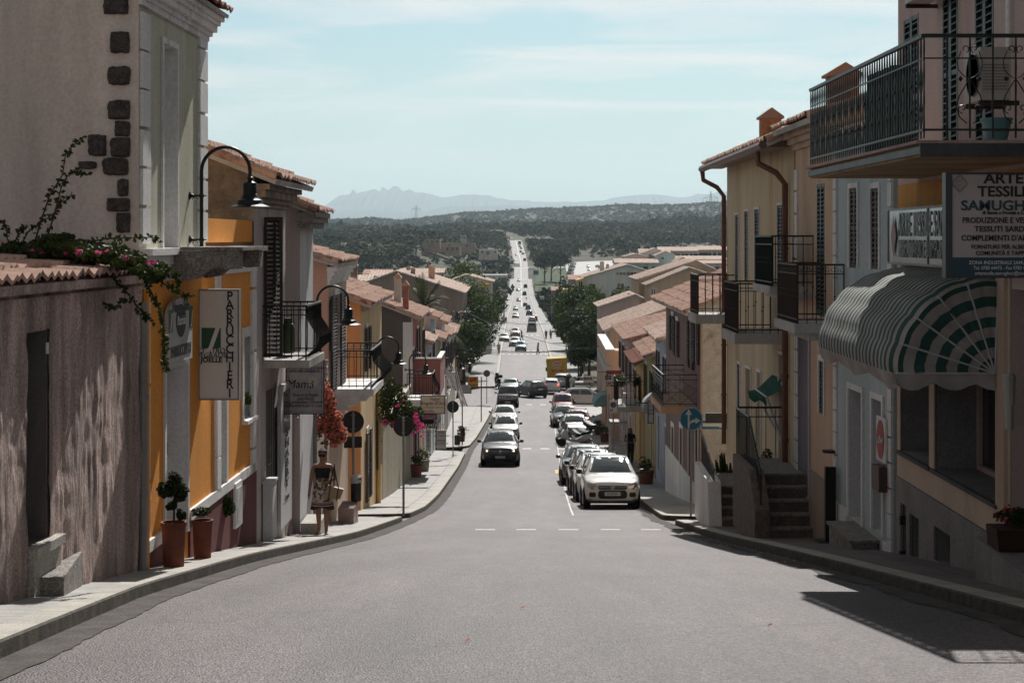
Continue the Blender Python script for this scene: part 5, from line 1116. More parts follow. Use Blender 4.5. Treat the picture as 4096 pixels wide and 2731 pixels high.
# bigger rounded pines standing above the wood on the right horizon and left skyline
wp=[];ws_=[]
for px in list(np.arange(1240,2000,28))+list(np.arange(2110,3100,20)):
    for _ in range(2):
        p_=px+rw.uniform(-14,14); yy=rw.uniform(1850,2350); big=(2620<px<3050); s=rw.uniform(5,9) if big else rw.uniform(3,6.5); wp.append(((p_-CX)/F*yy,yy,hland(p_,yy)+s*(1.0 if big else .6))); ws_.append(s)
woodland('skyline_pines',np.array(wp),np.array(ws_),110,WOOD,lsz=.2,squash=.75)
wp=[];ws_=[]
for _ in range(5200):
    px=rw.uniform(1100,3300); yy=rw.uniform(2700,4500); s=rw.uniform(3,9); wp.append(((px-CX)/F*yy,yy,hland(px,yy)+s*.15)); ws_.append(s)
woodland('hill_scrub',np.array(wp),np.array(ws_),22,WOOD,lsz=.42,squash=.55)
def tree(label,X,Y,zb,h,rx,ry,m_=None,n=2600,ls=.16,trunk=.16,seed=1,name='street_tree',grp=None,low=.14,fork=True):
    m_=m_ or LEAF; r=np.random.default_rng(seed); t=thing(name,label,'tree',(X,Y,zb),group=grp); ch=h*(1-low); cz=h*low+ch/2
    m=MB(); lean=r.uniform(-.3,.3); m.tube([(0,0,-.3),(lean*.2,0,h*.2),(lean*.5,.1,h*.45),(lean,.1,h*.8)],[trunk*1.25,trunk,trunk*.75,trunk*.25],n=8)
    if fork:
        for k in range(6):
            a=r.uniform(0,6.28); z0=h*r.uniform(.25,.5); m.tube([(lean*.3,0,z0),(math.cos(a)*rx*.35,math.sin(a)*ry*.35,z0+ch*.22),(math.cos(a)*rx*.75,math.sin(a)*ry*.75,z0+ch*.5)],[trunk*.5,trunk*.3,trunk*.1],n=5)
    m.build('trunk',BARK,t,smooth=True)
    C,D=lumpy(n,r,nl=16,R_=(rx,ry,ch/2),lr=(.30,.48)); C[:,2]+=cz; V,Fq=leafcards(C,D,np.full(n,ls),r); o=bpy.data.objects.new('crown',npmesh('crown',V,Fq,m_)); COL.objects.link(o); o.parent=t; return t
sd=1
for X,Y,h,rx,lb in ((-5.2,190,7.4,2.3,'nearest dark street tree at the left junction corner'),(-5.6,203,8.6,2.9,'second leafy street tree up the left pavement'),(-5.3,219,10.4,3.4,'third street tree on the left, behind the nearest two'),(-5.4,238,11.5,3.8,'tall dark street tree mid row on the left pavement'),(-5.8,262,12.5,4.4,'broad street tree on the left above the crossing'),(-6.5,290,12.5,4.8,'rounded street tree on the left beyond the crossing'),(-7.5,325,11,4.6,'large street tree by the white billboard on the left'),(-9,375,12,5.5,'big dark tree under the oval fuel sign'),(-11,430,12,6,'dark tree crown behind the oval fuel sign'),(-16,300,9,4,'dark garden tree beside the yellow walled house')):
    sd+=1; tree(lb,X,Y,zr(Y),h*1.05,rx*1.2,rx*1.3,LEAFD if sd%3==0 else LEAF,n=6500,ls=.17 if Y<260 else .24,seed=sd,grp='street trees on the left pavement')
for X,Y,h,rx,lb in ((11.2,199,8.2,2.9,'leafy tree against the apricot terrace block'),(13.2,214,8.6,3.2,'light green tree behind the apricot terrace block'),(8.6,196,6.6,2.2,'nearest small leafy tree behind the yellow truck on the right'),(8.2,208,9.5,2.7,'tall dark tree over the right pavement past the truck'),(8.9,224,9.8,3.2,'dense dark street tree, second past the truck on the right'),(9.6,243,10.5,3.6,'bushy street tree on the right near the crossing'),(12.8,236,8.4,3.1,'green garden tree beside the right lamp cluster'),(11,268,10.5,3.8,'large dark tree on the right beyond the crossing'),(12.5,300,10,4.2,'wide dark tree on the right below the white house'),(16.5,262,9.2,3.6,'bright green tree below the white house'),(20.5,275,9,3.6,'yellowish green tree at the foot of the white house'),(25.5,285,8.6,3.2,'garden tree at the right corner of the white house'),(13,360,10,4.5,'dark tree on the right at the row of lamp posts'),(14.5,430,9,4.5,'olive tree on the right beside the far road'),(16,520,8,4.5,'grey green roadside tree on the far right verge')):
    sd+=1; tree(lb,X,Y,zr(Y),h*1.05,rx*1.2,rx*1.3,LEAFD if sd%2==0 else LEAF,n=6500,ls=.17 if Y<260 else .24,seed=sd,grp='street trees on the right pavement')
for px,Y,h,lb in ((2178,960,17,'leftmost umbrella pine above the park lawn'),(2205,985,18,'middle umbrella pine above the park lawn'),(2243,975,18,'rightmost umbrella pine above the park lawn')):
    sd+=1; tree(lb,(px-CX)/F*Y,Y,hland(px,Y),h,6.5,6.5,WOOD,n=900,ls=.7,trunk=.4,seed=sd,name='umbrella_pine',grp='umbrella pines above the lawn',low=.42)
tree('pointed dark conifer between the pink and yellow far houses',(2257-CX)/F*420,420,-21.5,12,2.0,2.0,LEAFD,n=900,ls=.4,seed=77,name='conifer',low=.05)
def palm(label,X,Y,zb,h,nf=34,Lf=3.2,seed=3,droop=1.0):
    r=random.Random(seed); t=thing('palm_tree',label,'palm tree',(X,Y,zb)); m=MB(); m.tube([(0,0,0),(.1,0,h*.5),(0,0,h)],[.3,.22,.26],n=9); m.build('trunk',BARK,t)
    for i in range(nf):
        a=r.uniform(0,6.28); e=r.uniform(-.2,1.35); l=Lf*r.uniform(.8,1.1); pts=[]
        for k in range(9):
            f=k/8; x=l*f*math.cos(e)*(1-.1*f); z=l*f*math.sin(e)-droop*l*.55*f*f*math.cos(e)*(1.0); pts.append(Vector((math.cos(a)*x,math.sin(a)*x,h+z)))
        m=MB(); m.tube(pts,[.03*(1-k/9) for k in range(9)],n=4); sidev=Vector((-math.sin(a),math.cos(a),0))
        for k in range(26):
            f=.12+.86*k/25; j=min(7,int(f*8)); b=pts[j].lerp(pts[j+1],f*8-j); d=(pts[j+1]-pts[j]).normalized()
            for s in (1,-1):
                ll=.55*math.sin(math.pi*min(1,f*.85+.12))*l/3; e_=b+(sidev*s+d*.6).normalized()*ll+Vector((0,0,-.12*ll)); w=d*.03; m.add([b-w,b+w,e_],[(0,1,2)])
        m.build('frond',PALML,t)
palm('dark palm crown in front of the big brown gable',-6.9,138,zr(138),8.6,seed=4); palm('ragged lower palm with drooping fronds right of the dark palm',-5.6,146,zr(146),6.6,nf=16,Lf=3.0,seed=9,droop=1.4)
palm('palm with upright fronds above the lamp cluster on the right',9.6,252,zr(252),8.2,seed=6,Lf=3.0)
# ================= DISTANT BUILDINGS =================
def gable_house(name,label,outl,Y,deep,wall,roof,wins=(),zb=None,group=None,over=.4,cat='house',side=None,roofn=True,q=2,cw=.28):
    """outl: roofline seen from the street end, picture columns and rows at depth Y"""
    p=[P(x,y,Y) for x,y in outl]; zb=(zr(Y)-1 if zb is None else zb); t=thing(name,label,cat,(p[0].x,Y,zb),group=group,world=True)
    m=MB(); poly=[(p[0].x,Y,zb)]+[tuple(v) for v in p]+[(p[-1].x,Y,zb)]; m.prism(poly,(0,deep,0)); m.build('wall',wall,t)
    if roofn:
        r=MB()
        for a,b in zip(p[:-1],p[1:]):
            if abs(b.x-a.x)<.2: continue
            lo,hi=(a,b) if a.z<b.z else (b,a); d=(hi-lo).normalized(); ov=over if lo in (p[0],p[-1]) else 0
            O=lo-d*ov+Vector((0,-.3,.07)); slope(r,O,(0,deep+.6,0),hi-lo+d*(ov+.05),th=.12,cw=cw,q=q,rl=.45)
        r.build('roof',[roof,CONC],t)
    for wn in wins:
        x0,y0,x1,y1=wn[:4]; a,b=P(x0,y1,Y),P(x1,y0,Y); m=MB(); f=.08
        for c in ((a.x-f,a.z-f,b.x+f,a.z),(a.x-f,b.z,b.x+f,b.z+f),(a.x-f,a.z,a.x,b.z),(b.x,a.z,b.x+f,b.z),((a.x+b.x)/2-.04,a.z,(a.x+b.x)/2+.04,b.z)): m.box(c[0],Y-.07,c[1],c[2],Y-.005,c[3])
        wo=m.build('window',TRIM,t); g=MB(); g.box(a.x,Y-.03,a.z,b.x,Y-.01,b.z); g.build('pane',GLASS,wo)
        if len(wn)>4:
            m=MB(); w_=(b.x-a.x)*.5; m.box(a.x-w_-f,Y-.1,a.z,a.x-f,Y-.02,b.z); m.box(b.x+f,Y-.1,a.z,b.x+w_+f,Y-.02,b.z); m.build('shutters',CONC,wo)
    return t
def block(label,px0,px1,ytop,yeave,Y,wall,roof,nw=0,rows=1,deep=9,zb=None,ybot=None,name='house',group=None,wmat=None,flat_=False):
    """a long house whose eaves run across the view"""
    x0,x1=(px0-CX)/F*Y,(px1-CX)/F*Y; ze=(HY-yeave)/F*Y; zt=(HY-ytop)/F*(Y+deep*.5); zb=((HY-ybot)/F*Y if ybot else zr(min(Y,900))-1) if zb is None else zb
    t=thing(name,label,'house',(x0,Y,zb),group=group,world=True); m=MB(); m.box(x0,Y,zb,x1,Y+deep,ze); m.build('wall',wall,t)
    if not flat_:
        r=MB(); zt=max(zt,ze+.8); d=Vector((0,deep/2+.4,zt-ze)); slope(r,(x0-.3,Y-.4,ze-.0),(x1-x0+.6,0,0),d,th=.12,cw=.5,q=2,rl=.8,amp=.08); slope(r,(x0-.3,Y+deep+.4,ze),(x1-x0+.6,0,0),(0,-deep/2-.4,zt-ze),th=.12,cw=.5,q=2,rl=.8,amp=.08)
        m=MB(); [m.add([(x,Y,ze+.02),(x,Y+deep,ze+.02),(x,Y+deep/2,zt-.15)],[(0,1,2)]) for x in (x0,x1)]; r.build('roof',[roof,CONC],t); m.build('gable',wall,t)
    rr=random.Random(int(px0))
    for j in range(rows):
        for i in range(nw):
            cx=x0+(x1-x0)*(i+.5+rr.uniform(-.15,.15))/nw; w=rr.choice([.9,1.1,1.6]); z1=ze-.9-j*2.9; z0=z1-rr.choice([1.2,1.3,2.0]); m=MB(); m.box(cx-w/2-.07,Y-.06,z0-.07,cx+w/2+.07,Y-.003,z1+.07); wo=m.build('window',CONC,t); g=MB(); g.box(cx-w/2,Y-.09,z0,cx+w/2,Y-.061,z1); g.build('pane',wmat or GLASS,wo)
    return t
FW=plaster('far white wall',(.62,.61,.59),bump=0); FP=plaster('far pink wall',(.52,.44,.41),bump=0); FB=plaster('far pale blue wall',(.50,.57,.57),bump=0)
t=gable_house('white_house','large white gabled house with four windows above the right trees',[(2335,1110),(2510,1060),(2640,1100)],300,16,FW,TILEL,wins=[(2478,1089,2502,1100,1),(2523,1089,2546,1100,1),(2354,1136,2381,1159),(2469,1134,2496,1159),(2525,1134,2543,1158)],zb=-19)
chimney(t,(2408-CX)/F*305,305,-6.5,(HY-1050)/F*305,.7,CONC); chimney(t,(2430-CX)/F*308,308,-6.5,(HY-1060)/F*308,.5,CONC)
gable_house('yellow_block','small yellow block with open balcony at the left end of the white house',[(2306,1120),(2336,1112)],296,5,YEL2,TILEL,zb=-19,roofn=False,wins=[(2314,1124,2330,1150)])
block('olive yellow low block behind the dark conifer',2255,2312,1150,1158,330,YEL2,TILE,flat_=True,zb=-20); block('lilac pink low house behind the yellow block',2278,2340,1100,1118,350,plaster('far lilac',(.30,.22,.25),bump=0),TILE,nw=2,zb=-20)
block('small lilac roofed shed by the right lamp row',2208,2265,1150,1162,440,plaster('far lilac',(.30,.22,.25)),TILE,zb=-24)
gable_house('apricot_house','apricot house with two stepped clay roofs and a wall air conditioner on the right',[(2556,1117),(2782,1044),(2850,1075)],215,14,PEACHL,TILEL,zb=-17,cw=.24)
gable_house('apricot_house','lower apricot wing with pale tiled verge in front of the stepped roof',[(2594,1138),(2757,1072),(2812,1090)],208,6.5,PEACHL,TILEL,zb=-17,cw=.24,wins=[(2605,1155,2622,1180)])
t=gable_house('rose_house','low rose house with long tiled roof, two yellow chimneys and a stacked clay chimney',[(2405,1225),(2540,1180),(2560,1190)],176,9,PINKU,TILEL,zb=-16); chimney(t,(2516-CX)/F*178,178,-8,(HY-1180)/F*178,.35,YEL2); chimney(t,(2529-CX)/F*178,178,-8,(HY-1186)/F*178,.3,YEL2); chimney(t,(2502-CX)/F*177,177,-8,(HY-1200)/F*177,.5,TILER)
block('pale blue and white long house in the far right town',2462,2632,1036,1052,440,FB,TILEL,nw=5,zb=-19,rows=2)
block('white gabled hall with grey roofs above the far right town',2560,2680,996,1020,500,FW,TILEL,nw=2,zb=-19)
block('row of pinkish apartments under the right woods',2635,2790,988,1004,590,FP,TILEL,nw=9,rows=2,zb=-22,group='far right apartments'); block('pale apartments with pink roof at the far right, highest row',2795,2960,984,1000,600,FP,TILEL,nw=9,rows=2,zb=-22,group='far right apartments')
block('middle row of pale apartments at the far right',2700,2905,1024,1038,520,FW,TILEL,nw=9,rows=2,zb=-22,group='far right apartments'); block('lowest row of pinkish houses at the far right',2755,2905,1042,1054,480,FP,TILEL,nw=6,rows=1,zb=-22,group='far right apartments'); block('small hipped pale house before the far right apartments',2655,2692,1040,1056,470,FP,TILEL,nw=2,zb=-20)
for x0,x1,yt,ye,Yg,lb,ws_g in ((2575,2665,994,1012,455,'white gabled house above the pale blue long house',FW),(2625,2700,1006,1022,445,'pale blue gabled house right of the white gabled one',FB),(2500,2590,1016,1026,448,'low grey shed roof left of the white gabled house',FP),(2705,2760,1030,1046,432,'small white gabled house before the middle apartments',FW)): gable_house('gabled_house',lb,[(x0,ye),((x0+x1)/2,yt),(x1,ye)],Yg,10,ws_g,TILEL,zb=-18,wins=[(x0+20,ye+6,x0+30,ye+16)],group='gabled houses in the far right town')
t=gable_house('brown_gable_house','big brown gable house rising behind the left row',[(1385,1158),(1587,1086),(1850,1170)],196,26,BROWNP,TILEL,zb=-16,cw=.3); chimney(t,(1652-CX)/F*200,200,-5,(HY-1075)/F*200,.5,STAINW); chimney(t,(1722-CX)/F*204,204,-7,(HY-1066)/F*204,.45,plaster('apricot chimney',(.4,.26,.18))); chimney(t,(1733-CX)/F*204,204,-7,(HY-1075)/F*204,.35,plaster('apricot chimney',(.4,.26,.18)))
for i,(a,b,y0,y1,Y) in enumerate(((1380,1480,1100,1125,265),(1455,1560,1080,1097,330),(1480,1600,1097,1106,290),(1600,1700,1078,1092,350),(1695,1772,1076,1092,340))):
    block(['long pale roofed house at the far left','pink roofed house at the top of the left town','low grey roofed house just left of the brown gable','pale house peeping over the brown gable ridge','bluish white house with wide window over the brown gable'][i],a,b,y0,y1,Y,FW if i%2 else FP,TILE if i==1 else TILEL,nw=2,zb=-19,group='houses behind the left row')
t=gable_house('yellow_walled_house','white house with yellow balcony wall and pale tiled roof by the left trees',[(1818,1118),(1862,1101),(1966,1127)],255,12,FW,TILEL,zb=-17)
m=MB(); a,b=P(1917,1153,254.9),P(1957,1128,254.9); m.box(a.x,252.8,a.z,b.x,254.97,b.z-.2); m.build('balcony',YEL2,t)
block('low fuel station canopy roof in the woods on the left',1893,2030,1090,1099,520,FW,TILEL,flat_=True,zb=(HY-1110)/F*520,deep=8,name='canopy')
for i,(a,b,y0,y1,Y,w_) in enumerate(((1698,1760,950,956,1050,BROWNP),(1690,1900,958,972,1065,BROWNP),(1610,1650,934,940,1300,FP),(1840,1864,936,941,1350,FP),(1915,1990,990,998,1010,FP),(1780,1840,968,984,1045,BROWNP))):
    block(['white shed roof at the edge of the left woods','long low brown works building in the left woods','small house alone high in the left woods','tiny pale house under the left skyline','low wall and yard building beside the far road','pale works office in the left woods'][i],a,b,y0,y1,Y,w_,TILEL,nw=3,deep=10,flat_=True,zb=(HY-y1)/F*Y-6,group='buildings in the left woods')
# park lawn, car park
LAWN=mat('lawn grass',(.045,.07,.02),rough=.95,var=.35,vs=.2,fine=.2,fs=3)
def drape(name,m_,f0,f1,Y0,Y1,dz,n=24):
    m=MB(); vs=[];fs=[];w=9
    for j in range(n+1):
        Y=Y0+(Y1-Y0)*j/n
        for i in range(w): px=f0(Y)+(f1(Y)-f0(Y))*i/(w-1); vs.append(((px-CX)/F*Y,Y,hland(px,Y)+dz))
    for j in range(n):
        for i in range(w-1): q=j*w+i; fs.append((q,q+1,q+w+1,q+w))
    m.add(vs,fs); o=m.build(name,m_,smooth=True); o['kind']='structure'; return o
drape('lawn',LAWN,lambda Y:2140,lambda Y:2285-(Y-880)*.08,880,1095,.5); drape('park_path',mat('pale gravel',(.35,.31,.27)),lambda Y:2140,lambda Y:2268,1096,1104,.6)
drape('car_park',mat('pale concrete',(.34,.33,.32),var=.1,vs=.3),lambda Y:2272-(Y-960)*.08,lambda Y:2540,965,1150,.5)
flat('traffic_island',LAWN,-2.2,5.0,1118,1150,.15); flat('cross_road',ASPH,-70,90,1110,1117,.02)
# ================= VEHICLES =================
from mathutils.bvhtree import BVHTree
def paint(name,col,metal=.3,rough=.35): return mat(name,col,rough=rough,metal=metal,var=.04,vs=2,coat=.8,spec=.5)
CG=mat('car glass',(.02,.025,.027),rough=.03,var=.2,spec=1.0,coat=1.0); TYRE=mat('tyre rubber',(.012,.012,.012),rough=.85); RIM=mat('alloy rim',(.30,.30,.31),rough=.35,metal=.8); PLAS=mat('black plastic',(.014,.014,.015),rough=.5)
LAMPG=mat('headlamp glass',(.42,.43,.44),rough=.08,metal=.7,var=.3,vs=20,coat=1); REDL=mat('tail lamp',(.25,.01,.01),rough=.15,coat=1); PLT=mat('number plate',(.66,.66,.64),rough=.4); CHR=mat('chrome trim',(.55,.55,.56),rough=.12,metal=1.)
LITR=mat('lit brake lamp',(.8,.05,.03),rough=.2,emit=(1,.09,.04,3.0)); LITW=mat('lit head lamp',(.8,.75,.6),rough=.2,emit=(1,.75,.42,2.2))
STY={ # L,W,H and stations: y/L from the nose, w, z low, belt, cabin w, top
'hatch':(3.65,1.64,1.55,[(0,.60,.36,.62,.50,.66),(.02,.84,.27,.72,.74,.78),(.08,.97,.22,.82,.86,.88),(.19,1,.20,.90,.86,.96),(.235,1,.20,.95,.84,1.02),(.30,1,.20,.96,.80,1.22),(.36,1,.20,.97,.76,1.36),(.415,1,.20,.97,.73,1.46),(.47,1,.20,.98,.72,1.53),(.65,1,.20,.99,.72,1.55),(.86,1,.20,1.0,.72,1.51),(.93,.98,.22,1.0,.72,1.38),(.985,.93,.28,.97,.80,1.03),(1,.85,.36,.9,.75,.95)]),
'suv':(4.33,1.80,1.62,[(0,.58,.42,.70,.5,.74),(.018,.86,.30,.80,.74,.86),(.07,.98,.24,.88,.86,.94),(.2,1,.22,.96,.86,1.04),(.26,1,.22,1.0,.84,1.09),(.33,1,.22,1.02,.79,1.30),(.39,1,.22,1.03,.74,1.46),(.44,1,.22,1.03,.72,1.56),(.5,1,.22,1.04,.70,1.61),(.68,1,.22,1.06,.70,1.61),(.85,1,.22,1.08,.70,1.55),(.95,.97,.26,1.08,.74,1.22),(.99,.92,.32,1.0,.8,1.08),(1,.84,.4,.95,.75,1.0)]),
'jeep':(4.35,1.80,1.76,[(0,.80,.48,.86,.74,.92),(.012,.94,.36,.98,.84,1.04),(.05,1,.32,1.02,.88,1.08),(.2,1,.30,1.05,.88,1.11),(.30,1,.30,1.06,.88,1.14),(.38,1,.30,1.08,.76,1.66),(.43,1,.30,1.09,.75,1.75),(.68,1,.30,1.1,.75,1.76),(.93,1,.30,1.1,.75,1.72),(.98,.98,.34,1.08,.8,1.15),(1,.94,.42,1.0,.8,1.06)]),
'estate':(4.5,1.80,1.50,[(0,.58,.38,.62,.5,.66),(.02,.86,.26,.72,.74,.77),(.08,.98,.21,.82,.86,.87),(.2,1,.20,.89,.87,.95),(.27,1,.20,.93,.85,.99),(.33,1,.20,.94,.80,1.19),(.385,1,.20,.95,.75,1.33),(.43,1,.20,.96,.72,1.425),(.49,1,.20,.96,.7,1.49),(.68,1,.20,.97,.7,1.50),(.86,1,.20,.98,.70,1.45),(.94,.98,.22,.98,.72,1.28),(.985,.94,.30,.95,.8,1.0),(1,.86,.38,.88,.75,.92)]),
'sedan':(4.5,1.76,1.44,[(0,.58,.38,.60,.5,.64),(.02,.86,.26,.70,.74,.75),(.08,.98,.21,.80,.86,.85),(.2,1,.20,.87,.87,.92),(.30,1,.20,.91,.85,.97),(.43,1,.20,.93,.72,1.37),(.5,1,.20,.94,.7,1.43),(.62,1,.20,.95,.7,1.43),(.72,1,.20,.95,.72,1.35),(.84,1,.20,.96,.84,1.03),(.97,.95,.24,.93,.82,.98),(1,.86,.36,.86,.75,.9)]),
'van':(4.9,1.92,1.95,[(0,.70,.40,.72,.6,.76),(.015,.90,.30,.84,.8,.9),(.06,1,.26,.98,.88,1.05),(.14,1,.24,1.06,.88,1.15),(.26,1,.24,1.1,.84,1.80),(.31,1,.24,1.1,.84,1.93),(.7,1,.24,1.1,.85,1.95),(.96,1,.24,1.1,.85,1.92),(.99,.98,.28,1.08,.9,1.2),(1,.95,.36,1.05,.9,1.15)]),
'kangoo':(4.0,1.68,1.80,[(0,.62,.38,.68,.5,.72),(.02,.86,.27,.80,.76,.86),(.08,.98,.23,.90,.86,.97),(.18,1,.22,.98,.86,1.06),(.25,1,.22,1.02,.84,1.12),(.38,1,.22,1.04,.76,1.66),(.44,1,.22,1.05,.75,1.77),(.7,1,.22,1.06,.75,1.80),(.94,1,.22,1.06,.76,1.74),(.985,.97,.26,1.05,.84,1.15),(1,.92,.36,1.0,.8,1.05)])}
def car(style,label,pm,group,plate='EV 832SN',facing='front',rails=False,grille='bar',lit=False,brake=False,rack=False,scale=1.,front_trim=None,badge=True,fog=True,dark_low=False):
    Ln,Wd,Ht,st=STY[style]; hw=Wd/2; t=thing('car',label,'car',(0,0,0),group=group)
    ys=np.array([s[0] for s in st])*Ln-Ln/2; tb=np.array([s[1:] for s in st]); yy=np.unique(np.concatenate([ys,np.linspace(-Ln/2,Ln/2,30)]))
    m=MB(); vs=[]; fs=[]; prof=11
    def sec(y):
        w,zl,zb,cw,zt=[float(np.interp(y,ys,tb[:,k])) for k in range(5)]; w*=hw; cw*=hw; mid=(zl+zb)/2
        return [(0,zl-.02),(w*.80,zl),(w*.955,zl+.07),(w*.995,mid-.05),(w,mid+.08),(w*.985,zb-.02),(w*.95,zb+.015),(cw+(w*.95-cw)*.12,zt-.09*(zt-zb)/.5-.02),(cw*.92,zt-.015),(cw*.55,zt+.012),(0,zt+.022)]
    for y in yy:
        s=sec(y); full=s+[(-x,z) for x,z in s[-2:0:-1]]; vs+=[(x,y,z) for x,z in full]
    n=2*prof-2
    for j in range(len(yy)-1):
        for k in range(n): fs.append((j*n+k,j*n+(k+1)%n,(j+1)*n+(k+1)%n,(j+1)*n+k))
    fs.append(tuple(range(n))[::-1]); fs.append(tuple(range((len(yy)-1)*n,len(yy)*n))); m.add(vs,fs); body=m.build('body',pm,t,smooth=True)
    bvh=BVHTree.FromPolygons(vs,[f if len(f)==4 else f for f in fs])
    def patch(outline,side,mt,name,parent,off=.006,res=7):
        """outline: list of 2-D points (x,z) or (y,z); laid on the body from that side"""
        cx=sum(p[0] for p in outline)/len(outline); cz=sum(p[1] for p in outline)/len(outline); rings=[]; n_=len(outline); V=[];Fq=[]
        def proj(a,z):
            if side in('front','back'): o=Vector((a,-9 if side=='front' else 9,z)); d=Vector((0,1 if side=='front' else -1,0))
            else: o=Vector((9*(1 if side=='right' else -1),a,z)); d=Vector((-1 if side=='right' else 1,0,0))
            h=bvh.ray_cast(o,d)
            if h[0] is None: h=bvh.find_nearest(o+d*(9-hw if side in('left','right') else 9-Ln/2))
            return h[0]-d*off
        for i in range(res+1):
            f=i/res
            for (a,z) in outline: V.append(proj(cx+(a-cx)*f,cz+(z-cz)*f) if f>0 else proj(cx,cz))
        for i in range(res):
            for k in range(n_): Fq.append((i*n_+k,i*n_+(k+1)%n_,(i+1)*n_+(k+1)%n_,(i+1)*n_+k))
        q=MB(); q.add(V,Fq); return q.build(name,mt,parent,smooth=True)
    def rr(x0,z0,x1,z1,r=.04,n=4,tap=0.):
        r=min(r,abs(x1-x0)/2.01,abs(z1-z0)/2.01); out=[]
        for cx,cz,a0 in ((x1-r,z1-r,0),(x0+r,z1-r,90),(x0+r,z0+r,180),(x1-r,z0+r,270)):
            for k in range(n+1):
                a=R(a0+90*k/n); x=cx+r*math.cos(a); z=cz+r*math.sin(a); x=(x-(x0+x1)/2)*(1-tap*(z-z0)/(z1-z0))+(x0+x1)/2; out.append((x,z))
        # denser edges so the panel follows the body
        o2=[]
        for i,p in enumerate(out):
            q=out[(i+1)%len(out)]; o2.append(p)
            if math.dist(p,q)>.15: o2+= [(p[0]+(q[0]-p[0])*k/5,p[1]+(q[1]-p[1])*k/5) for k in range(1,5)]
        return o2
    iw=[i for i,s in enumerate(st) if s[5]-s[3]>.34]; cb=st[iw[0]]; hz=st[iw[0]-1]
    zb=[s for s in st if s[5]-s[3]<.14][0:99][-1][5] if False else (st[iw[0]-2][5]+.05 if style in('hatch','suv','estate') else hz[5]+.05); zt=Ht-.04; ws=patch(rr(-hw*.80,zb,hw*.80,zt,.07,tap=.16),'front',CG,'windscreen',t)
    q=MB(); [q.tube([Vector((x,0,0)),Vector((x+.42,-.05,.03))],.01,n=4) for x in (-.5,.1)]; 
    hit=bvh.ray_cast(Vector((0,-9,zb)),Vector((0,1,0)))[0]; q.v=[(a,b+hit.y-.02,c+zb-.005) for a,b,c in q.v]; q.build('wiper',PLAS,ws)
    rb=st[-2]; zr0=rb[5]+.06; patch(rr(-hw*.74,zr0+.03,hw*.74,Ht-.14,.08,tap=.12),'back',CG,'rear_window',t)
    yc0=-Ln/2+Ln*cb[0]; ye=-Ln/2+Ln*st[iw[-1]][0]
    for sd_ in ('left','right'):
        z0=cb[3]+.05; z1=Ht-.16; ym=(yc0+ye)/2
        patch([(yc0-.05,z0),(ym-.28,z0),(ym-.04,z0),(ym-.04,z1),(ym-.28,z1),(yc0+.25,z1-.02),(yc0+.08,z1-.16)],sd_,CG,'side_window',t)
        patch([(ym+.04,z0),(ym+.3,z0),(ye-.05,z0+.03),(ye-.14,z1-.08),(ye-.3,z1),(ym+.04,z1)],sd_,CG,'side_window',t)
        sx=1 if sd_=='right' else -1
        mm=MB(); mm.lathe([(0,-.10),(.07,-.07),(.085,0),(.07,.07),(0,.10)],(0,0,0),n=10,ax='x'); mm.v=[(a+sx*(hw+.12),b+yc0-.25,c+z0+.07) for a,b,c in mm.v]; mm.tube([(sx*(hw*.93),yc0-.2,z0+.0),(sx*(hw+.08),yc0-.25,z0+.04)],.025,n=5); mm.build('mirror',PLAS if style!='estate' else pm,t,smooth=True)
    r_=.31 if style in('hatch','sedan','estate','kangoo') else .35
    for yw in (-Ln/2+Ln*.19,Ln/2-Ln*.18):
        for sx in (1,-1):
            a=MB(); a.lathe([(r_+.05,-.001),(r_+.05,.012)],(0,0,0),n=24,ax='x'); a.v=[(sx*(abs(x)+hw-.012),y+yw,z+r_+.02) for x,y,z in a.v]; a.build('wheel_arch',PLAS,t)
            w=MB(); w.lathe([(r_*.66,-.11),(r_*.97,-.10),(r_,-.06),(r_,.06),(r_*.97,.10),(r_*.66,.11)],(sx*(hw-.085),yw,r_),n=24,ax='x'); wo=w.build('wheel',TYRE,t,smooth=True)
            w=MB(); w.lathe([(r_*.64,.0),(r_*.6,.01),(.05,.03),(0,.03)],(0,0,0),n=20,ax='x'); w.v=[(sx*(x+hw+.02),y+yw,z+r_) for x,y,z in w.v]; w.build('rim',RIM,wo,smooth=True)
    u=MB(); u.box(-hw*.8,-Ln/2+.25,.17,hw*.8,Ln/2-.25,.3); u.build('underbody',PLAS,t)
    # front
    zh=st[1][4]-.02 if False else st[1][5]
    hl=(.60 if style!='jeep' else .70)
    for sx in (1,-1):
        if style=='jeep':
            o=[(sx*hw*.70+.11*math.cos(k*math.pi/8),.82+.11*math.sin(k*math.pi/8)) for k in range(16)]
        else:
            zc=zh-.10; o=[(sx*hw*a,zc+b) for a,b in ((.56,-.02),(.62,-.09),(.76,-.10),(.87,-.04),(.90,.06),(.86,.12),(.72,.09),(.60,.05))]
        h=patch(o,'front',LAMPG,'headlight',t,off=.012)
        if lit or style=='jeep': 
            o2=[(sx*hw*.70+.045*math.cos(k*math.pi/5),zh-.11+.045*math.sin(k*math.pi/5)) for k in range(10)]; patch(o2,'front',LITW if lit else CHR,'bulb',h,off=.02,res=2)
        patch([(sx*hw*a,b) for a,b in ((.62,1.0*(zr0)-.24),(.90,zr0-.24),(.92,zr0-.02),(.84,zr0+.02),(.66,zr0-.06))],'back',LITR if brake else REDL,'tail_light',t,off=.012)
        if fog: patch(rr(sx*hw*.60,.36,sx*hw*.84,.50,.05) if sx>0 else rr(-hw*.84,.36,-hw*.60,.50,.05),'front',PLAS,'fog_recess',t,off=.008)
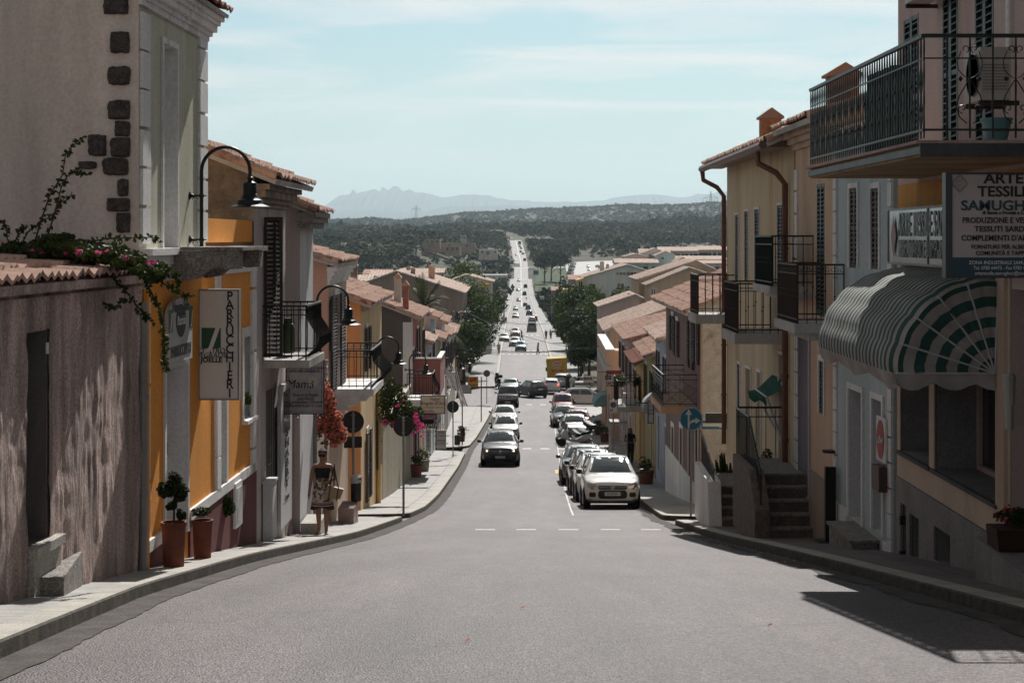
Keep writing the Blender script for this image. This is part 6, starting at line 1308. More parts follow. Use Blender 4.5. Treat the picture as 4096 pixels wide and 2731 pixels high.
    if grille=='slots':
        g=patch(rr(-hw*.52,.68,hw*.52,.98,.03),'front',CHR,'grille',t,off=.008)
        for k in range(7): x=-.36+.12*k; patch(rr(x-.035,.71,x+.035,.95,.02,n=2),'front',PLAS,'grille_slot',g,off=.014,res=3)
        patch(rr(-hw*.8,.42,hw*.8,.58,.03),'front',PLAS,'bumper_insert',t,off=.008)
    else:
        g=patch(rr(-hw*.52,zh-.20,hw*.52,zh-.09,.04),'front',PLAS,'grille',t,off=.008); patch(rr(-hw*.50,zh-.15,hw*.50,zh-.13,.01,n=2),'front',CHR,'grille_bar',g,off=.016,res=2)
        patch(rr(-hw*.52,.32,hw*.52,.56,.09),'front',PLAS,'air_intake',t,off=.008)
        if badge: patch([(.062*math.cos(k*math.pi/8),zh-.14+.062*math.sin(k*math.pi/8)) for k in range(16)],'front',CHR,'badge',g,off=.022,res=2)
    if dark_low: patch(rr(-hw*.93,.26,hw*.93,.36,.03),'front',PLAS,'lower_bumper',t,off=.004); 
    pf=patch(rr(-.26,.40,.26,.51,.01,n=2),'front',PLT,'number_plate',t,off=.024,res=2); pb=patch(rr(-.26,zr0-.36,.26,zr0-.25,.01,n=2),'back',PLT,'number_plate',t,off=.02,res=2)
    if plate:
        y=bvh.ray_cast(Vector((0,-9,.455)),Vector((0,1,0)))[0].y-.045; text(plate,.085,BLACKM,(0,y,.455),EX,EZ,pf,sp=.95)
        q=MB(); q.box(-.26,y-.001,.40,-.225,y+.004,.51); q.box(.225,y-.001,.40,.26,y+.004,.51); q.build('plate_band',BLUEM,pf)
    if rails:
        for sx in (1,-1): q=MB(); q.tube([(sx*hw*.68,yc0+.42,Ht-.06),(sx*hw*.68,yc0+.5,Ht+.03),(sx*hw*.68,ye-.2,Ht+.02),(sx*hw*.68,ye-.1,Ht-.06)],.018,n=6); q.build('roof_rail',CHR if style=='suv' else PLAS,t)
    if rack:
        q=MB(); [q.tube([(-hw*.75,y,Ht+.05),(hw*.75,y,Ht+.05)],.02,n=6) for y in (yc0+.6,ye-.4)]; q.build('roof_rack',PLAS,t)
    q=MB(); q.tube([(0,yc0+.5,Ht),(0,yc0+.62,Ht+.38)],.004,n=4); q.build('antenna',PLAS,t)
    t.scale=(scale,)*3; return t
def slopeang(Y): return math.atan2(zr(Y+1)-zr(Y-1),2.)
def put(t,px,py=None,Y=None,rz=0.,X=None):
    if Y is None: Y=yrow(py)
    X=(px-CX)/F*Y if X is None else X; Y+=STYL.get(t.name.split('.')[0],0); t.location=(X,Y,zr(Y)); sl_=slopeang(Y)
    t.rotation_euler=Matrix.Rotation(sl_,3,'X').to_4x4().to_3x3().__matmul__(Matrix.Rotation(rz,3,'Z')).to_euler(); return t
STYL={}
def dupcar(t,label,pm,group=None,scale=None,name='car'):
    c=copytree(t); c['label']=label; c.name=name
    if group: c['group']=group
    for o in c.children_recursive:
        if o.type=='MESH' and o.name.startswith('body'):
            o.material_slots[0].link='OBJECT'; o.material_slots[0].material=pm
    if scale: c.scale=scale
    return c
GP='cars parked along the right kerb'; GQ='cars coming up the hill in the left lane'; GD='distant cars on the long road'
SILV=paint('silver paint',(.42,.41,.40)); WHT=paint('white paint',(.62,.61,.60),metal=0); DKG=paint('dark grey paint',(.035,.038,.042)); BLK=paint('black paint',(.010,.011,.012)); CHAMP=paint('champagne white paint',(.66,.65,.64),metal=.0); GREYC=paint('mid grey paint',(.14,.15,.155)); REDC=paint('dark red paint',(.26,.012,.018),metal=.1); TEALC=paint('blue teal paint',(.10,.22,.26)); DKT=paint('dark teal paint',(.03,.08,.085)); BEI=paint('pale gold paint',(.42,.38,.32)); NAVY=paint('deep navy paint',(.010,.012,.022))
half=lambda s:STY[s][0]/2
pa=car('hatch','pale silver small hatchback with roof rails, front car of the parked row on the right',CHAMP,GP,rails=True); put(pa,2437,Y=51.3+half('hatch'))
c=dupcar(pa,'second parked car, pale hatchback right behind the front one on the right',CHAMP); put(c,2398,Y=56.2+half('hatch'))
c=dupcar(pa,'third parked car on the right, grey hatchback with black mirrors',GREYC); put(c,2368,Y=61.1+half('hatch'),rz=.01)
sv=car('suv','dark crossover coming up the hill first in the left lane, headlights lit',DKG,GQ,plate='EM 600MK',rails=True,lit=True,dark_low=True); put(sv,2001,1868); sv.location.y+=half('suv'); sv.location.z=zr(sv.location.y)
es=car('estate','fourth parked car on the right, dark grey estate just before the scooters',GREYC,GP,plate='DK 417RT',rails=True); put(es,2334,Y=67+half('estate'))
c=dupcar(pa,'white hatchback second in the left lane behind the dark crossover',WHT,GQ); put(c,2022,1768); c.location.y+=2; c.location.z=zr(c.location.y)
c=dupcar(es,'white hatchback third in the left lane, sun glaring on its windscreen',WHT,GQ); put(c,2018,1712); c.location.y+=2; c.location.z=zr(c.location.y)
jp=car('jeep','black off roader with slotted chrome grille, fourth in the left lane',BLK,GQ,grille='slots',plate='DF 902LC',rails=True,scale=1.03); put(jp,2031,1630); jp.location.y+=2; jp.location.z=zr(jp.location.y)
sd_=car('sedan','pale green grey saloon half hidden behind the black off roader',paint('sage paint',(.20,.25,.24)),GQ,plate=''); put(sd_,2043,1600,rz=-.05); sd_.location.y+=14; sd_.location.z=zr(sd_.location.y)
kg=car('kangoo','dark red high roofed car at the far end of the parked row on the right',REDC,GP,plate=''); put(kg,2250,Y=137); 
c=dupcar(es,'dark grey hatchback parked just before the dark red high roofed car',DKG,GP); put(c,2258,Y=124,rz=.03)
c=dupcar(es,'silver car with roof bars and blazing windscreen parked behind the scooters',SILV,GP); put(c,2296,Y=111)
q=MB(); Y=111; [q.tube([(-.72,y,1.56),(.72,y,1.56)],.03,n=6) for y in (-.1,.9)]; q.build('roof_rack',PLAS,c)
c=dupcar(es,'maroon car partly hidden behind the silver car with roof bars',paint('maroon paint',(.12,.015,.03)),GP); put(c,2310,Y=117.5)
c=dupcar(sv,'black small people carrier turning left across the junction, rear towards us',BLK,'cars at the junction'); put(c,2126,1588,rz=math.pi+.42); c.scale=(.97,.95,1.02)
gl=car('estate','white estate with red brake lights glowing at the junction',WHT,'cars at the junction',plate='',brake=True,rails=True); put(gl,2205,1578,rz=math.pi); gl.location.y+=2
c=dupcar(pa,'silver hatchback seen from behind beside the braking white estate',SILV,'cars at the junction'); put(c,2262,1568,rz=math.pi-.22); c.location.y+=5; c.scale=(1.05,1.1,1.)
c=dupcar(sv,'silver people carrier crossing sideways from the right side street',SILV,'cars at the junction'); put(c,2345,Y=152.5,rz=math.pi/2-.05); c.location.z=zr(152.5)+.02
vn=car('van','grey van driving away beyond the crossing, two square rear windows',paint('grey van paint',(.25,.25,.25)),GD,plate='',fog=False)
put(vn,2127,1327,rz=math.pi)
for src,px,py,rz,pm,lb in ((pa,2083,1405,0,TEALC,'light blue hatchback on the first far crossing'),(es,2059,1384,0,SILV,'silver car behind the light blue hatchback'),(sd_,2016,1366,0,BEI,'pale gold saloon parked on the far left kerb'),(sv,2061,1345,0,WHT,'white off roader queueing on the far road'),(es,2128,1290,math.pi,SILV,'silver estate ahead of the grey van'),(pa,2137,1284,math.pi,REDC,'red car hidden behind the silver estate'),(es,2062,1272,0,BEI,'pale car coming alone below the white one'),(sv,2117,1262,math.pi,DKT,'dark teal off roader driving away'),(kg,2112,1240,math.pi,DKT,'grey green high car ahead of the dark teal one'),(pa,2062,1242,0,WHT,'white car coming up beside the left trees'),(pa,2101,1226,math.pi,BLK,'small black car far down the right lane'),(es,2074,1206,0,DKG,'dark car far off in the left lane'),(vn,2098,1181,math.pi,BLK,'black van like car past the motorbike'),(es,2071,1163,0,TEALC,'bluish car with glinting glass far off left'),(vn,2102,1150,math.pi,DKG,'dark van far up the right lane'),(pa,2075,1126,0,WHT,'tiny white car before the roundabout'),(es,2056,1043,0,GREYC,'grey car entering the roundabout from the left'),(vn,2099,1043,math.pi,DKG,'dark van leaving by the roundabout'),(es,2065,1022,0,SILV,'silver car on the roundabout'),(pa,2092,1018,math.pi,BLK,'dark car just past the roundabout on the right'),(sv,2083,1010,math.pi,DKT,'dark green car past the roundabout'),(pa,2084,996,math.pi,BLK,'upper dark car on the rising far road'),(es,2079,988,math.pi,DKG,'top dark car on the rising far road'),(pa,2045,955,0,SILV,'tiny car cresting the top of the far road')):
    c=dupcar(src,lb,pm,GD); put(c,px,py,rz=rz)
bs=MB(); t=thing('bus','pale bus climbing the far road after the roundabout','bus',(0,0,0)); bs.box(-1.25,-5,.3,1.25,5,3.1); bs.build('body',paint('bus paint',(.35,.37,.37)),t); bs=MB(); bs.box(-1.1,-5.03,1.5,1.1,-5.003,2.7); bs.build('rear_window',CG,t)
for x in (-1,1):
    for y in (-3,3): w=MB(); w.lathe([(.48,-.15),(.48,.15)],(x*1.1,y,.48),n=14,ax='x'); w.build('wheel',TYRE,t)
put(t,2078,978)
for k in range(9):
    px=2275+k*2.2; Yk=990+17*k; c=dupcar((es,pa,sv)[k%3],['white','silver','dark','grey','black','pale','teal','silver grey','white topped'][k]+' car in the slanted row beside the lawn, '+['nearest','second','third','fourth','fifth','sixth','seventh','eighth','farthest'][k],(WHT,SILV,DKG,GREYC,BLK,BEI,DKT,SILV,WHT)[k],'cars in the car park row'); c.location=((px-CX)/F*Yk,Yk,hland(px,Yk)+.7); c.rotation_euler=(0,0,math.pi/2+.1)
for k,(px,Yk) in enumerate(((2352,1090),(2356,1060),(2395,1085),(2405,1072),(2415,1062))):
    c=dupcar(es,['white car driving in the middle of the car park','silver car nearer in the middle of the car park','pale car in the second row of the car park','white car beside the dark one in the second car park row','dark car nearest in the second car park row'][k],(WHT,SILV,BEI,WHT,DKG)[k],'cars in the car park row'); c.location=((px-CX)/F*Yk,Yk,hland(px,Yk)+.7); c.rotation_euler=(0,0,0 if k<2 else 1.5)
# yellow truck
t=thing('truck','yellow box truck with red oval logo standing in the right lane, seen from behind','truck',(0,0,0)); YT=mat('yellow truck panel',(.46,.30,.02),rough=.5,var=.12,vs=1.5,stain=.2)
m=MB(); m.box(-1.08,-2.6,1.0,1.08,2.2,3.1); bx=m.build('box_body',YT,t); m=MB()
for b_ in ((-1.11,-2.63,.98,-1.05,-2.57,3.12),(1.05,-2.63,.98,1.11,-2.57,3.12),(-1.05,-2.63,3.06,1.05,-2.57,3.12),(-1.05,-2.63,.98,1.05,-2.57,1.04),(-.02,-2.62,1.04,.02,-2.601,3.06)): m.box(*b_)
m.build('rear_frame',mat('ochre frame',(.28,.20,.04),rough=.5),bx)
m=MB(); m.prism([(.52*math.cos(k*math.pi/16),-2.625,2.48+.27*math.sin(k*math.pi/16)) for k in range(32)],(0,-.006,0)); lo=m.build('logo_oval',TRIM,bx); m=MB(); m.prism([(.47*math.cos(k*math.pi/16),-2.632,2.48+.22*math.sin(k*math.pi/16)) for k in range(32)],(0,-.006,0)); m.build('logo_field',REDM,lo); text('Galbani',.26,TRIM,(0,-2.642,2.48),EX,EZ,lo,bold=.02)
text('Vuol dire fiducia',.13,TRIM,(0,-2.64,2.02),EX,EZ,bx); m=MB(); m.box(-.6,-2.63,1.72,.6,-2.622,1.88); rs_=m.build('red_strip',REDM,bx); text('www.galbani.it',.11,TRIM,(0,-2.64,1.8),EX,EZ,rs_)
m=MB(); m.box(-1.0,2.35,.5,1.0,4.0,2.35); m.build('cab',YT,t); m=MB(); m.box(-.45,-2.5,.55,.45,3.9,.8); m.box(-1.02,-2.62,.5,1.02,-2.5,.66); m.build('chassis',PLAS,t)
m=MB(); m.box(-.78,-2.64,.72,-.56,-2.60,.82); m.build('tail_light',LITR,t); m=MB(); m.box(.56,-2.64,.72,.78,-2.60,.82); m.build('tail_light',REDL,t); m=MB(); m.box(-.3,-2.64,.52,.2,-2.625,.64); m.build('number_plate',PLT,t)
for x in (-.9,.9):
    for y in (-1.4,3.1): w=MB(); w.lathe([(.40,-.13),(.40,.13)],(x,y,.4),n=18,ax='x'); w.build('wheel',TYRE,t)
m=MB(); m.box(-1.32,2.9,1.5,-1.12,2.96,1.9); m.build('mirror',PLAS,t)
put(t,2233,Y=192,rz=-.03); t.rotation_euler.y=R(-3.5)
# scooters
def scooter(label,pm,grp='scooters parked across the kerb on the right',box_=True):
    """front towards -x"""
    t=thing('scooter',label,'scooter',(0,0,0),group=grp)
    def slab(pts,w,name,m_,taper=.6):
        m=MB(); n=len(pts); cx=sum(p[0] for p in pts)/n; cz=sum(p[1] for p in pts)/n; vs=[]
        for yy,sc in ((-w,taper),(-w*.8,.92),(0,1.),(w*.8,.92),(w,taper)): vs+= [(cx+(x-cx)*sc,yy,cz+(z-cz)*sc) for x,z in pts]
        fs=[(j*n+i,j*n+(i+1)%n,(j+1)*n+(i+1)%n,(j+1)*n+i) for j in range(4) for i in range(n)]+[tuple(range(n))[::-1],tuple(range(4*n,5*n))]; m.add(vs,fs); return m.build(name,m_,t,smooth=True)
    for x,r in ((-.76,.25),(.62,.24)):
        w=MB(); w.lathe([(r*.55,-.06),(r*.95,-.055),(r,0),(r*.95,.055),(r*.55,.06)],(x,0,r),n=20,ax='y'); w.v=[(a,b,c) for a,b,c in w.v]; wo=w.build('wheel',TYRE,t,smooth=True); w=MB(); w.lathe([(r*.55,-.03),(r*.55,.03)],(x,0,r),n=16,ax='y'); w.build('rim',RIM,wo)
    slab([(-.86,.78),(-.72,.98),(-.52,1.05),(-.40,.92),(-.45,.72),(-.30,.42),(-.38,.34),(-.58,.5),(-.8,.62)],.20,'front_fairing',pm)
    slab([(-1.0,.46),(-.85,.56),(-.62,.54),(-.55,.44),(-.75,.5),(-.92,.45)],.09,'front_mudguard',pm)
    slab([(-.42,.36),(-.25,.26),(.45,.24),(.95,.55),(1.02,.72),(.80,.70),(.35,.55),(-.1,.36),(-.3,.5)],.17,'side_panel',pm)
    slab([(-.12,.62),(.05,.80),(.30,.76),(.42,.86),(.85,.88),(.95,.78),(.55,.66),(.1,.55)],.17,'seat',PLAS)
    slab([(.45,.25),(.95,.22),(1.0,.42),(.6,.5)],.10,'exhaust',GREYP)
    slab([(-.66,1.02),(-.52,1.32),(-.47,1.30),(-.52,1.04)],.17,'windshield',CG,taper=.85)
    m=MB(); m.tube([(-.36,-.34,1.02),(-.46,0,1.0),(-.36,.34,1.02)],.018,n=6); [m.lathe([(0,-.05),(.05,0),(0,.05)],(-.45,y,1.18),n=8) for y in (-.34,.34)]; [m.tube([(-.42,y*.8,1.0),(-.45,y,1.18)],.008,n=4) for y in (-.34,.34)]; m.build('handlebar',PLAS,t)
    m=MB(); m.lathe([(.07,-.03),(.05,.02)],(-.82,.08,.78),n=10,ax='x'); m.build('headlight',LAMPG,t)
    if box_:
        m=MB(); m.lathe([(0,-.16),(.20,-.14),(.26,-.04),(.26,.04),(.20,.14),(0,.17)],(1.0,0,1.12),n=16); m.build('top_box',PLAS,t,smooth=True)
    return t
sc=scooter('white maxi scooter with black top box, nearest of the parked scooters',WHT)
def pput(t,px,Y,rz): X=(px-CX)/F*Y; t.location=(X,Y,zr(Y)+.01); t.rotation_euler=(slopeang(Y),0,rz)
pput(sc,2300,100.5,.16); sc.rotation_euler.x+=R(9)
for k,(px,Y,pm,lb) in enumerate(((2292,101.9,BLK,'black scooter leaning right behind the white maxi scooter'),(2290,103.0,DKG,'dark grey scooter third in the kerbside scooter row'),(2286,104.2,SILV,'silver scooter fourth in the kerbside scooter row'),(2284,105.4,BLK,'last black scooter next to the parked silver car'))):
    c=copytree(sc); c['label']=lb; pput(c,px,Y,.2+.05*k); c.rotation_euler.x+=R(8)
    for o in c.children:
        if o.name.split('.')[0] in('front_fairing','front_mudguard','side_panel'): o.material_slots[0].link='OBJECT'; o.material_slots[0].material=pm
c=copytree(sc); c.name='motorbike'; c['label']='dark delivery scooter with tall box at the left kerb before the junction'; c['group']='motorbikes down the road'; pput(c,1990,186,-math.pi/2+.2); c.scale=(1.1,1.1,1.25)
for o in c.children:
    if o.name.split('.')[0] in('front_fairing','front_mudguard','side_panel'): o.material_slots[0].link='OBJECT'; o.material_slots[0].material=BLK
c=copytree(sc); c.name='motorbike'; c['label']='black scooter driving away far down the right lane'; c['group']='motorbikes down the road'; pput(c,2105,yrow(1201),-math.pi/2)
# ================= STREET LAMPS, SIGNS, POSTS =================
LG_='arched wall lamps along the left row'
def lamp_proto(label):
    t=thing('street_lamp',label,'street lamp',(0,0,0),group=LG_); r=.32; m=MB()
    m.tube([(0,0,0),(0,0,1.02)]+[(r-r*math.cos(a),0,1.02+r*math.sin(a)) for a in [math.pi*k/16 for k in range(1,17)]]+[(2*r,0,.93)],.024,n=8)
    m.lathe([(0,-.06),(.03,-.03),(.024,0)],(0,0,0),n=8); [m.lathe([(.024,z-.03),(.042,z),(.024,z+.03)],(0,0,0),n=10) for z in (.12,.70)]
    m.build('pole',IRON,t,smooth=True); sx=2*r; m=MB()
    m.lathe([(.02,.96),(.045,.94),(.03,.90),(.05,.885),(.085,.87),(.092,.85),(.092,.72),(.102,.715),(.102,.70),(.13,.66),(.165,.64),(.17,.60),(.18,.595),(.185,.585),(.265,.555),(.268,.548),(.20,.55),(.10,.60),(0,.62)],(sx,0,0),n=24); m.build('lamp_shade',IRON,t,smooth=True)
    for z in (.12,.70):
        m=MB(); m.tube([(-.16,0,z),(-.02,0,z)],.014,n=6); m.lathe([(.06,-.17),(.06,-.155),(.03,-.13),(.014,-.10)],(0,0,z),n=12,ax='x'); m.tube(curl(Vector((-.09,0,z-.05)),Vector((1,0,0)),Vector((0,0,1)),.045),.007,n=4); m.tube([(0,0,z),(.07,0,z)],[.014,.004],n=5); m.build('bracket',IRON,t)
    return t
lp=lamp_proto('nearest arched black lamp over the granite balcony of the orange house'); Y=23.1; lp.location=((806-CX)/F*Y,Y,(HY-995)/F*Y)
for px,Y,lb in ((1268,35.7,'second arched black lamp, beside the belly balcony'),(1508,52.,'third arched black lamp, hanging before the dark gable'),(1637,67.,'fourth arched black lamp, over the small iron balcony'),(1711,84.,'fifth arched black lamp down the left row'),(1760,99.,'sixth arched black lamp down the left row'),(1806,115.,'seventh arched black lamp down the left row'),(1838,131.,'eighth arched lamp, near the street trees'),(1866,147.,'farthest arched lamp at the end of the left row')):
    dup(lp,((px-CX)/F*Y,Y,zr(Y)+3.75),0,lb)
def cluster(label,X,Y,h=6.2,n=6,R0=.95):
    t=thing('lamp_cluster',label,'street lamp',(X,Y,zr(Y)),group='many armed lamp posts'); m=MB(); m.tube([(0,0,0),(0,0,1),(0,0,h)],[.11,.08,.05],n=8); m.lathe([(.2,0),(.2,.1),(.12,.25),(.09,.9)],n=10); m.build('pole',IRON,t)
    for k in range(n):
        a=6.283*k/n+.3; c,s=math.cos(a),math.sin(a); m=MB(); m.tube([(0,0,h-.6)]+[(c*(R0/2-R0/2*math.cos(b)),s*(R0/2-R0/2*math.cos(b)),h-.5+.5*math.sin(b)) for b in [math.pi*i/10 for i in range(11)]],.028,n=5); ar=m.build('arm',IRON,t)
        m=MB(); m.lathe([(.03,-.5),(.09,-.56),(.10,-.72),(.17,-.8),(.28,-.88),(.0,-.84)],(c*R0,s*R0,h),n=12); m.build('lamp_shade',IRON,ar,smooth=True)
    return t
cp=cluster('nearest many armed lamp post on the right, above the yellow truck',7.6,200,h=8.3)
for X,Y,lb in ((8.6,213,'second many armed lamp post on the right, just behind the nearest'),(-5.2,168,'many armed lamp post above the lowest left roofs'),(-4.9,180,'farther many armed lamp post at the left trees'),(9.6,262,'third many armed lamp post on the right side'),(10.4,300,'fourth many armed lamp post on the right side'),(11.,340,'fifth many armed lamp post on the right side'),(12,390,'sixth many armed lamp post on the right side'),(13,450,'seventh many armed lamp post on the right side'),(14,520,'eighth many armed lamp post on the right side'),(15.4,600,'ninth, farthest many armed lamp post on the right')):
    dup(cp,(X,Y,zr(Y)),.4,lb)
DKS=mat('dark sign back',(.022,.020,.022),rough=.55,var=.2)
def round_sign(label,px,pbase,Y,top,dia,face=None,rz=0.,rect=None,pole=GREYP,grp='round road signs',rp=.03):
    X=(px-CX)/F*Y; zg=zr(Y)+.13; t=thing('road_sign',label,'road sign',(X,Y,zg),rz,group=grp); zc=(HY-top)/F*Y-zg
    m=MB(); m.tube([(0,0,-.05),(0,0,zc+dia*.45)],rp,n=8); m.build('pole',pole,t)
    m=MB(); m.lathe([(0,-.012),(dia/2-.01,-.012),(dia/2,-.006),(dia/2,.006),(dia/2-.01,.012),(0,.012)],(0,.055 if face is None else -.05,zc),n=36,ax='y'); dsk=m.build('disc',face or DKS,t)
    m=MB(); [m.box(-.05,-.035,zc+dz-.012,.05,.05,zc+dz+.012) for dz in (-dia*.3,dia*.3)]; m.build('clamp',pole,t)
    if rect: m=MB(); m.box(-rect[0]/2,.04,zc-dia/2-.08-rect[1],rect[0]/2,.055,zc-dia/2-.08); m.build('plate',DKS,t)
    return t,dsk,zc
round_sign('dark back of a round road sign with small plate under it, by the litter bin',1413,2090,40.6,1688,.52,rz=.25,rect=(.42,.26)); 
round_sign('dark back of the round road sign in front of the purple bougainvillea',1614,2068,44.8,1706,.52,rz=.1); round_sign('dark back of a small round sign further down the left kerb',1812,1832,88,1627,.6,rz=.1)
t,dk_,zc=round_sign('blue and red no parking disc on a black pole before the junction',1947,1600,157,1493,.62,face=BLUEM,pole=IRON)
m=MB(); m.tube([(.28*math.cos(a),-.068,zc+.28*math.sin(a)) for a in [k*math.pi/12 for k in range(24)]],.03,n=5,closed=True); m.tube([(-.2,-.068,zc+.2),(.2,-.068,zc-.2)],.025,n=5); m.build('red_ring',REDM,dk_)
# blue direction disc on the right
t,dk_,zc=round_sign('blue disc with white up and right arrows on a grey pole, right pavement corner',2764,2093,43.6,1674,.575,face=mat('traffic blue',(.02,.17,.27),rough=.35,var=.06),rp=.03); r=.275
m=MB(); m.tube([(r*math.cos(a),-.063,zc+r*math.sin(a)) for a in [k*math.pi/20 for k in range(40)]],.006,n=4,closed=True); m.build('white_rim',WHITEM,dk_)
def arr(pts,nm='arrow'): m=MB(); m.prism([(x*.29,-.063,zc+z*.29) for x,z in pts],(0,-.004,0)); m.build(nm,WHITEM,dk_)
arr([(-.30,-.82),(-.14,-.82),(-.14,-.12),(-.14,.38),(-.30,.38)]); arr([(-.50,.36),(.06,.36),(-.22,.86)])
arr([(-.14,-.50),(-.12,-.30),(0.0,-.12),(.2,-.05),(.36,-.05),(.36,-.25),(.0,-.33),(-.10,-.45)][::-1]); arr([(.36,-.42),(.36,.12),(.80,-.15)])
# one-way arrow plate
Y=46.5; a=P(2806,1716,Y); b=P(2906,1681,Y); t=thing('one_way_sign','long blue and white one way arrow plate fixed to the far wall corner','road sign',((a.x+b.x)/2,Y,a.z),world=True)
m=MB(); m.box(a.x,Y,a.z,b.x+.1,Y+.03,b.z); m.build('plate',BLUEM,t); h=b.z-a.z; w=b.x-a.x; m=MB(); m.prism([(a.x+.03,Y-.005,a.z+h*.3),(a.x+w*.72,Y-.005,a.z+h*.3),(a.x+w*.72,Y-.005,a.z+h*.12),(a.x+w*.97,Y-.005,a.z+h*.5),(a.x+w*.72,Y-.005,a.z+h*.88),(a.x+w*.72,Y-.005,a.z+h*.7),(a.x+.03,Y-.005,a.z+h*.7)],(0,-.003,0)); m.build('arrow',WHITEM,t)
m=MB(); a=P(2822,1692,46.0); b=P(2908,1652,46.0); m.box(a.x,46.0,a.z,b.x+.05,46.06,b.z); x=m.build('dark_board',DKS,org=tuple(a)); tag(x,'blank dark board mounted above the one way arrow plate','sign')
# no parking + P plate
Y=66.; a=P(2438,1651,Y); b=P(2468,1602,Y); cx=(a.x+b.x)/2; t=thing('parking_sign','white plate with no parking disc and small blue P, on a grey pole at right','road sign',(cx,Y,zr(Y)+.13),world=True)
m=MB(); m.box(a.x,Y,a.z,b.x,Y+.02,b.z); pl_=m.build('plate',WHITEM,t); m=MB(); m.tube([(cx,Y+.05,zr(Y)+.1),(cx,Y+.05,b.z)],.03); m.build('pole',GREYP,t); zc=a.z+(b.z-a.z)*.66
m=MB(); m.prism([(cx+.10*math.cos(k*math.pi/12),Y-.004,zc+.10*math.sin(k*math.pi/12)) for k in range(24)],(0,-.003,0)); m.build('disc',BLUEM,pl_); m=MB(); m.tube([(cx+.10*math.cos(k*math.pi/12),Y-.01,zc+.10*math.sin(k*math.pi/12)) for k in range(24)],.012,n=4,closed=True); m.tube([(cx-.07,Y-.01,zc+.07),(cx+.07,Y-.01,zc-.07)],.011,n=4); m.build('red_ring',REDM,pl_)
m=MB(); m.box(a.x+.03,Y-.006,a.z+.05,a.x+.12,Y-.002,a.z+.15); q=m.build('blue_square',BLUEM,pl_); text('P',.09,WHITEM,(a.x+.075,Y-.008,a.z+.10),EX,EZ,q,bold=.02)
# thin poles with litter bins on the left pavement
def bin_(label,px,Y,z0,h,w=.34,bag=False,grp='litter bins on the left pavement',dx=0):
    X=(px-CX)/F*Y; t=thing('litter_bin',label,'litter bin',(X,Y,z0),group=grp); m=MB(); m.lathe([(w*.44,0),(w*.5,.03),(w*.5,h*.92),(w*.53,h*.93),(w*.53,h),(w*.42,h),(w*.40,h*.9)],n=14); m.build('bin_body',mat('dark bin metal',(.022,.021,.020),rough=.5,var=.3),t,smooth=True)
    if bag:
        r_=random.Random(2); m=MB(); m.lathe([(w*.54,h-.10),(w*.56,h-.02),(w*.5,h+.03),(w*.3,h+.07),(w*.1,h+.05),(0,h+.06)],n=14); m.v=[(x+r_.uniform(-.012,.012),y+r_.uniform(-.012,.012),z+r_.uniform(-.02,.02)) for x,y,z in m.v]; m.build('bin_bag',mat('pale plastic bag',(.5,.48,.46),rough=.3),t)
    return t
bin_('dark litter bin with pale bag on the signpost by the walking woman',1424,39.6,(HY-2003)/F*39.6,.52,.24,bag=True)
bin_('small litter bin hanging on the slim black pole',1851,99,zr(99)+.13+.55,.46,.26); bin_('litter bin clamped to the small round sign pole',1829,90,zr(90)+.13+.5,.5,.3)
m=MB(); Y=99.6; X=(1849-CX)/F*Y; m.tube([(X,Y,zr(Y)+.1),(X,Y,zr(Y)+3.1)],.035); x=m.build('post',IRON,org=(X,Y,zr(Y))); tag(x,'slim black pole rising beside the hanging litter bin','post')
m=MB(); Y=127; X=(1925-CX)/F*Y; m.tube([(X,Y,zr(Y)+.1),(X,Y,zr(Y)+3.4)],.04); x=m.build('post',IRON,org=(X,Y,zr(Y))); tag(x,'black pole between the yellow shop sign and the junction','post')
# hairdresser signs
Ys=23.7; a=P(793,1600,Ys); b=P(957,1157,Ys); t=thing('hairdresser_sign','tall white projecting sign with vertical black lettering and green square on the orange house','sign',tuple(a),world=True); WS=mat('warm white sign',(.80,.79,.75),rough=.4,var=.04)
m=MB(); m.box(a.x+.02,Ys,a.z+.02,b.x-.02,Ys+.14,b.z-.02); m.build('panel',WS,t); m=MB(); [m.box(*q) for q in ((a.x,Ys-.01,a.z,a.x+.02,Ys+.15,b.z),(b.x-.02,Ys-.01,a.z,b.x,Ys+.15,b.z),(a.x+.02,Ys-.01,a.z,b.x-.02,Ys+.15,a.z+.02),(a.x+.02,Ys-.01,b.z-.02,b.x-.02,Ys+.15,b.z))]; m.build('frame',GREYP,t); m=MB(); [m.tube([(a.x-.12,Ys+.07,z),(a.x,Ys+.07,z)],.02) for z in (a.z+.2,b.z-.15)]; m.build('bracket',GREYP,t)
for i,ch in enumerate("PARRUCCHIERI"): p=P(919,1186+i*35.2,Ys-.008); text(ch,40/F*Ys*1.3,BLACKM,p,EX,EZ,t,sx=.92,bold=.012)
g0=P(806,1392,Ys-.006); g1=P(883,1311,Ys-.006); m=MB(); m.box(g0.x,Ys-.006,g0.z,g1.x,Ys-.001,g1.z); q=m.build('green_square',GRNM,t); text("J",90/F*Ys*1.2,WS,P(845,1352,Ys-.01),EX,EZ,q,sh=.35,bold=.03)
for s,py,h,bd in (("CENTRO",1403,22,.0),("DEGRADE'",1421,22,.0),("JOELLE",1440,22,.03)): text(s,h/F*Ys*1.28,BLACKM,P(846,py,Ys-.006),EX,EZ,t,bold=bd,sx=1.0)
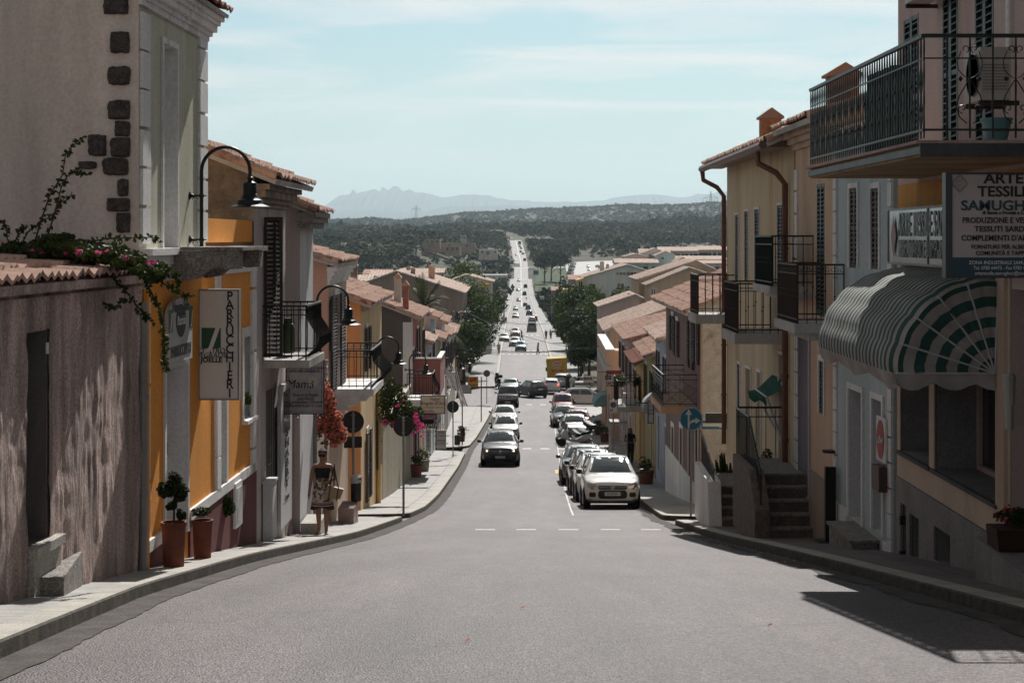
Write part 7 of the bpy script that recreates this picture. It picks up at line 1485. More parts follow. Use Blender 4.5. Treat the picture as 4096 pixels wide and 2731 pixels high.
# arched board over the door
a0,a1=f1.s_(645),f1.s_(742); z0=f1.Z(645,1462); z1=f1.Z(645,1268); zt=f1.Z(690,1192); t=thing('arched_sign','grey white arched board with oval emblem over the hairdresser doorway','sign',tuple(f1.W(a0,.05,z0)),world=True)
pts=[(a0,z0),(a1,z0),(a1,z1)]+[((a0+a1)/2+(a1-a0)/2*math.cos(b),z1+(zt-z1)*math.sin(b)) for b in [math.pi*k/16 for k in range(1,16)]]+[(a0,z1)]
nf=Vector((f1.n.x,f1.n.y,0)); m=MB(); m.prism([f1.W(a,.04,z) for a,z in pts],nf*.05); m.build('board',mat('grey board',(.52,.51,.50)),t); uf=Vector((f1.u.x,f1.u.y,0)); ca=(a0+a1)/2
m=MB(); m.prism([f1.W(ca+.28*math.cos(k*math.pi/12),.092,z0+.52+.21*math.sin(k*math.pi/12)) for k in range(24)],nf*.004); q=m.build('oval',mat('slate oval',(.05,.05,.055)),t); text("Patrizia",.17,WS,f1.W(ca,.10,z0+.52),uf,EZ,q,sh=.2)
GT=mat('grey lettering',(.12,.12,.12)); text("Nuovo Stile",.20,GT,f1.W(ca,.095,z1+.10),uf,EZ,t,sx=1.05); text("PARRUCCHIERI",.20,GT,f1.W(ca,.095,z0+.14),uf,EZ,t,sx=.86,bold=.01)
for s in (-1,1): m=MB(); f1.box(m,ca+s*.60-.10,ca+s*.60+.10,z0+.40,z0+.68,.092,.096); q=m.build('green_square',GRNM,t); text("J",.24,WS,f1.W(ca+s*.60,.10,z0+.54),uf,EZ,q,sh=.3)
# hanging shop board
Ys=31.3; a=P(1147,1653,Ys); b=P(1294,1437,Ys); t=thing('gift_shop_sign','grey wood hanging board with daisy and script lettering in a curled iron frame','sign',tuple(a),world=True); WD=mat('grey limed wood',(.46,.43,.44),rough=.7,var=.18,vs=4,streak=False)
m=MB(); m.box(a.x,Ys,a.z,b.x,Ys+.03,b.z); m.build('board',WD,t); m=MB(); [m.box(*q) for q in ((a.x-.015,Ys-.01,a.z-.015,a.x,Ys+.04,b.z+.015),(b.x,Ys-.01,a.z-.015,b.x+.015,Ys+.04,b.z+.015),(a.x,Ys-.01,a.z-.015,b.x,Ys+.04,a.z),(a.x,Ys-.01,b.z,b.x,Ys+.04,b.z+.015))]
for e in (.035,): m.tube([(a.x+e,Ys-.004,a.z+e),(b.x-e,Ys-.004,a.z+e),(b.x-e,Ys-.004,b.z-e),(a.x+e,Ys-.004,b.z-e)],.003,n=4,closed=True)
m.tube([(a.x-.25,Ys+.02,b.z+.04),(b.x,Ys+.02,b.z+.04)],.012)
for k in range(5): m.tube(curl(Vector((b.x+.05,Ys+.02,b.z-.05-.11*k)),Vector((1 if k%2 else -1,0,0)),Vector((0,0,1)),.045,a0=-.5,a1=1.5),.006,n=4)
for k in (0,3): [m.tube(curl(Vector((a.x+.12+.13*k+dx,Ys+.02,a.z-.05)),Vector((s,0,0)),Vector((0,0,-1)),.045,a0=-.5,a1=1.5),.006,n=4) for dx,s in ((0,1),(.09,-1))]
m.build('iron_frame',IRON,t)
for s,py,h,sh in (("Si puo' resistere a tutto,",1470,15,.25),("salvo alle tentazioni...",1483,15,.25),("Articoli da Regalo",1579,14,.15),("Lista Nozze",1594,14,.15),("Complementi d'Arredo",1608,14,.15),("Biancheria per la Casa",1622,14,.15)): text(s,h/F*Ys*1.25,BLACKM,P(1222,py,Ys-.004),EX,EZ,t,sh=sh,sx=.82)
text("Mama",40/F*Ys*1.2,BLACKM,P(1200,1537,Ys-.004),EX,EZ,t,sh=.2,sx=.95); c=P(1251,1527,Ys-.006)
for k in range(8):
    aa=k*math.pi/4; m=MB(); m.tube([c+Vector((math.cos(aa)*.065,0,math.sin(aa)*.065))+Vector((math.cos(aa)*math.cos(b)*.042-math.sin(aa)*math.sin(b)*.022,0,math.sin(aa)*math.cos(b)*.042+math.cos(aa)*math.sin(b)*.022)) for b in [j*math.pi/6 for j in range(12)]],.0035,n=4,closed=True); m.prism([c+Vector((math.cos(aa)*.065,.002,math.sin(aa)*.065))+Vector((math.cos(aa)*math.cos(b)*.04-math.sin(aa)*math.sin(b)*.02,0,math.sin(aa)*math.cos(b)*.04+math.cos(aa)*math.sin(b)*.02)) for b in [j*math.pi/6 for j in range(12)]],(0,.002,0)); m.build('petal',WHITEM,t)
m=MB(); m.prism([c+Vector((.025*math.cos(b),-.004,.025*math.sin(b))) for b in [j*math.pi/6 for j in range(12)]],(0,-.003,0)); m.build('flower_centre',mat('sign yellow',(.55,.38,.03)),t)
# shop boards down the left row
CRM=mat('cream board',(.60,.53,.44),rough=.5,var=.05)
def board(name,label,px0,py0,px1,py1,Y,mt,lines,frame=None,parent_kind='sign',th=.06,post=False):
    a=P(px0,py1,Y); b=P(px1,py0,Y); t=thing(name,label,'sign',tuple(a),world=True); m=MB(); m.box(a.x,Y,a.z,b.x,Y+th,b.z); m.build('board',mt,t)
    m=MB(); e=.03; [m.box(*q) for q in ((a.x-e,Y-.01,a.z-e,a.x,Y+th+.01,b.z+e),(b.x,Y-.01,a.z-e,b.x+e,Y+th+.01,b.z+e),(a.x,Y-.01,a.z-e,b.x,Y+th+.01,a.z),(a.x,Y-.01,b.z,b.x,Y+th+.01,b.z+e))]; m.tube([(a.x-.5,Y+th/2,b.z-.05),(a.x,Y+th/2,b.z-.05)],.02); m.build('frame',frame or IRON,t)
    for l in lines:
        s,px,py,h=l[:4]; text(s,h/F*Y*1.3,l[4] if len(l)>4 else BLACKM,P(px,py,Y-.006),EX,EZ,t,sx=l[5] if len(l)>5 else 1.,bold=l[6] if len(l)>6 else .0)
    return t
board('jeweller_sign','cream jeweller board with dark frame and coral drawing below the red balcony',1685,1584,1777,1652,66,CRM,[("Nappi",1740,1596,12),("Angolo d'Oro",1732,1613,14,BLACKM,.95,.01),("Lav. Filigrana e Fedi Sarde",1732,1629,7,BLACKM,.86),("Corallo",1712,1644,13,REDM,1,.01)],frame=BROWNS)
board('clothes_sign','pink clothes shop board lettered in purple under the jeweller board',1690,1658,1744,1676,68,mat('pink board',(.42,.27,.32)),[("ABBIGLIAMENTO",1717,1663,8,mat('purple ink',(.12,.02,.08)),.9,.02),("DONNA E UOMO",1717,1671,7,mat('purple ink',(.12,.02,.08)),.9,.02)])
board('rental_board','white standing rental board reading scooter hire in black',1750,1722,1782,1792,74,TRIM,[("Sardinya",1766,1729,8,mat('blue ink',(.02,.05,.2)),.8),("RENT - CAR SCOOTER",1766,1743,6,BLACKM,.75,.01),("NOLEGGIO",1766,1762,7,BLACKM,.85,.01),("AUTO - SCOOTER",1766,1774,7,BLACKM,.75,.01)],frame=TRIM)
board('scooter_hire_sign','white projecting scooter hire sign behind the hanging white cloth',1790,1492,1822,1552,88,TRIM,[("RENT A CAR",1806,1508,9,BLACKM,.75,.02),("noleggio",1806,1524,9,BLACKM,.9),("scooter",1806,1545,9,BLACKM,.9)])
board('goldsmith_sign','pale goldsmith board with fine script beside the yellow shop sign',1843,1541,1884,1572,112,WD,[("Gioielli",1858,1547,7),("Antonio Nappi",1864,1555,8),("Lav. Artigianale",1866,1563,5),("Corallo-Oro",1868,1569,5)])
board('yellow_shop_sign','yellow projecting sign with red island shape over the left pavement',1873,1508,1911,1547,120,mat('sign yellow2',(.70,.42,.02),rough=.4),[("Pignato",1892,1539,9,BLACKM,.95,.02),("Il Ristorante",1892,1516,5,REDM,.8)])
m=MB(); pz=[P(x,y,119.98) for x,y in ((1880,1512),(1890,1514),(1901,1510),(1908,1514),(1905,1527),(1893,1524),(1882,1530),(1877,1526))]; m.prism(pz,(0,-.02,0)); x=m.build('red_island_plaque',mat('sign red',(.5,.06,.02)),org=tuple(pz[0])); tag(x,'small red island shaped plaque on the yellow shop sign','sign')
board('shop_board','vertical white board with black characters beside the rental board',1706,1722,1721,1800,71,TRIM,[(c_,1713,1730+i*11,9,BLACKM,1.,.02) for i,c_ in enumerate("CALZINI")],frame=TRIM)
board('pizza_sign','red and white pizza restaurant sign under the plant filled balcony',2427,1484,2508,1543,100,TRIM,[("da Lo",2452,1507,26,mat('grey green ink',(.08,.10,.08)),.9,.02),("PIZZA",2455,1536,16,REDM,.9,.03)],frame=GREENS)
m=MB(); a=P(2427,1496,99.98); b=P(2508,1485,99.98); m.box(a.x,99.93,a.z,b.x,99.985,b.z); x=m.build('sign_strip',mat('sign red',(.5,.06,.02)),org=tuple(a)); tag(x,'orange red strip along the top of the pizza sign','sign')
board('bar_sign','white and yellow shop sign below the apricot roof terrace',2335,1506,2372,1528,122,TRIM,[("BAR",2353,1514,12,BLACKM,1.2,.03)],frame=TRIM)
board('menu_boards','pale narrow notice board covered with writing beside the cross railed balcony',2594,1606,2612,1690,64,WD,[("SOUVENIR",2603,1625,5,BLACKM,.7),("ARTIGIANATO",2603,1640,5,BLACKM,.6),("SARDO",2603,1655,6,BLACKM,.8)])
board('fuel_sign','white square board with red oval over price panel among far left trees',2000,1158,2029,1180,470,TRIM,[("Esso",2014.5,1169,12,REDM,1.0,.04)],frame=TRIM,th=.3)
m=MB(); c=P(2014.5,1169,469.9); m.tube([c+Vector((.83*math.cos(k*math.pi/12),0,.6*math.sin(k*math.pi/12))) for k in range(24)],.07,n=5,closed=True); x=m.build('oval_ring',mat('deep blue ring',(.03,.04,.2)),org=tuple(c)); tag(x,'dark oval ring around the red word on the fuel sign','sign')
board('price_panel','blue and red fuel price panel hanging below the white oval sign',2004,1182,2029,1192,470,mat('price blue',(.03,.05,.12)),[("1.675 1.579",2016,1187,6,REDM,.8,.02)],th=.3)
m=MB(); X=(2016-CX)/F*470.3; m.tube([(X,470.6,zr(470)),(X,470.6,-14.5)],.2); x=m.build('post',GREYP,org=(X,470.6,zr(470))); tag(x,'tall post holding the fuel price sign in the trees','post')
board('billboard','long white billboard with dark script and green picture on the far left',1941,1214,2006,1231,330,TRIM,[("Houses",1978,1223,10,mat('green ink',(.03,.08,.05)),1.,.02)],frame=GREYP,th=.2)
board('small_board','small white and blue roadside board near the far right lamp row',2159,1184,2176,1197,480,TRIM,[("Moto",2167,1193,6,BLACKM,1,.02)],frame=GREYP,th=.2); board('direction_board','blue green direction board at the lawn corner',2133,1082,2154,1099,860,mat('direction blue',(.05,.20,.24)),[],frame=GREYP,th=.3)
# black clothes shop awning
AWB=mat('black canvas',(.012,.010,.011),rough=.8)
t=awning('black barrel awning lettered in white over the clothes shop on the left',-99,-95,0,0,1.1,1.0,10,ribs=3,m_=AWB,fr=IRON); t.location=(-4.05,70.5,-7.45); t.rotation_euler=(0,0,math.pi); t.scale=(1,1.,.9)
text("ABBIGLIAMENTO",.30,WHITEM,(-3.35,68.4,-7.38),EX,EZ,None,sx=.7); 
x=bpy.data.objects['lettering.%03d'%(max([int(o.name.split('.')[-1]) for o in bpy.data.objects if o.name.startswith('lettering.')]))]; x.parent=t; x.matrix_parent_inverse=t.matrix_basis.inverted()
t=awning('small pale blue awning with sky blue frame by the apricot terrace',-99,-95,0,0,1.5,1.2,10,ribs=2,m_=mat('pale blue canvas',(.22,.34,.36),rough=.8),fr=mat('sky blue frame',(.10,.32,.42))); t.location=(6.1,112,-10.6); t.scale=(.62,.7,.6)
t=awning('small grey white awning rolled over a low shop door on the right',-99,-98,0,0,.7,.6,6,ribs=2,m_=mat('grey canvas',(.35,.36,.36),rough=.8)); t.location=(5.75,68,-6.6); 
# rose box balcony, small iron balcony, cloths
f6a=Fa((-4.1,69.0),(-4.1,71.2))
xb=(1768-CX)/F*72; m=MB(); zt_,zb_=(HY-1450)/F*70,(HY-1600)/F*70
t=thing('rose_balcony','closed rose plaster balcony with cream coping projecting from the rose house','balcony',(-3.6,74,zb_),world=True)
m.box(-4.09,72.0,zb_,-2.95,76.3,zb_+.15); m.box(-4.09,72.0,zb_+.15,-2.95,72.12,zt_); m.box(-3.07,72.12,zb_+.15,-2.95,76.3,zt_); m.build('parapet',PINKR,t); m=MB(); m.box(-4.09,71.96,zt_,-2.91,72.16,zt_+.06); m.box(-3.11,72.16,zt_,-2.91,76.3,zt_+.06); m.build('coping',TRIM,t)
tt=[o for o in bpy.data.objects if o.get('category')=='house' and 'rose fronted' in o.get('label','')][0]
fb_=Fa((-4.1,70.2),(-4.12,78)); balcony(tt,Fa((-4.1,68.3),(-4.1,78)),.1,2.3,(HY-1593)/F*69,(HY-1490)/F*69,1.05,th=.12,belly=.22,bar=.17,slab=TRIM,corbel=[(.2,.7),(.4,.4)])
m=MB(); rc=random.Random(4); WC=mat('white cloth',(.80,.78,.77),rough=.8,trans=.2)
for k in range(9):
    x0=-3.25+.07*k; zt=(HY-1470)/F*84; L_=rc.uniform(1.1,1.75)*(.7+.1*k*.6); m.tube([(x0,84+.16*(k%3),zt),(x0+.05+.02*k,84+.1*(k%3),zt-L_*.5),(x0+.12+.05*k,84.02+.12*(k%3),zt-L_)],[.015,.03,.045],n=6)
x=m.build('hanging_cloths',WC,smooth=True,org=(-3,84,-6.5)); tag(x,'bunch of white cloths hanging from a rail on the left row','cloth')
# scaffold tower on the right
t=thing('scaffold_tower','slim aluminium scaffold tower on the right pavement behind a pedestrian','scaffold',(5.0,82.5,zr(82.5)+.13)); AL=mat('aluminium tube',(.55,.55,.55),rough=.4,metal=.2)
for x in (-.38,.38):
    for y in (-.6,.6): m=MB(); m.tube([(x,y,0),(x,y,2.0)],.025); m.build('upright',AL,t)
m=MB()
for k in range(7):
    for y in (-.6,.6): m.tube([(-.38,y,.15+.28*k),(.38,y,.15+.28*k)],.018,n=5)
m.tube([(-.38,-.6,.1),(-.38,.6,1.4)],.018,n=5); m.build('rungs',AL,t); m=MB(); m.box(-.4,-.62,2.0,.4,.62,2.05); m.build('platform',GREYP,t)
# wires
WR=mat('overhead wire',(.02,.02,.02))
for (a,b,sag,lb) in ((P(1880,1255,170),P(2600,1400,150),1.2,'nearest sagging wire strung over the road'),(P(1900,1260,172),P(2345,1262,176),.9,'upper wire crossing above the grey van'),(P(1790,1375,118),P(2420,1378,118),.5,'straight wire strung low over the crossing'),(P(1790,1390,120),P(2420,1382,120),.4,'second straight wire just under the other one')):
    m=MB(); m.tube([a.lerp(b,k/20)+Vector((0,0,-sag*4*(k/20)*(1-k/20))) for k in range(21)],.022,n=4); x=m.build('overhead_wire',WR,org=tuple(a)); tag(x,lb,'wire')
# pylons
def pylon(label,px,Y,ytop,ybase,big=True):
    X=(px-CX)/F*Y; z0=(HY-ybase)/F*Y; h=(ybase-ytop)/F*Y; t=thing('electricity_pylon',label,'pylon',(X,Y,z0),group='pylons on the ridge'); m=MB(); w=h*.11
    lv=[0,.25,.45,.62,.76,.88,1]; ws=[1,.7,.48,.33,.24,.2,.02]
    for i in range(len(lv)-1):
        for sx in (1,-1):
            for sy in (1,-1):
                a=(sx*w*ws[i],sy*w*ws[i],h*lv[i]); b=(sx*w*ws[i+1],sy*w*ws[i+1],h*lv[i+1]); m.tube([a,b],.22,n=4)
            m.tube([(sx*w*ws[i],-w*ws[i],h*lv[i]),(-sx*w*ws[i+1],-w*ws[i+1],h*lv[i+1])],.14,n=4)
    m.build('lattice',GREYP,t)
    for sx in (1,-1): m=MB(); m.tube([(0,0,h*.80),(sx*h*.24,0,h*.76)],.3,n=4); m.tube([(0,0,h*.90),(sx*h*.24,0,h*.765)],.2,n=4); [m.tube([(sx*h*q,0,h*.76),(sx*h*q,0,h*.66)],.25,n=4) for q in (.12,.24)]; m.build('cross_arm',GREYP,t)
pylon('lattice pylon on the left part of the ridge',1665,2420,820,895); pylon('taller lattice pylon by the yellow house on the right ridge',2843,2200,764,885)
# chimneys and aerials on roofs
def aerial(label,px,y0,y1,Y): 
    t=thing('aerial',label,'aerial',tuple(P(px,y1,Y)),group='roof aerials',world=True); m=MB(); a=P(px,y1,Y); b=P(px,y0,Y); m.tube([a,b],.03,n=4); w=.5; m.tube([b-Vector((w,0,.1)),b+Vector((w,0,-.1))],.02,n=4); [m.tube([b+Vector((x,0,-.3)),b+Vector((x,0,.15))],.015,n=4) for x in (-.4,-.2,.2,.4)]; m.build('antenna',GREYP,t)
aerial('thin aerial over the brown gable house',1595,1045,1090,200); aerial('aerial on the far left town roofs',1672,1063,1090,300); aerial('aerial behind the white house chimney',2453,1015,1065,310)
t=thing('satellite_dish','grey satellite dish on the ridge of the brown gable','satellite dish',tuple(P(1633,1080,205)),world=True); m=MB(); c=P(1633,1072,205); m.lathe([(0,.0),(.15,.02),(.28,.08)],(0,0,0),n=16,ax='y'); m.v=[(x+c.x,y+c.y,z+c.z) for x,y,z in m.v]; m.build('dish',GREYP,t); m=MB(); m.tube([c,P(1633,1095,205)],.04,n=5); m.build('pole',GREYP,t)
# ================= PLANTS, POTS =================
TERRA=mat('terracotta',(.17,.052,.03),rough=.75,var=.2,vs=5,bump=.4,bs=30)
def leafball(C,rad,n,ls,m_,parent,name='foliage',seed=1,nl=10,shape=(1,1,1),off=None):
    r=np.random.default_rng(seed); Cn,D=lumpy(n,r,nl=nl,R_=(rad*shape[0],rad*shape[1],rad*shape[2]),lr=(.25,.45)); V,Fq=leafcards(Cn,D,np.full(n,ls),r); V=V+np.array(C)
    o=bpy.data.objects.new(name,npmesh(name,V,Fq,m_)); COL.objects.link(o); o.parent=parent; return o
def pot(m,r,h,taper=.82):
    m.lathe([(r*taper,0),(r*.96,h*.9),(r*1.05,h*.91),(r*1.05,h),(r*.9,h),(r*.85,h*.93),(0,h*.92)],n=20)
for k in (0,):
    Y=20.95; X=(695-CX)/F*Y; t=thing('potted_topiary','tall ribbed terracotta pot with clipped round bushes beside the hairdresser door','potted plant',(X,Y,zr(Y)+.13),group='large terracotta pots'); m=MB(); pot(m,.15,.54); m.build('pot',TERRA,t,smooth=True)
    m=MB(); m.tube([(0,0,.5),(.01,0,.9),(-.01,0,1.1)],.014,n=6); m.build('stem',BARK,t)
    for i,(c,rr_) in enumerate((((.05,0,.95),.10),((-.02,0,.74),.06),((.08,0,.84),.06),((-.09,0,.91),.085),((0,.0,1.0),.12),((.08,0,.62),.06))): leafball(c,rr_*1.5,700,.022,LEAFD,t,seed=i+20)
Y=22.9; X=(810-CX)/F*Y; t=thing('potted_plant','second tall terracotta pot with low trailing plant against the maroon base','potted plant',(X,Y,zr(Y)+.13),group='large terracotta pots'); m=MB(); pot(m,.135,.5); m.build('pot',TERRA,t,smooth=True); leafball((0,0,.6),.17,700,.02,LEAFD,t,seed=31,shape=(1,1,.45))
t=thing('wall_plant','spiky green plant growing from the sill beside the maroon base','plant',tuple(P(900,2020,25.4))); leafball((0,0,0),.20,600,.05,LEAFD,t,seed=33,shape=(.8,.8,1.3))
t=thing('window_plant','small leafy plant hanging on the far orange house window sill','plant',tuple(P(990,1600,27.2))); leafball((0,0,0),.10,260,.025,LEAF,t,seed=34,shape=(.8,.8,1.5))
for px,Y,w,lb in ((1690,76,.32,'square stone planter with green tuft down the left pavement'),(1665,71,.25,'slim terracotta planter by the left row doors'),(1845,104,.25,'orange pot with upright green plant near the barriers'),(2395,112,.3,'pot with rambling shrub at the apricot terrace'),(2420,103,.3,'dark pot with hanging plant under the pizza sign'),(2585,66,.3,'pots and plants beside the low right doorway')):
    X=(px-CX)/F*Y; t=thing('potted_plant',lb,'potted plant',(X,Y,zr(Y)+.13),group='small pots along the pavements'); m=MB(); pot(m,w,.5); m.build('pot',TERRA if 'stone' not in lb else GRAN,t); leafball((0,0,.72),w*1.3,300,.05,LEAF,t,seed=px)
Y=18.1; t=thing('potted_plant','square red planter with dark flowering plant on the ramp at the far right','potted plant',(5.13,Y,-3.205)); m=MB(); m.prism([(-.15,-.2,0),(.15,-.2,0),(.18,-.23,.22),(-.18,-.23,.22)],(0,.42,0)); m.build('pot',mat('shaded red planter',(.045,.014,.011),rough=.8),t); leafball((0,0,.33),.2,600,.026,LEAFD,t,seed=44,shape=(1,1.1,.7)); leafball((0,0,.33),.21,40,.035,mat('dark red petals',(.25,.02,.025)),t,name='flowers',seed=45,shape=(1,1.1,.7))  # planter red is darkened, the shadow on it is put into its colour
t=thing('cactus','clump of tall finger shaped cactus on the farther stair landing','plant',tuple(P(2925,1925,40.5))); rcc=random.Random(5)
for i in range(16):
    x=rcc.uniform(-.32,.32); h=rcc.uniform(.35,.68); m=MB(); m.tube([(x,rcc.uniform(-.15,.15),0),(x*1.1,0,h*.6),(x*1.2,0,h)],[.035,.04,.02],n=7); m.build('cactus_stem',LEAFD,t)
t=thing('potted_shrub','thin flowering shrub behind the iron stair rail','plant',tuple(P(3080,1860,35.2))); leafball((0,0,.1),.28,260,.035,LEAFD,t,seed=51,shape=(.8,.5,1.2))
# bougainvilleas
ORF=leafmat('coral bracts',(.50,.07,.045),(.85,.34,.24),sc=6,tr=.3,p0=.35,p1=.95); MAG=leafmat('magenta bracts',(.45,.03,.16),(.70,.10,.30),sc=3,tr=.3); VINE=leafmat('vine leaves',(.014,.028,.008),(.07,.09,.022),sc=2,tr=.2,rough=.35)
def blob(name,mt,t,lumps,Y,n,ls,seed=1,dy=.2):
    r=np.random.default_rng(seed); V=[]; 
    for (px,py,rp) in lumps:
        k=max(8,int(n*rp*rp/3000)); c=P(px,py,Y); d=r.normal(size=(k,3)); d/=np.linalg.norm(d,axis=1)[:,None]; R0=rp/F*Y; p=np.array(c)+d*np.array([R0,max(R0,dy),R0])*r.uniform(.55,1.05,k)[:,None]; V.append((p,d))
    Pn=np.concatenate([v[0] for v in V]); D=np.concatenate([v[1] for v in V]); v,f=leafcards(Pn,D,np.full(len(Pn),ls),r); loc=np.array(t.location); o=bpy.data.objects.new(name,npmesh(name,v-loc,f,mt)); COL.objects.link(o); o.parent=t
Yb=36.2; t=thing('bougainvillea','mass of coral red bougainvillea hanging over the garden wall','shrub',tuple(P(1320,1660,Yb)))
lm=[(1300,1545,22),(1310,1580,26),(1298,1615,24),(1320,1610,28),(1318,1650,30),(1296,1655,26),(1345,1665,26),(1280,1690,26),(1310,1695,32),(1345,1700,30),(1362,1725,26),(1330,1735,30),(1355,1750,24),(1335,1770,18),(1285,1715,20),(1372,1755,14)]
blob('flowers',ORF,t,lm,Yb,900,.038,seed=2); blob('foliage',VINE,t,[(x,y,r*.9) for x,y,r in lm]+[(1275,1740,18),(1300,1770,14)],Yb-.02,200,.045,seed=3)
Yv=52.0; t=thing('bougainvillea','dark leafy climber with scattered pink flowers beside the dark gable','shrub',tuple(P(1600,1640,Yv)))
lm=[(1560,1530,22),(1545,1570,28),(1590,1560,26),(1540,1610,34),(1585,1600,36),(1560,1640,40),(1610,1640,40),(1545,1670,32),(1590,1680,36),(1640,1655,34),(1650,1690,26),(1625,1615,24),(1610,1590,20),(1665,1640,20),(1680,1650,16)]
blob('foliage',VINE,t,lm,Yv,560,.055,seed=4,dy=.5); blob('flowers',MAG,t,[(1665,1660,12),(1668,1685,15),(1680,1700,15),(1690,1708,12),(1672,1720,11),(1655,1735,8),(1690,1745,8),(1540,1690,14),(1575,1695,12),(1590,1620,10),(1612,1600,6)],Yv-.6,620,.045,seed=5,dy=.3)
Yn=18.6; t=thing('bougainvillea','tangle of glossy vine with magenta flowers on the tiled roof at the near left','shrub',tuple(P(300,1050,Yn)))
rv=random.Random(9); lm=[(20+i*26,1035+rv.uniform(-25,15)-35*math.exp(-((i-9)/5)**2)+max(0,i-17)*9,rv.uniform(26,46)) for i in range(25)]+[(200,960,26),(230,985,30),(170,990,26),(250,950,18),(330,1010,26),(560,1075,20),(600,1100,18)]
blob('foliage',VINE,t,lm,Yn,1300,.030,seed=6,dy=.45); blob('flowers',MAG,t,[(140,1002,11),(172,1012,7),(313,1008,15),(392,1010,8),(410,1012,6),(430,1004,5),(505,1030,10),(595,1050,7),(618,1048,7),(265,1012,6)],Yn-.4,520,.022,seed=7,dy=.1)
lv=MB(); st=MB()
def sprig(pts,Y,n,w=2.6):
    P3=[P(x,y,Y) for x,y in pts]; fine=[]
    for i in range(len(P3)-1):
        for k in range(6): fine.append(P3[i].lerp(P3[i+1],k/6))
    fine.append(P3[-1]); st.tube(fine,[.011*(1-.7*i/len(fine)) for i in range(len(fine))],n=5)
    for k in range(n):
        p=fine[int(rv.random()*(len(fine)-1))]+Vector((rv.uniform(-.01,.01),)*3); d=Vector((rv.gauss(0,1),rv.gauss(0,.6),rv.gauss(0,1)-.2)).normalized(); s=rv.uniform(.035,.07); q=d.cross(Vector((rv.gauss(0,1),rv.gauss(0,1),rv.gauss(0,1)))).normalized()*s*.33; lv.add([p,p+d*s*.5+q,p+d*s,p+d*s*.5-q],[(0,1,2,3)])
for pts,n in (([(120,1040),(165,880),(200,780),(250,700),(262,620),(300,575),(335,545)],60),([(170,1010),(220,850),(245,750),(270,705),(310,685),(355,700)],50),([(60,1030),(110,930),(150,900),(210,860),(260,790),(295,780)],40),([(0,885),(25,900),(30,960),(60,1000)],22),([(60,970),(80,920),(115,905)],16),([(200,990),(330,975),(420,955),(520,950),(610,950),(640,970)],60),([(560,1075),(600,1160),(640,1240),(655,1320),(660,1420),(665,1490)],90),([(330,1130),(380,1200),(450,1230),(520,1190)],50),([(520,1070),(600,1100),(680,1150),(740,1185),(770,1180)],60),([(560,1050),(640,1090),(700,1100),(720,1140)],50),([(450,1110),(500,1160),(560,1240),(620,1300)],50)): sprig(pts,Yn,n*2)
mvec=Vector(t.location); st.v=[tuple(Vector(v)-mvec) for v in st.v]; lv.v=[tuple(Vector(v)-mvec) for v in lv.v]; st.build('stems',mat('vine stem',(.05,.035,.02)),t); lv.build('sprig_leaves',VINE,t)
# granite steps along the left row
for px,py0,py1,px1,Y,lb in ((1202,2094,2140,1278,32.8,'pale granite block step left of the walking woman'),(1352,2040,2105,1415,38.6,'pink granite step right of the walking woman'),(1640,1903,1935,1668,83.,'pair of small pale steps far down the left pavement')):
    a=P(px,py1,Y); b=P(px1,py0,Y); zg=zr(Y)+.13; m=MB(); h=b.z-a.z; m.box(a.x,Y,zg-.25,b.x,Y+1.1,zg+h*.96); x=m.build('stone_step',GRANL if 'pale' in lb else PEB,org=(a.x,Y,zg)); tag(x,lb,'step')
# fallen petals and litter on the road
rp_=random.Random(8)
for px,py,lb in ((1868,2573,'single red petal lying on the road near bottom centre'),(2088,2440,'small red petal on the road right of the centre'),(3078,2510,'dry curled leaf on the road at lower right')):
    Y=yrow(py); X=(px-CX)/F*Y; m=MB(); z=zr(Y)+.012; m.add([(X-.02,Y-.01,z),(X+.018,Y-.012,z+.004),(X+.022,Y+.012,z+.018),(X-.01,Y+.014,z+.008)],[(0,1,2,3)]); x=m.build('petal' if 'petal' in lb else 'leaf',ORF if 'petal' in lb else TILER,org=(X,Y,z)); tag(x,lb,'petal' if 'petal' in lb else 'leaf'); x.name='fallen_petal' if 'petal' in lb else 'fallen_leaf'
m=MB()
for _ in range(60):
    Y=rp_.uniform(22,44); X=xr(Y)-rp_.uniform(.02,.5)**1.2; z=zr(Y)+.012; s=rp_.uniform(.008,.022); m.add([(X-s,Y,z),(X+s,Y-s*.5,z),(X+s*.5,Y+s,z+s*.5)],[(0,1,2)])
x=m.build('petal_litter',[ORF]); x['kind']='stuff'
# gas bottle on belly balcony
t=thing('gas_bottle','green gas bottle standing on the first belly shaped balcony','gas bottle',tuple(P(1152,1412,29.9))); m=MB(); m.lathe([(.10,0),(.125,.03),(.125,.42),(.09,.50),(.04,.52)],n=16); m.build('cylinder',mat('olive green metal',(.05,.07,.03),rough=.45),t,smooth=True); m=MB(); m.lathe([(.07,.50),(.07,.60)],n=12); m.build('collar',mat('olive green metal',(.05,.07,.03)),t)
# ================= PEOPLE =================
def skin_mesh(J,E,name):
    """one continuous body grown over a joint skeleton: J name->(x,y,z,r), E pairs"""
    nm=list(J); me=bpy.data.meshes.new(name); me.from_pydata([J[k][:3] for k in nm],[(nm.index(a),nm.index(b)) for a,b in E],[]); o=bpy.data.objects.new(name,me); COL.objects.link(o)
    md=o.modifiers.new('s','SKIN'); sv_=me.skin_vertices[0].data if me.skin_vertices else None
    if sv_ is None:
        me.attributes; bm_=None
    for i,k in enumerate(nm):
        r=J[k][3]; me.skin_vertices[0].data[i].radius=(r,J[k][4] if len(J[k])>4 else r); me.skin_vertices[0].data[i].use_root=(i==0)
    md.use_smooth_shade=True; s=o.modifiers.new('u','SUBSURF'); s.levels=2; s.render_levels=2
    dg=bpy.context.evaluated_depsgraph_get(); dg.update(); m2=bpy.data.meshes.new_from_object(o.evaluated_get(dg)); m2.name=name; COL.objects.unlink(o); bpy.data.objects.remove(o); return m2
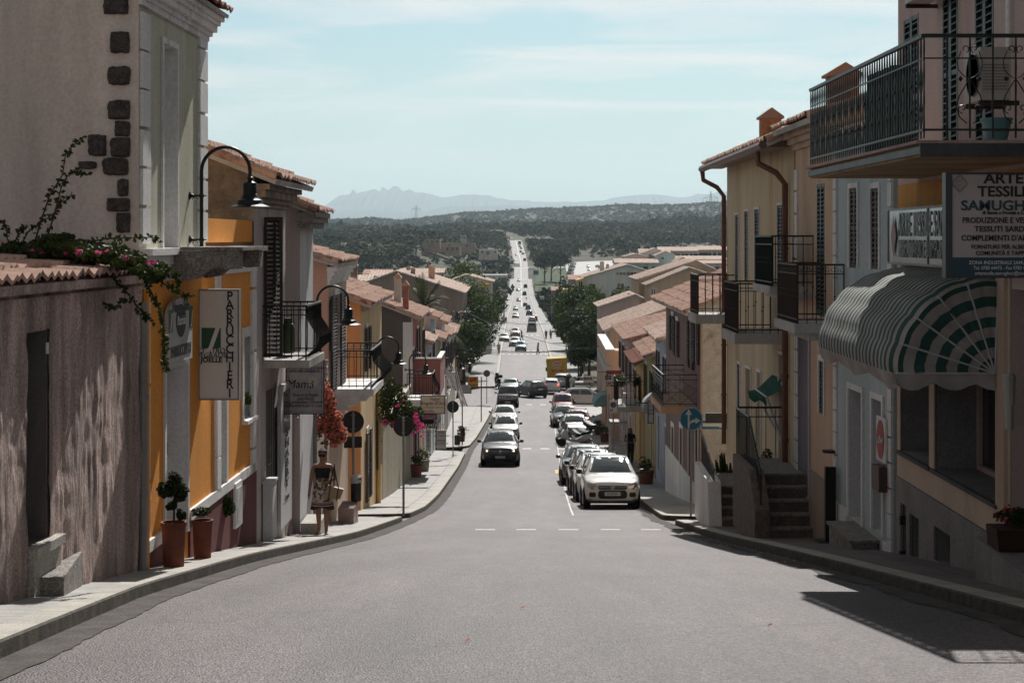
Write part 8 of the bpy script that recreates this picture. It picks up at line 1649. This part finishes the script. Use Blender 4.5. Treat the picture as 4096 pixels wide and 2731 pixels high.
def lathe_e(m,rings,n=20,fold=0.,nf=7):
    """rings: (z, cx, cy, rx, ry)"""
    vs=[]
    for i,(z,cx,cy,rx,ry) in enumerate(rings):
        g=i/(len(rings)-1)
        for k in range(n):
            a=2*math.pi*k/n; f=1+fold*g*math.sin(nf*a+1.3*i*.4); vs.append((cx+rx*f*math.cos(a),cy+ry*f*math.sin(a),z+ (.03*g*math.sin(3*a) if fold else 0)))
    m.add(vs,[(i*n+k,i*n+(k+1)%n,(i+1)*n+(k+1)%n,(i+1)*n+k) for i in range(len(rings)-1) for k in range(n)])
SKIN=mat('sunlit skin',(.30,.155,.10),rough=.5,var=.08); HAIRB=mat('brown hair',(.06,.033,.02),rough=.8,var=.3,vs=30)
def person(label,px,Y,h=1.68,rz=0.,step=.0,top=None,bot=None,skirt=False,hair=HAIRB,longhair=False,arm=(0,0),z=None,X=None,skin=SKIN,stance=.09,bend=0,group=None):
    """faces local -y; arm=(left bend,right bend) 0 hanging 1 forearm forward"""
    s=h/1.68; X=(px-CX)/F*Y if X is None else X; z=zr(Y) if z is None else z; t=thing('person',label,'person',(X,Y,z),rz,group=group)
    J={'pelvis':(0,0,.92,.135,.105),'waist':(0,.0,1.06,.115,.085),'chest':(0,.01,1.26,.145,.10),'neck0':(0,.015,1.42,.075,.06),'neck':(0,0,1.48,.048,.048),'head0':(0,-.015,1.54,.070,.080),'head1':(0,-.01,1.60,.078,.092),'head2':(0,0,1.655,.055,.065)}
    E=[('pelvis','waist'),('waist','chest'),('chest','neck0'),('neck0','neck'),('neck','head0'),('head0','head1'),('head1','head2')]
    for k,sg in (('l',1),('r',-1)):
        st=step*sg; ab=arm[0] if sg>0 else arm[1]
        J.update({'hip'+k:(sg*.085,0,.86,.09,.09),'knee'+k:(sg*.085,-.5*st-.02,.48,.055,.058),'calf'+k:(sg*.083,-.35*st*1.4+.02,.34,.052,.056),'ank'+k:(sg*.08,-.9*st+.03,.09,.035,.036),'toe'+k:(sg*.085,-.9*st-.13,.025,.035,.022)})
        E+=[('pelvis','hip'+k),('hip'+k,'knee'+k),('knee'+k,'calf'+k),('calf'+k,'ank'+k),('ank'+k,'toe'+k)]
        ex,ey,ez=sg*(.225+.03*ab),.03+.25*st,1.10
        if ab>0: wx,wy,wz=sg*(.20-.10*ab),-.20*ab,1.02+.04*ab
        else: wx,wy,wz=sg*.25,-.02+.5*st,.86
        J.update({'sh'+k:(sg*.165,.015,1.375,.055,.055),'el'+k:(ex,ey,ez,.038,.038),'wr'+k:(wx,wy,wz,.025,.022)}); dx,dy,dz=(wx-ex,wy-ey,wz-ez); dl=math.sqrt(dx*dx+dy*dy+dz*dz); dx,dy,dz=dx/dl,dy/dl,dz/dl
        J['pm'+k]=(wx+dx*.055,wy+dy*.055,wz+dz*.055,.036,.018); E+=[('chest','sh'+k),('sh'+k,'el'+k),('el'+k,'wr'+k),('wr'+k,'pm'+k)]
        for fi,(oy,ln) in enumerate(((-.027,.070),(-.010,.080),(.008,.076),(.025,.060))):
            bx,by,bz=wx+dx*.085,wy+dy*.085+oy*(1 if ab==0 else .2),wz+dz*.085+(oy if ab else 0); J['f%d%s'%(fi,k)]=(bx+dx*ln*.5-sg*.004,by+dy*ln*.5,bz+dz*ln*.5,.009); J['g%d%s'%(fi,k)]=(bx+dx*ln*.9-sg*.018,by+dy*ln*.9,bz+dz*ln*.9,.007); E+=[('pm'+k,'f%d%s'%(fi,k)),('f%d%s'%(fi,k),'g%d%s'%(fi,k))]
        J['th'+k]=(wx+dx*.06-sg*.005,wy+dy*.05-.045,wz+dz*.06,.009); E.append(('wr'+k,'th'+k))
    me=skin_mesh(J,E,'body'); me.materials.clear(); me.materials.append(skin); o=bpy.data.objects.new('body',me); COL.objects.link(o); o.parent=t
    if top: m=MB(); lathe_e(m,[(1.44,0,.01,.085,.07),(1.40,0,.01,.185,.105),(1.30,0,.01,.185,.125),(1.15,0,.0,.155,.115),(1.0,0,0,.165,.125),(.94,0,0,.175,.13)]); m.build('top',top,t,smooth=True)
    if top and not skirt:
        for sg in (1,-1): m=MB(); m.tube([(sg*.165,.015,1.385),(sg*.20,.02,1.24)],[.068,.06],n=10); m.build('sleeve',top,t,smooth=True)
    if bot and not skirt:
        for sg in (1,-1):
            st=step*sg; m=MB(); m.tube([(sg*.075,0,.95),(sg*.085,0,.86),(sg*.085,-.5*st-.02,.48),(sg*.08,-.85*st+.03,.12)],[.13,.115,.075,.065],n=12); m.build('trouser_leg',bot,t,smooth=True)
    m=MB()
    if longhair: lathe_e(m,[(1.70,0,.01,.02,.02),(1.68,0,.012,.07,.08),(1.62,0,.022,.095,.10),(1.54,0,.05,.095,.075),(1.42,0,.08,.11,.06),(1.28,0,.09,.09,.045)],n=16)
    else: lathe_e(m,[(1.71,0,.012,.01,.01),(1.70,0,.012,.05,.055),(1.665,0,.014,.084,.096),(1.615,0,.030,.090,.090),(1.56,0,.05,.075,.060),(1.53,0,.055,.05,.04)],n=16)
    m.build('hair',hair,t,smooth=True); t.scale=(s,s,s); return t
DK1=mat('black clothes',(.014,.014,.016),rough=.9); DK2=mat('navy clothes',(.02,.025,.04),rough=.9); LT=mat('light shirt',(.45,.44,.42),rough=.9); TAN=mat('beige clothes',(.30,.25,.2),rough=.9); REDT=mat('dark red shirt',(.16,.02,.025),rough=.9)
# the woman on the left pavement
Y=32.6
w=person('woman in sunglasses and patterned wrap dress walking up the left pavement with a tan bag',1290,Y,h=1.58,step=.10,arm=(1,0),z=zr(Y)+.13)
DR=bpy.data.materials.new('patterned dress'); DR.use_nodes=True; N,L,b=nodes_of(DR); b.inputs['Roughness'].default_value=.8; tc=N.new('ShaderNodeTexCoord'); sx=N.new('ShaderNodeSeparateXYZ'); L.new(tc.outputs['Object'],sx.inputs[0])
vo=N.new('ShaderNodeTexVoronoi'); vo.inputs['Scale'].default_value=5.5; L.new(tc.outputs['Object'],vo.inputs['Vector']); nz=N.new('ShaderNodeTexNoise'); nz.inputs['Scale'].default_value=9; nz.inputs['Detail'].default_value=3; L.new(tc.outputs['Object'],nz.inputs['Vector'])
r1=N.new('ShaderNodeValToRGB'); r1.color_ramp.interpolation='CONSTANT'; e=r1.color_ramp.elements; e[0].position=0; e[0].color=(.22,.045,.02,1); e[1].position=.43; e[1].color=(.06,.07,.045,1); x=e.new(.50); x.color=(.52,.46,.40,1); x=e.new(.62); x.color=(.40,.10,.05,1); x=e.new(.68); x.color=(.50,.45,.40,1); L.new(nz.outputs[0],r1.inputs[0])
r2=N.new('ShaderNodeValToRGB'); r2.color_ramp.interpolation='CONSTANT'; e=r2.color_ramp.elements; e[0].position=0; e[0].color=(1,1,1,1); e[1].position=.60; e[1].color=(0,0,0,1)
for p_,v_ in ((.57,1),(.642,0)): pass
r2.color_ramp.elements[0].color=(.05,.02,.022,1); r2.color_ramp.elements[1].color=(.45,.40,.36,1); r2.color_ramp.elements[1].position=.585; x=r2.color_ramp.elements.new(.605); x.color=(.12,.03,.03,1); x=r2.color_ramp.elements.new(.635); x.color=(.48,.42,.38,1); x=r2.color_ramp.elements.new(.645); x.color=(.10,.03,.03,1); x=r2.color_ramp.elements.new(.66); x.color=(.5,.45,.4,1); L.new(sx.outputs[2],r2.inputs[0])
gt=N.new('ShaderNodeMath'); gt.operation='GREATER_THAN'; gt.inputs[1].default_value=.67; L.new(sx.outputs[2],gt.inputs[0]); mx=N.new('ShaderNodeMix'); mx.data_type='RGBA'; L.new(gt.outputs[0],mx.inputs[0]); L.new(r2.outputs[0],mx.inputs[6]); L.new(r1.outputs[0],mx.inputs[7]); L.new(mx.outputs[2],b.inputs['Base Color'])
m=MB(); lathe_e(m,[(1.16,0,0,.135,.105),(1.10,0,0,.130,.10),(1.0,0,0,.16,.12),(.90,0,0,.185,.135),(.78,0,-.01,.195,.15),(.66,0,-.01,.205,.165),(.53,0,-.01,.22,.18)],n=48,fold=.10,nf=9); m.build('dress',DR,w,smooth=True)
m=MB(); lathe_e(m,[(1.335,0,0,.152,.122),(1.28,0,-.012,.160,.135),(1.20,0,-.005,.142,.115),(1.13,0,0,.136,.106)],n=28); m.build('bandeau_top',DK1,w,smooth=True)
m=MB(); lathe_e(m,[(.035,.08,-.16,.0,.0),(.036,.08,-.14,.045,.03)],n=10)
for sg,yy in ((1,-.13),(-1,.05)): 
    m=MB(); m.box(sg*.085-.045,yy-.10,-.002,sg*.085+.045,yy+.14,.016); m.tube([(sg*.085-.045,yy,.01),(sg*.085,yy-.01,.065),(sg*.085+.045,yy,.01)],.011,n=6); m.build('sandal',mat('brown leather',(.07,.03,.02),rough=.5),w)
m=MB(); [m.lathe([(0,-.012),(.034,-.008),(.036,0),(.034,.008),(0,.012)],(s_*.036,-.112,1.585),n=14,ax='y') for s_ in (1,-1)]; m.tube([(-.02,-.118,1.592),(.02,-.118,1.592)],.005,n=4); [m.tube([(s_*.068,-.10,1.59),(s_*.082,.0,1.585)],.005,n=4) for s_ in (1,-1)]; m.build('sunglasses',DK1,w)
m=MB(); m.tube([(0,-.098,1.57),(0,-.125,1.545),(0,-.10,1.535)],[.010,.017,.010],n=7); m.tube([(-.026,-.095,1.508),(0,-.102,1.506),(.026,-.095,1.508)],[.004,.008,.004],n=6); m.build('nose_and_mouth',mat('lip skin',(.27,.11,.08)),w,smooth=True)
m=MB(); m.lathe([(0,-.035),(.035,-.015),(.038,.01),(0,.03)],(0,.06,1.70),n=12); m.build('hair_bun',HAIRB,w,smooth=True)
BG=mat('tan bag leather',(.36,.25,.15),rough=.5,var=.1); X0=w.location.x; t=thing('handbag','tan handbag with dark straps hanging on the walking woman\'s arm','handbag',(X0+.19,Y-.19,w.location.z+.68))
m=MB(); m.prism([(-.15,0,0),(.15,0,0.03),(.19,0,.22),(-.11,0,.25)],(0,.12,0)); m.build('bag_body',BG,t); m=MB(); m.tube([(-.07,-.004,.22),(-.06,-.01,.42),(-.04,.05,.64),(-.02,.10,.42),(.0,.10,.24)],.012,n=6); m.tube([(.1,-.004,.22),(.03,-.01,.40),(-.04,.03,.62)],.010,n=6); [m.tube([(x,-.006,0),(x-.0,-.006,.23)],.012,n=4) for x in (-.06,.09)]; m.build('strap',mat('dark strap',(.03,.018,.014)),t)
t.rotation_euler=(0,R(8),0)
PG='people further down the street'
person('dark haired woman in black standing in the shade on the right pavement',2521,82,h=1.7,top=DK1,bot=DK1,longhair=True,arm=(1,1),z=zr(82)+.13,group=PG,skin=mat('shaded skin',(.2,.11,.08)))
for px,py,rz,st,tp,bt,lh,ar,lb,sw in ((2152,1417,-math.pi/2,.22,DK1,DK1,True,(0,0),'woman in black crossing the road at the first far crossing',0),(1995,1418,math.pi,.1,LT,TAN,False,(0,0),'man in a light shirt walking away on the far left pavement',1),(2087,1361,math.pi/2-.3,.25,DK2,DK1,True,(0,0),'woman in dark clothes striding across the farther crossing',0),(2184,1358,math.pi,.2,DK2,DK2,False,(0,0),'man in dark clothes on the far right kerb',1),(2203,1356,math.pi,.15,TAN,DK2,False,(0,0),'person in beige beside the man on the far right kerb',1),(2011,1297,0,.1,LT,DK1,False,(0,0),'leftmost of three people far up the left pavement',1),(2017,1298,0,.15,TAN,DK2,True,(0,0),'middle one of three people far up the left pavement',1),(2024,1294,0,.1,DK1,DK1,False,(0,0),'rightmost of three people far up the left pavement',1)):
    Yp=yrow(py,.13 if sw else 0); person(lb,px,Yp,h=1.72,rz=rz,step=st,top=tp,bot=bt,longhair=lh,arm=ar,z=zr(Yp)+(.13 if sw else 0),group=PG)
p_=person('rider in black with white helmet just behind the yellow truck',2270,182,h=1.72,rz=math.pi,top=DK1,bot=DK2,arm=(1,1),group=PG); m=MB(); m.lathe([(0,-.14),(.12,-.09),(.145,0),(.12,.10),(0,.15)],(0,.0,1.62),n=16); m.build('helmet',WHITEM,p_,smooth=True)
person('man in dark shirt standing beyond the yellow truck roof',2234,207,h=1.75,top=DK2,bot=DK1,group=PG)
# white plastic chair on the right balcony with plants
fr7=Fa((6.0,79.3),(6.2,103)); tt=[o for o in bpy.data.objects if 'above the pizza sign' in str(o.get('label',''))][0]
zB=(HY-1615)/F*80; tt2=[o for o in bpy.data.objects if 'bright yellow low house' in str(o.get('label',''))][0]
balcony(tt2,Fa((5.95,79.3),(6.1,88)),-.6,3.2,zB,zB+1.15,1.25,th=.25,bar=.2,slab=CONC,br=.014)
t=thing('plastic_chair','white plastic armchair on the plant decked balcony at right','chair',(5.35,80.6,zB)); m=MB()
for x in (-.24,.24):
    for y in (-.22,.22): l=MB(); l.tube([(x,y,0),(x*.9,y*.9,.44)],.022,n=5); l.build('leg',WHITEM,t)
m=MB(); m.box(-.24,-.24,.42,.24,.24,.45); m.build('seat',WHITEM,t); m=MB(); [m.tube([(x,.22,.44),(x,.30,.88)],.016,n=5) for x in (-.2,-.12,-.04,.04,.12,.2)]; m.tube([(-.24,.28,.84),(0,.33,.92),(.24,.28,.84)],.022,n=6); m.build('backrest',WHITEM,t); m=MB(); [m.tube([(x,.24,.66),(x,-.22,.64),(x,-.22,.44)],.018,n=5) for x in (-.26,.26)]; m.build('armrest',WHITEM,t)
t=thing('balcony_plant','trailing green plant spilling over the white chair balcony','plant',(4.95,80.2,zB+1.0)); leafball((0,0,0),.45,500,.06,LEAF,t,seed=61,shape=(.9,.6,.8))
t=thing('balcony_plant','green bush with dark pot beside the white plastic chair','plant',(5.9,81.2,zB+.7)); leafball((0,0,.2),.4,500,.06,LEAFD,t,seed=62,shape=(.8,.6,.8))
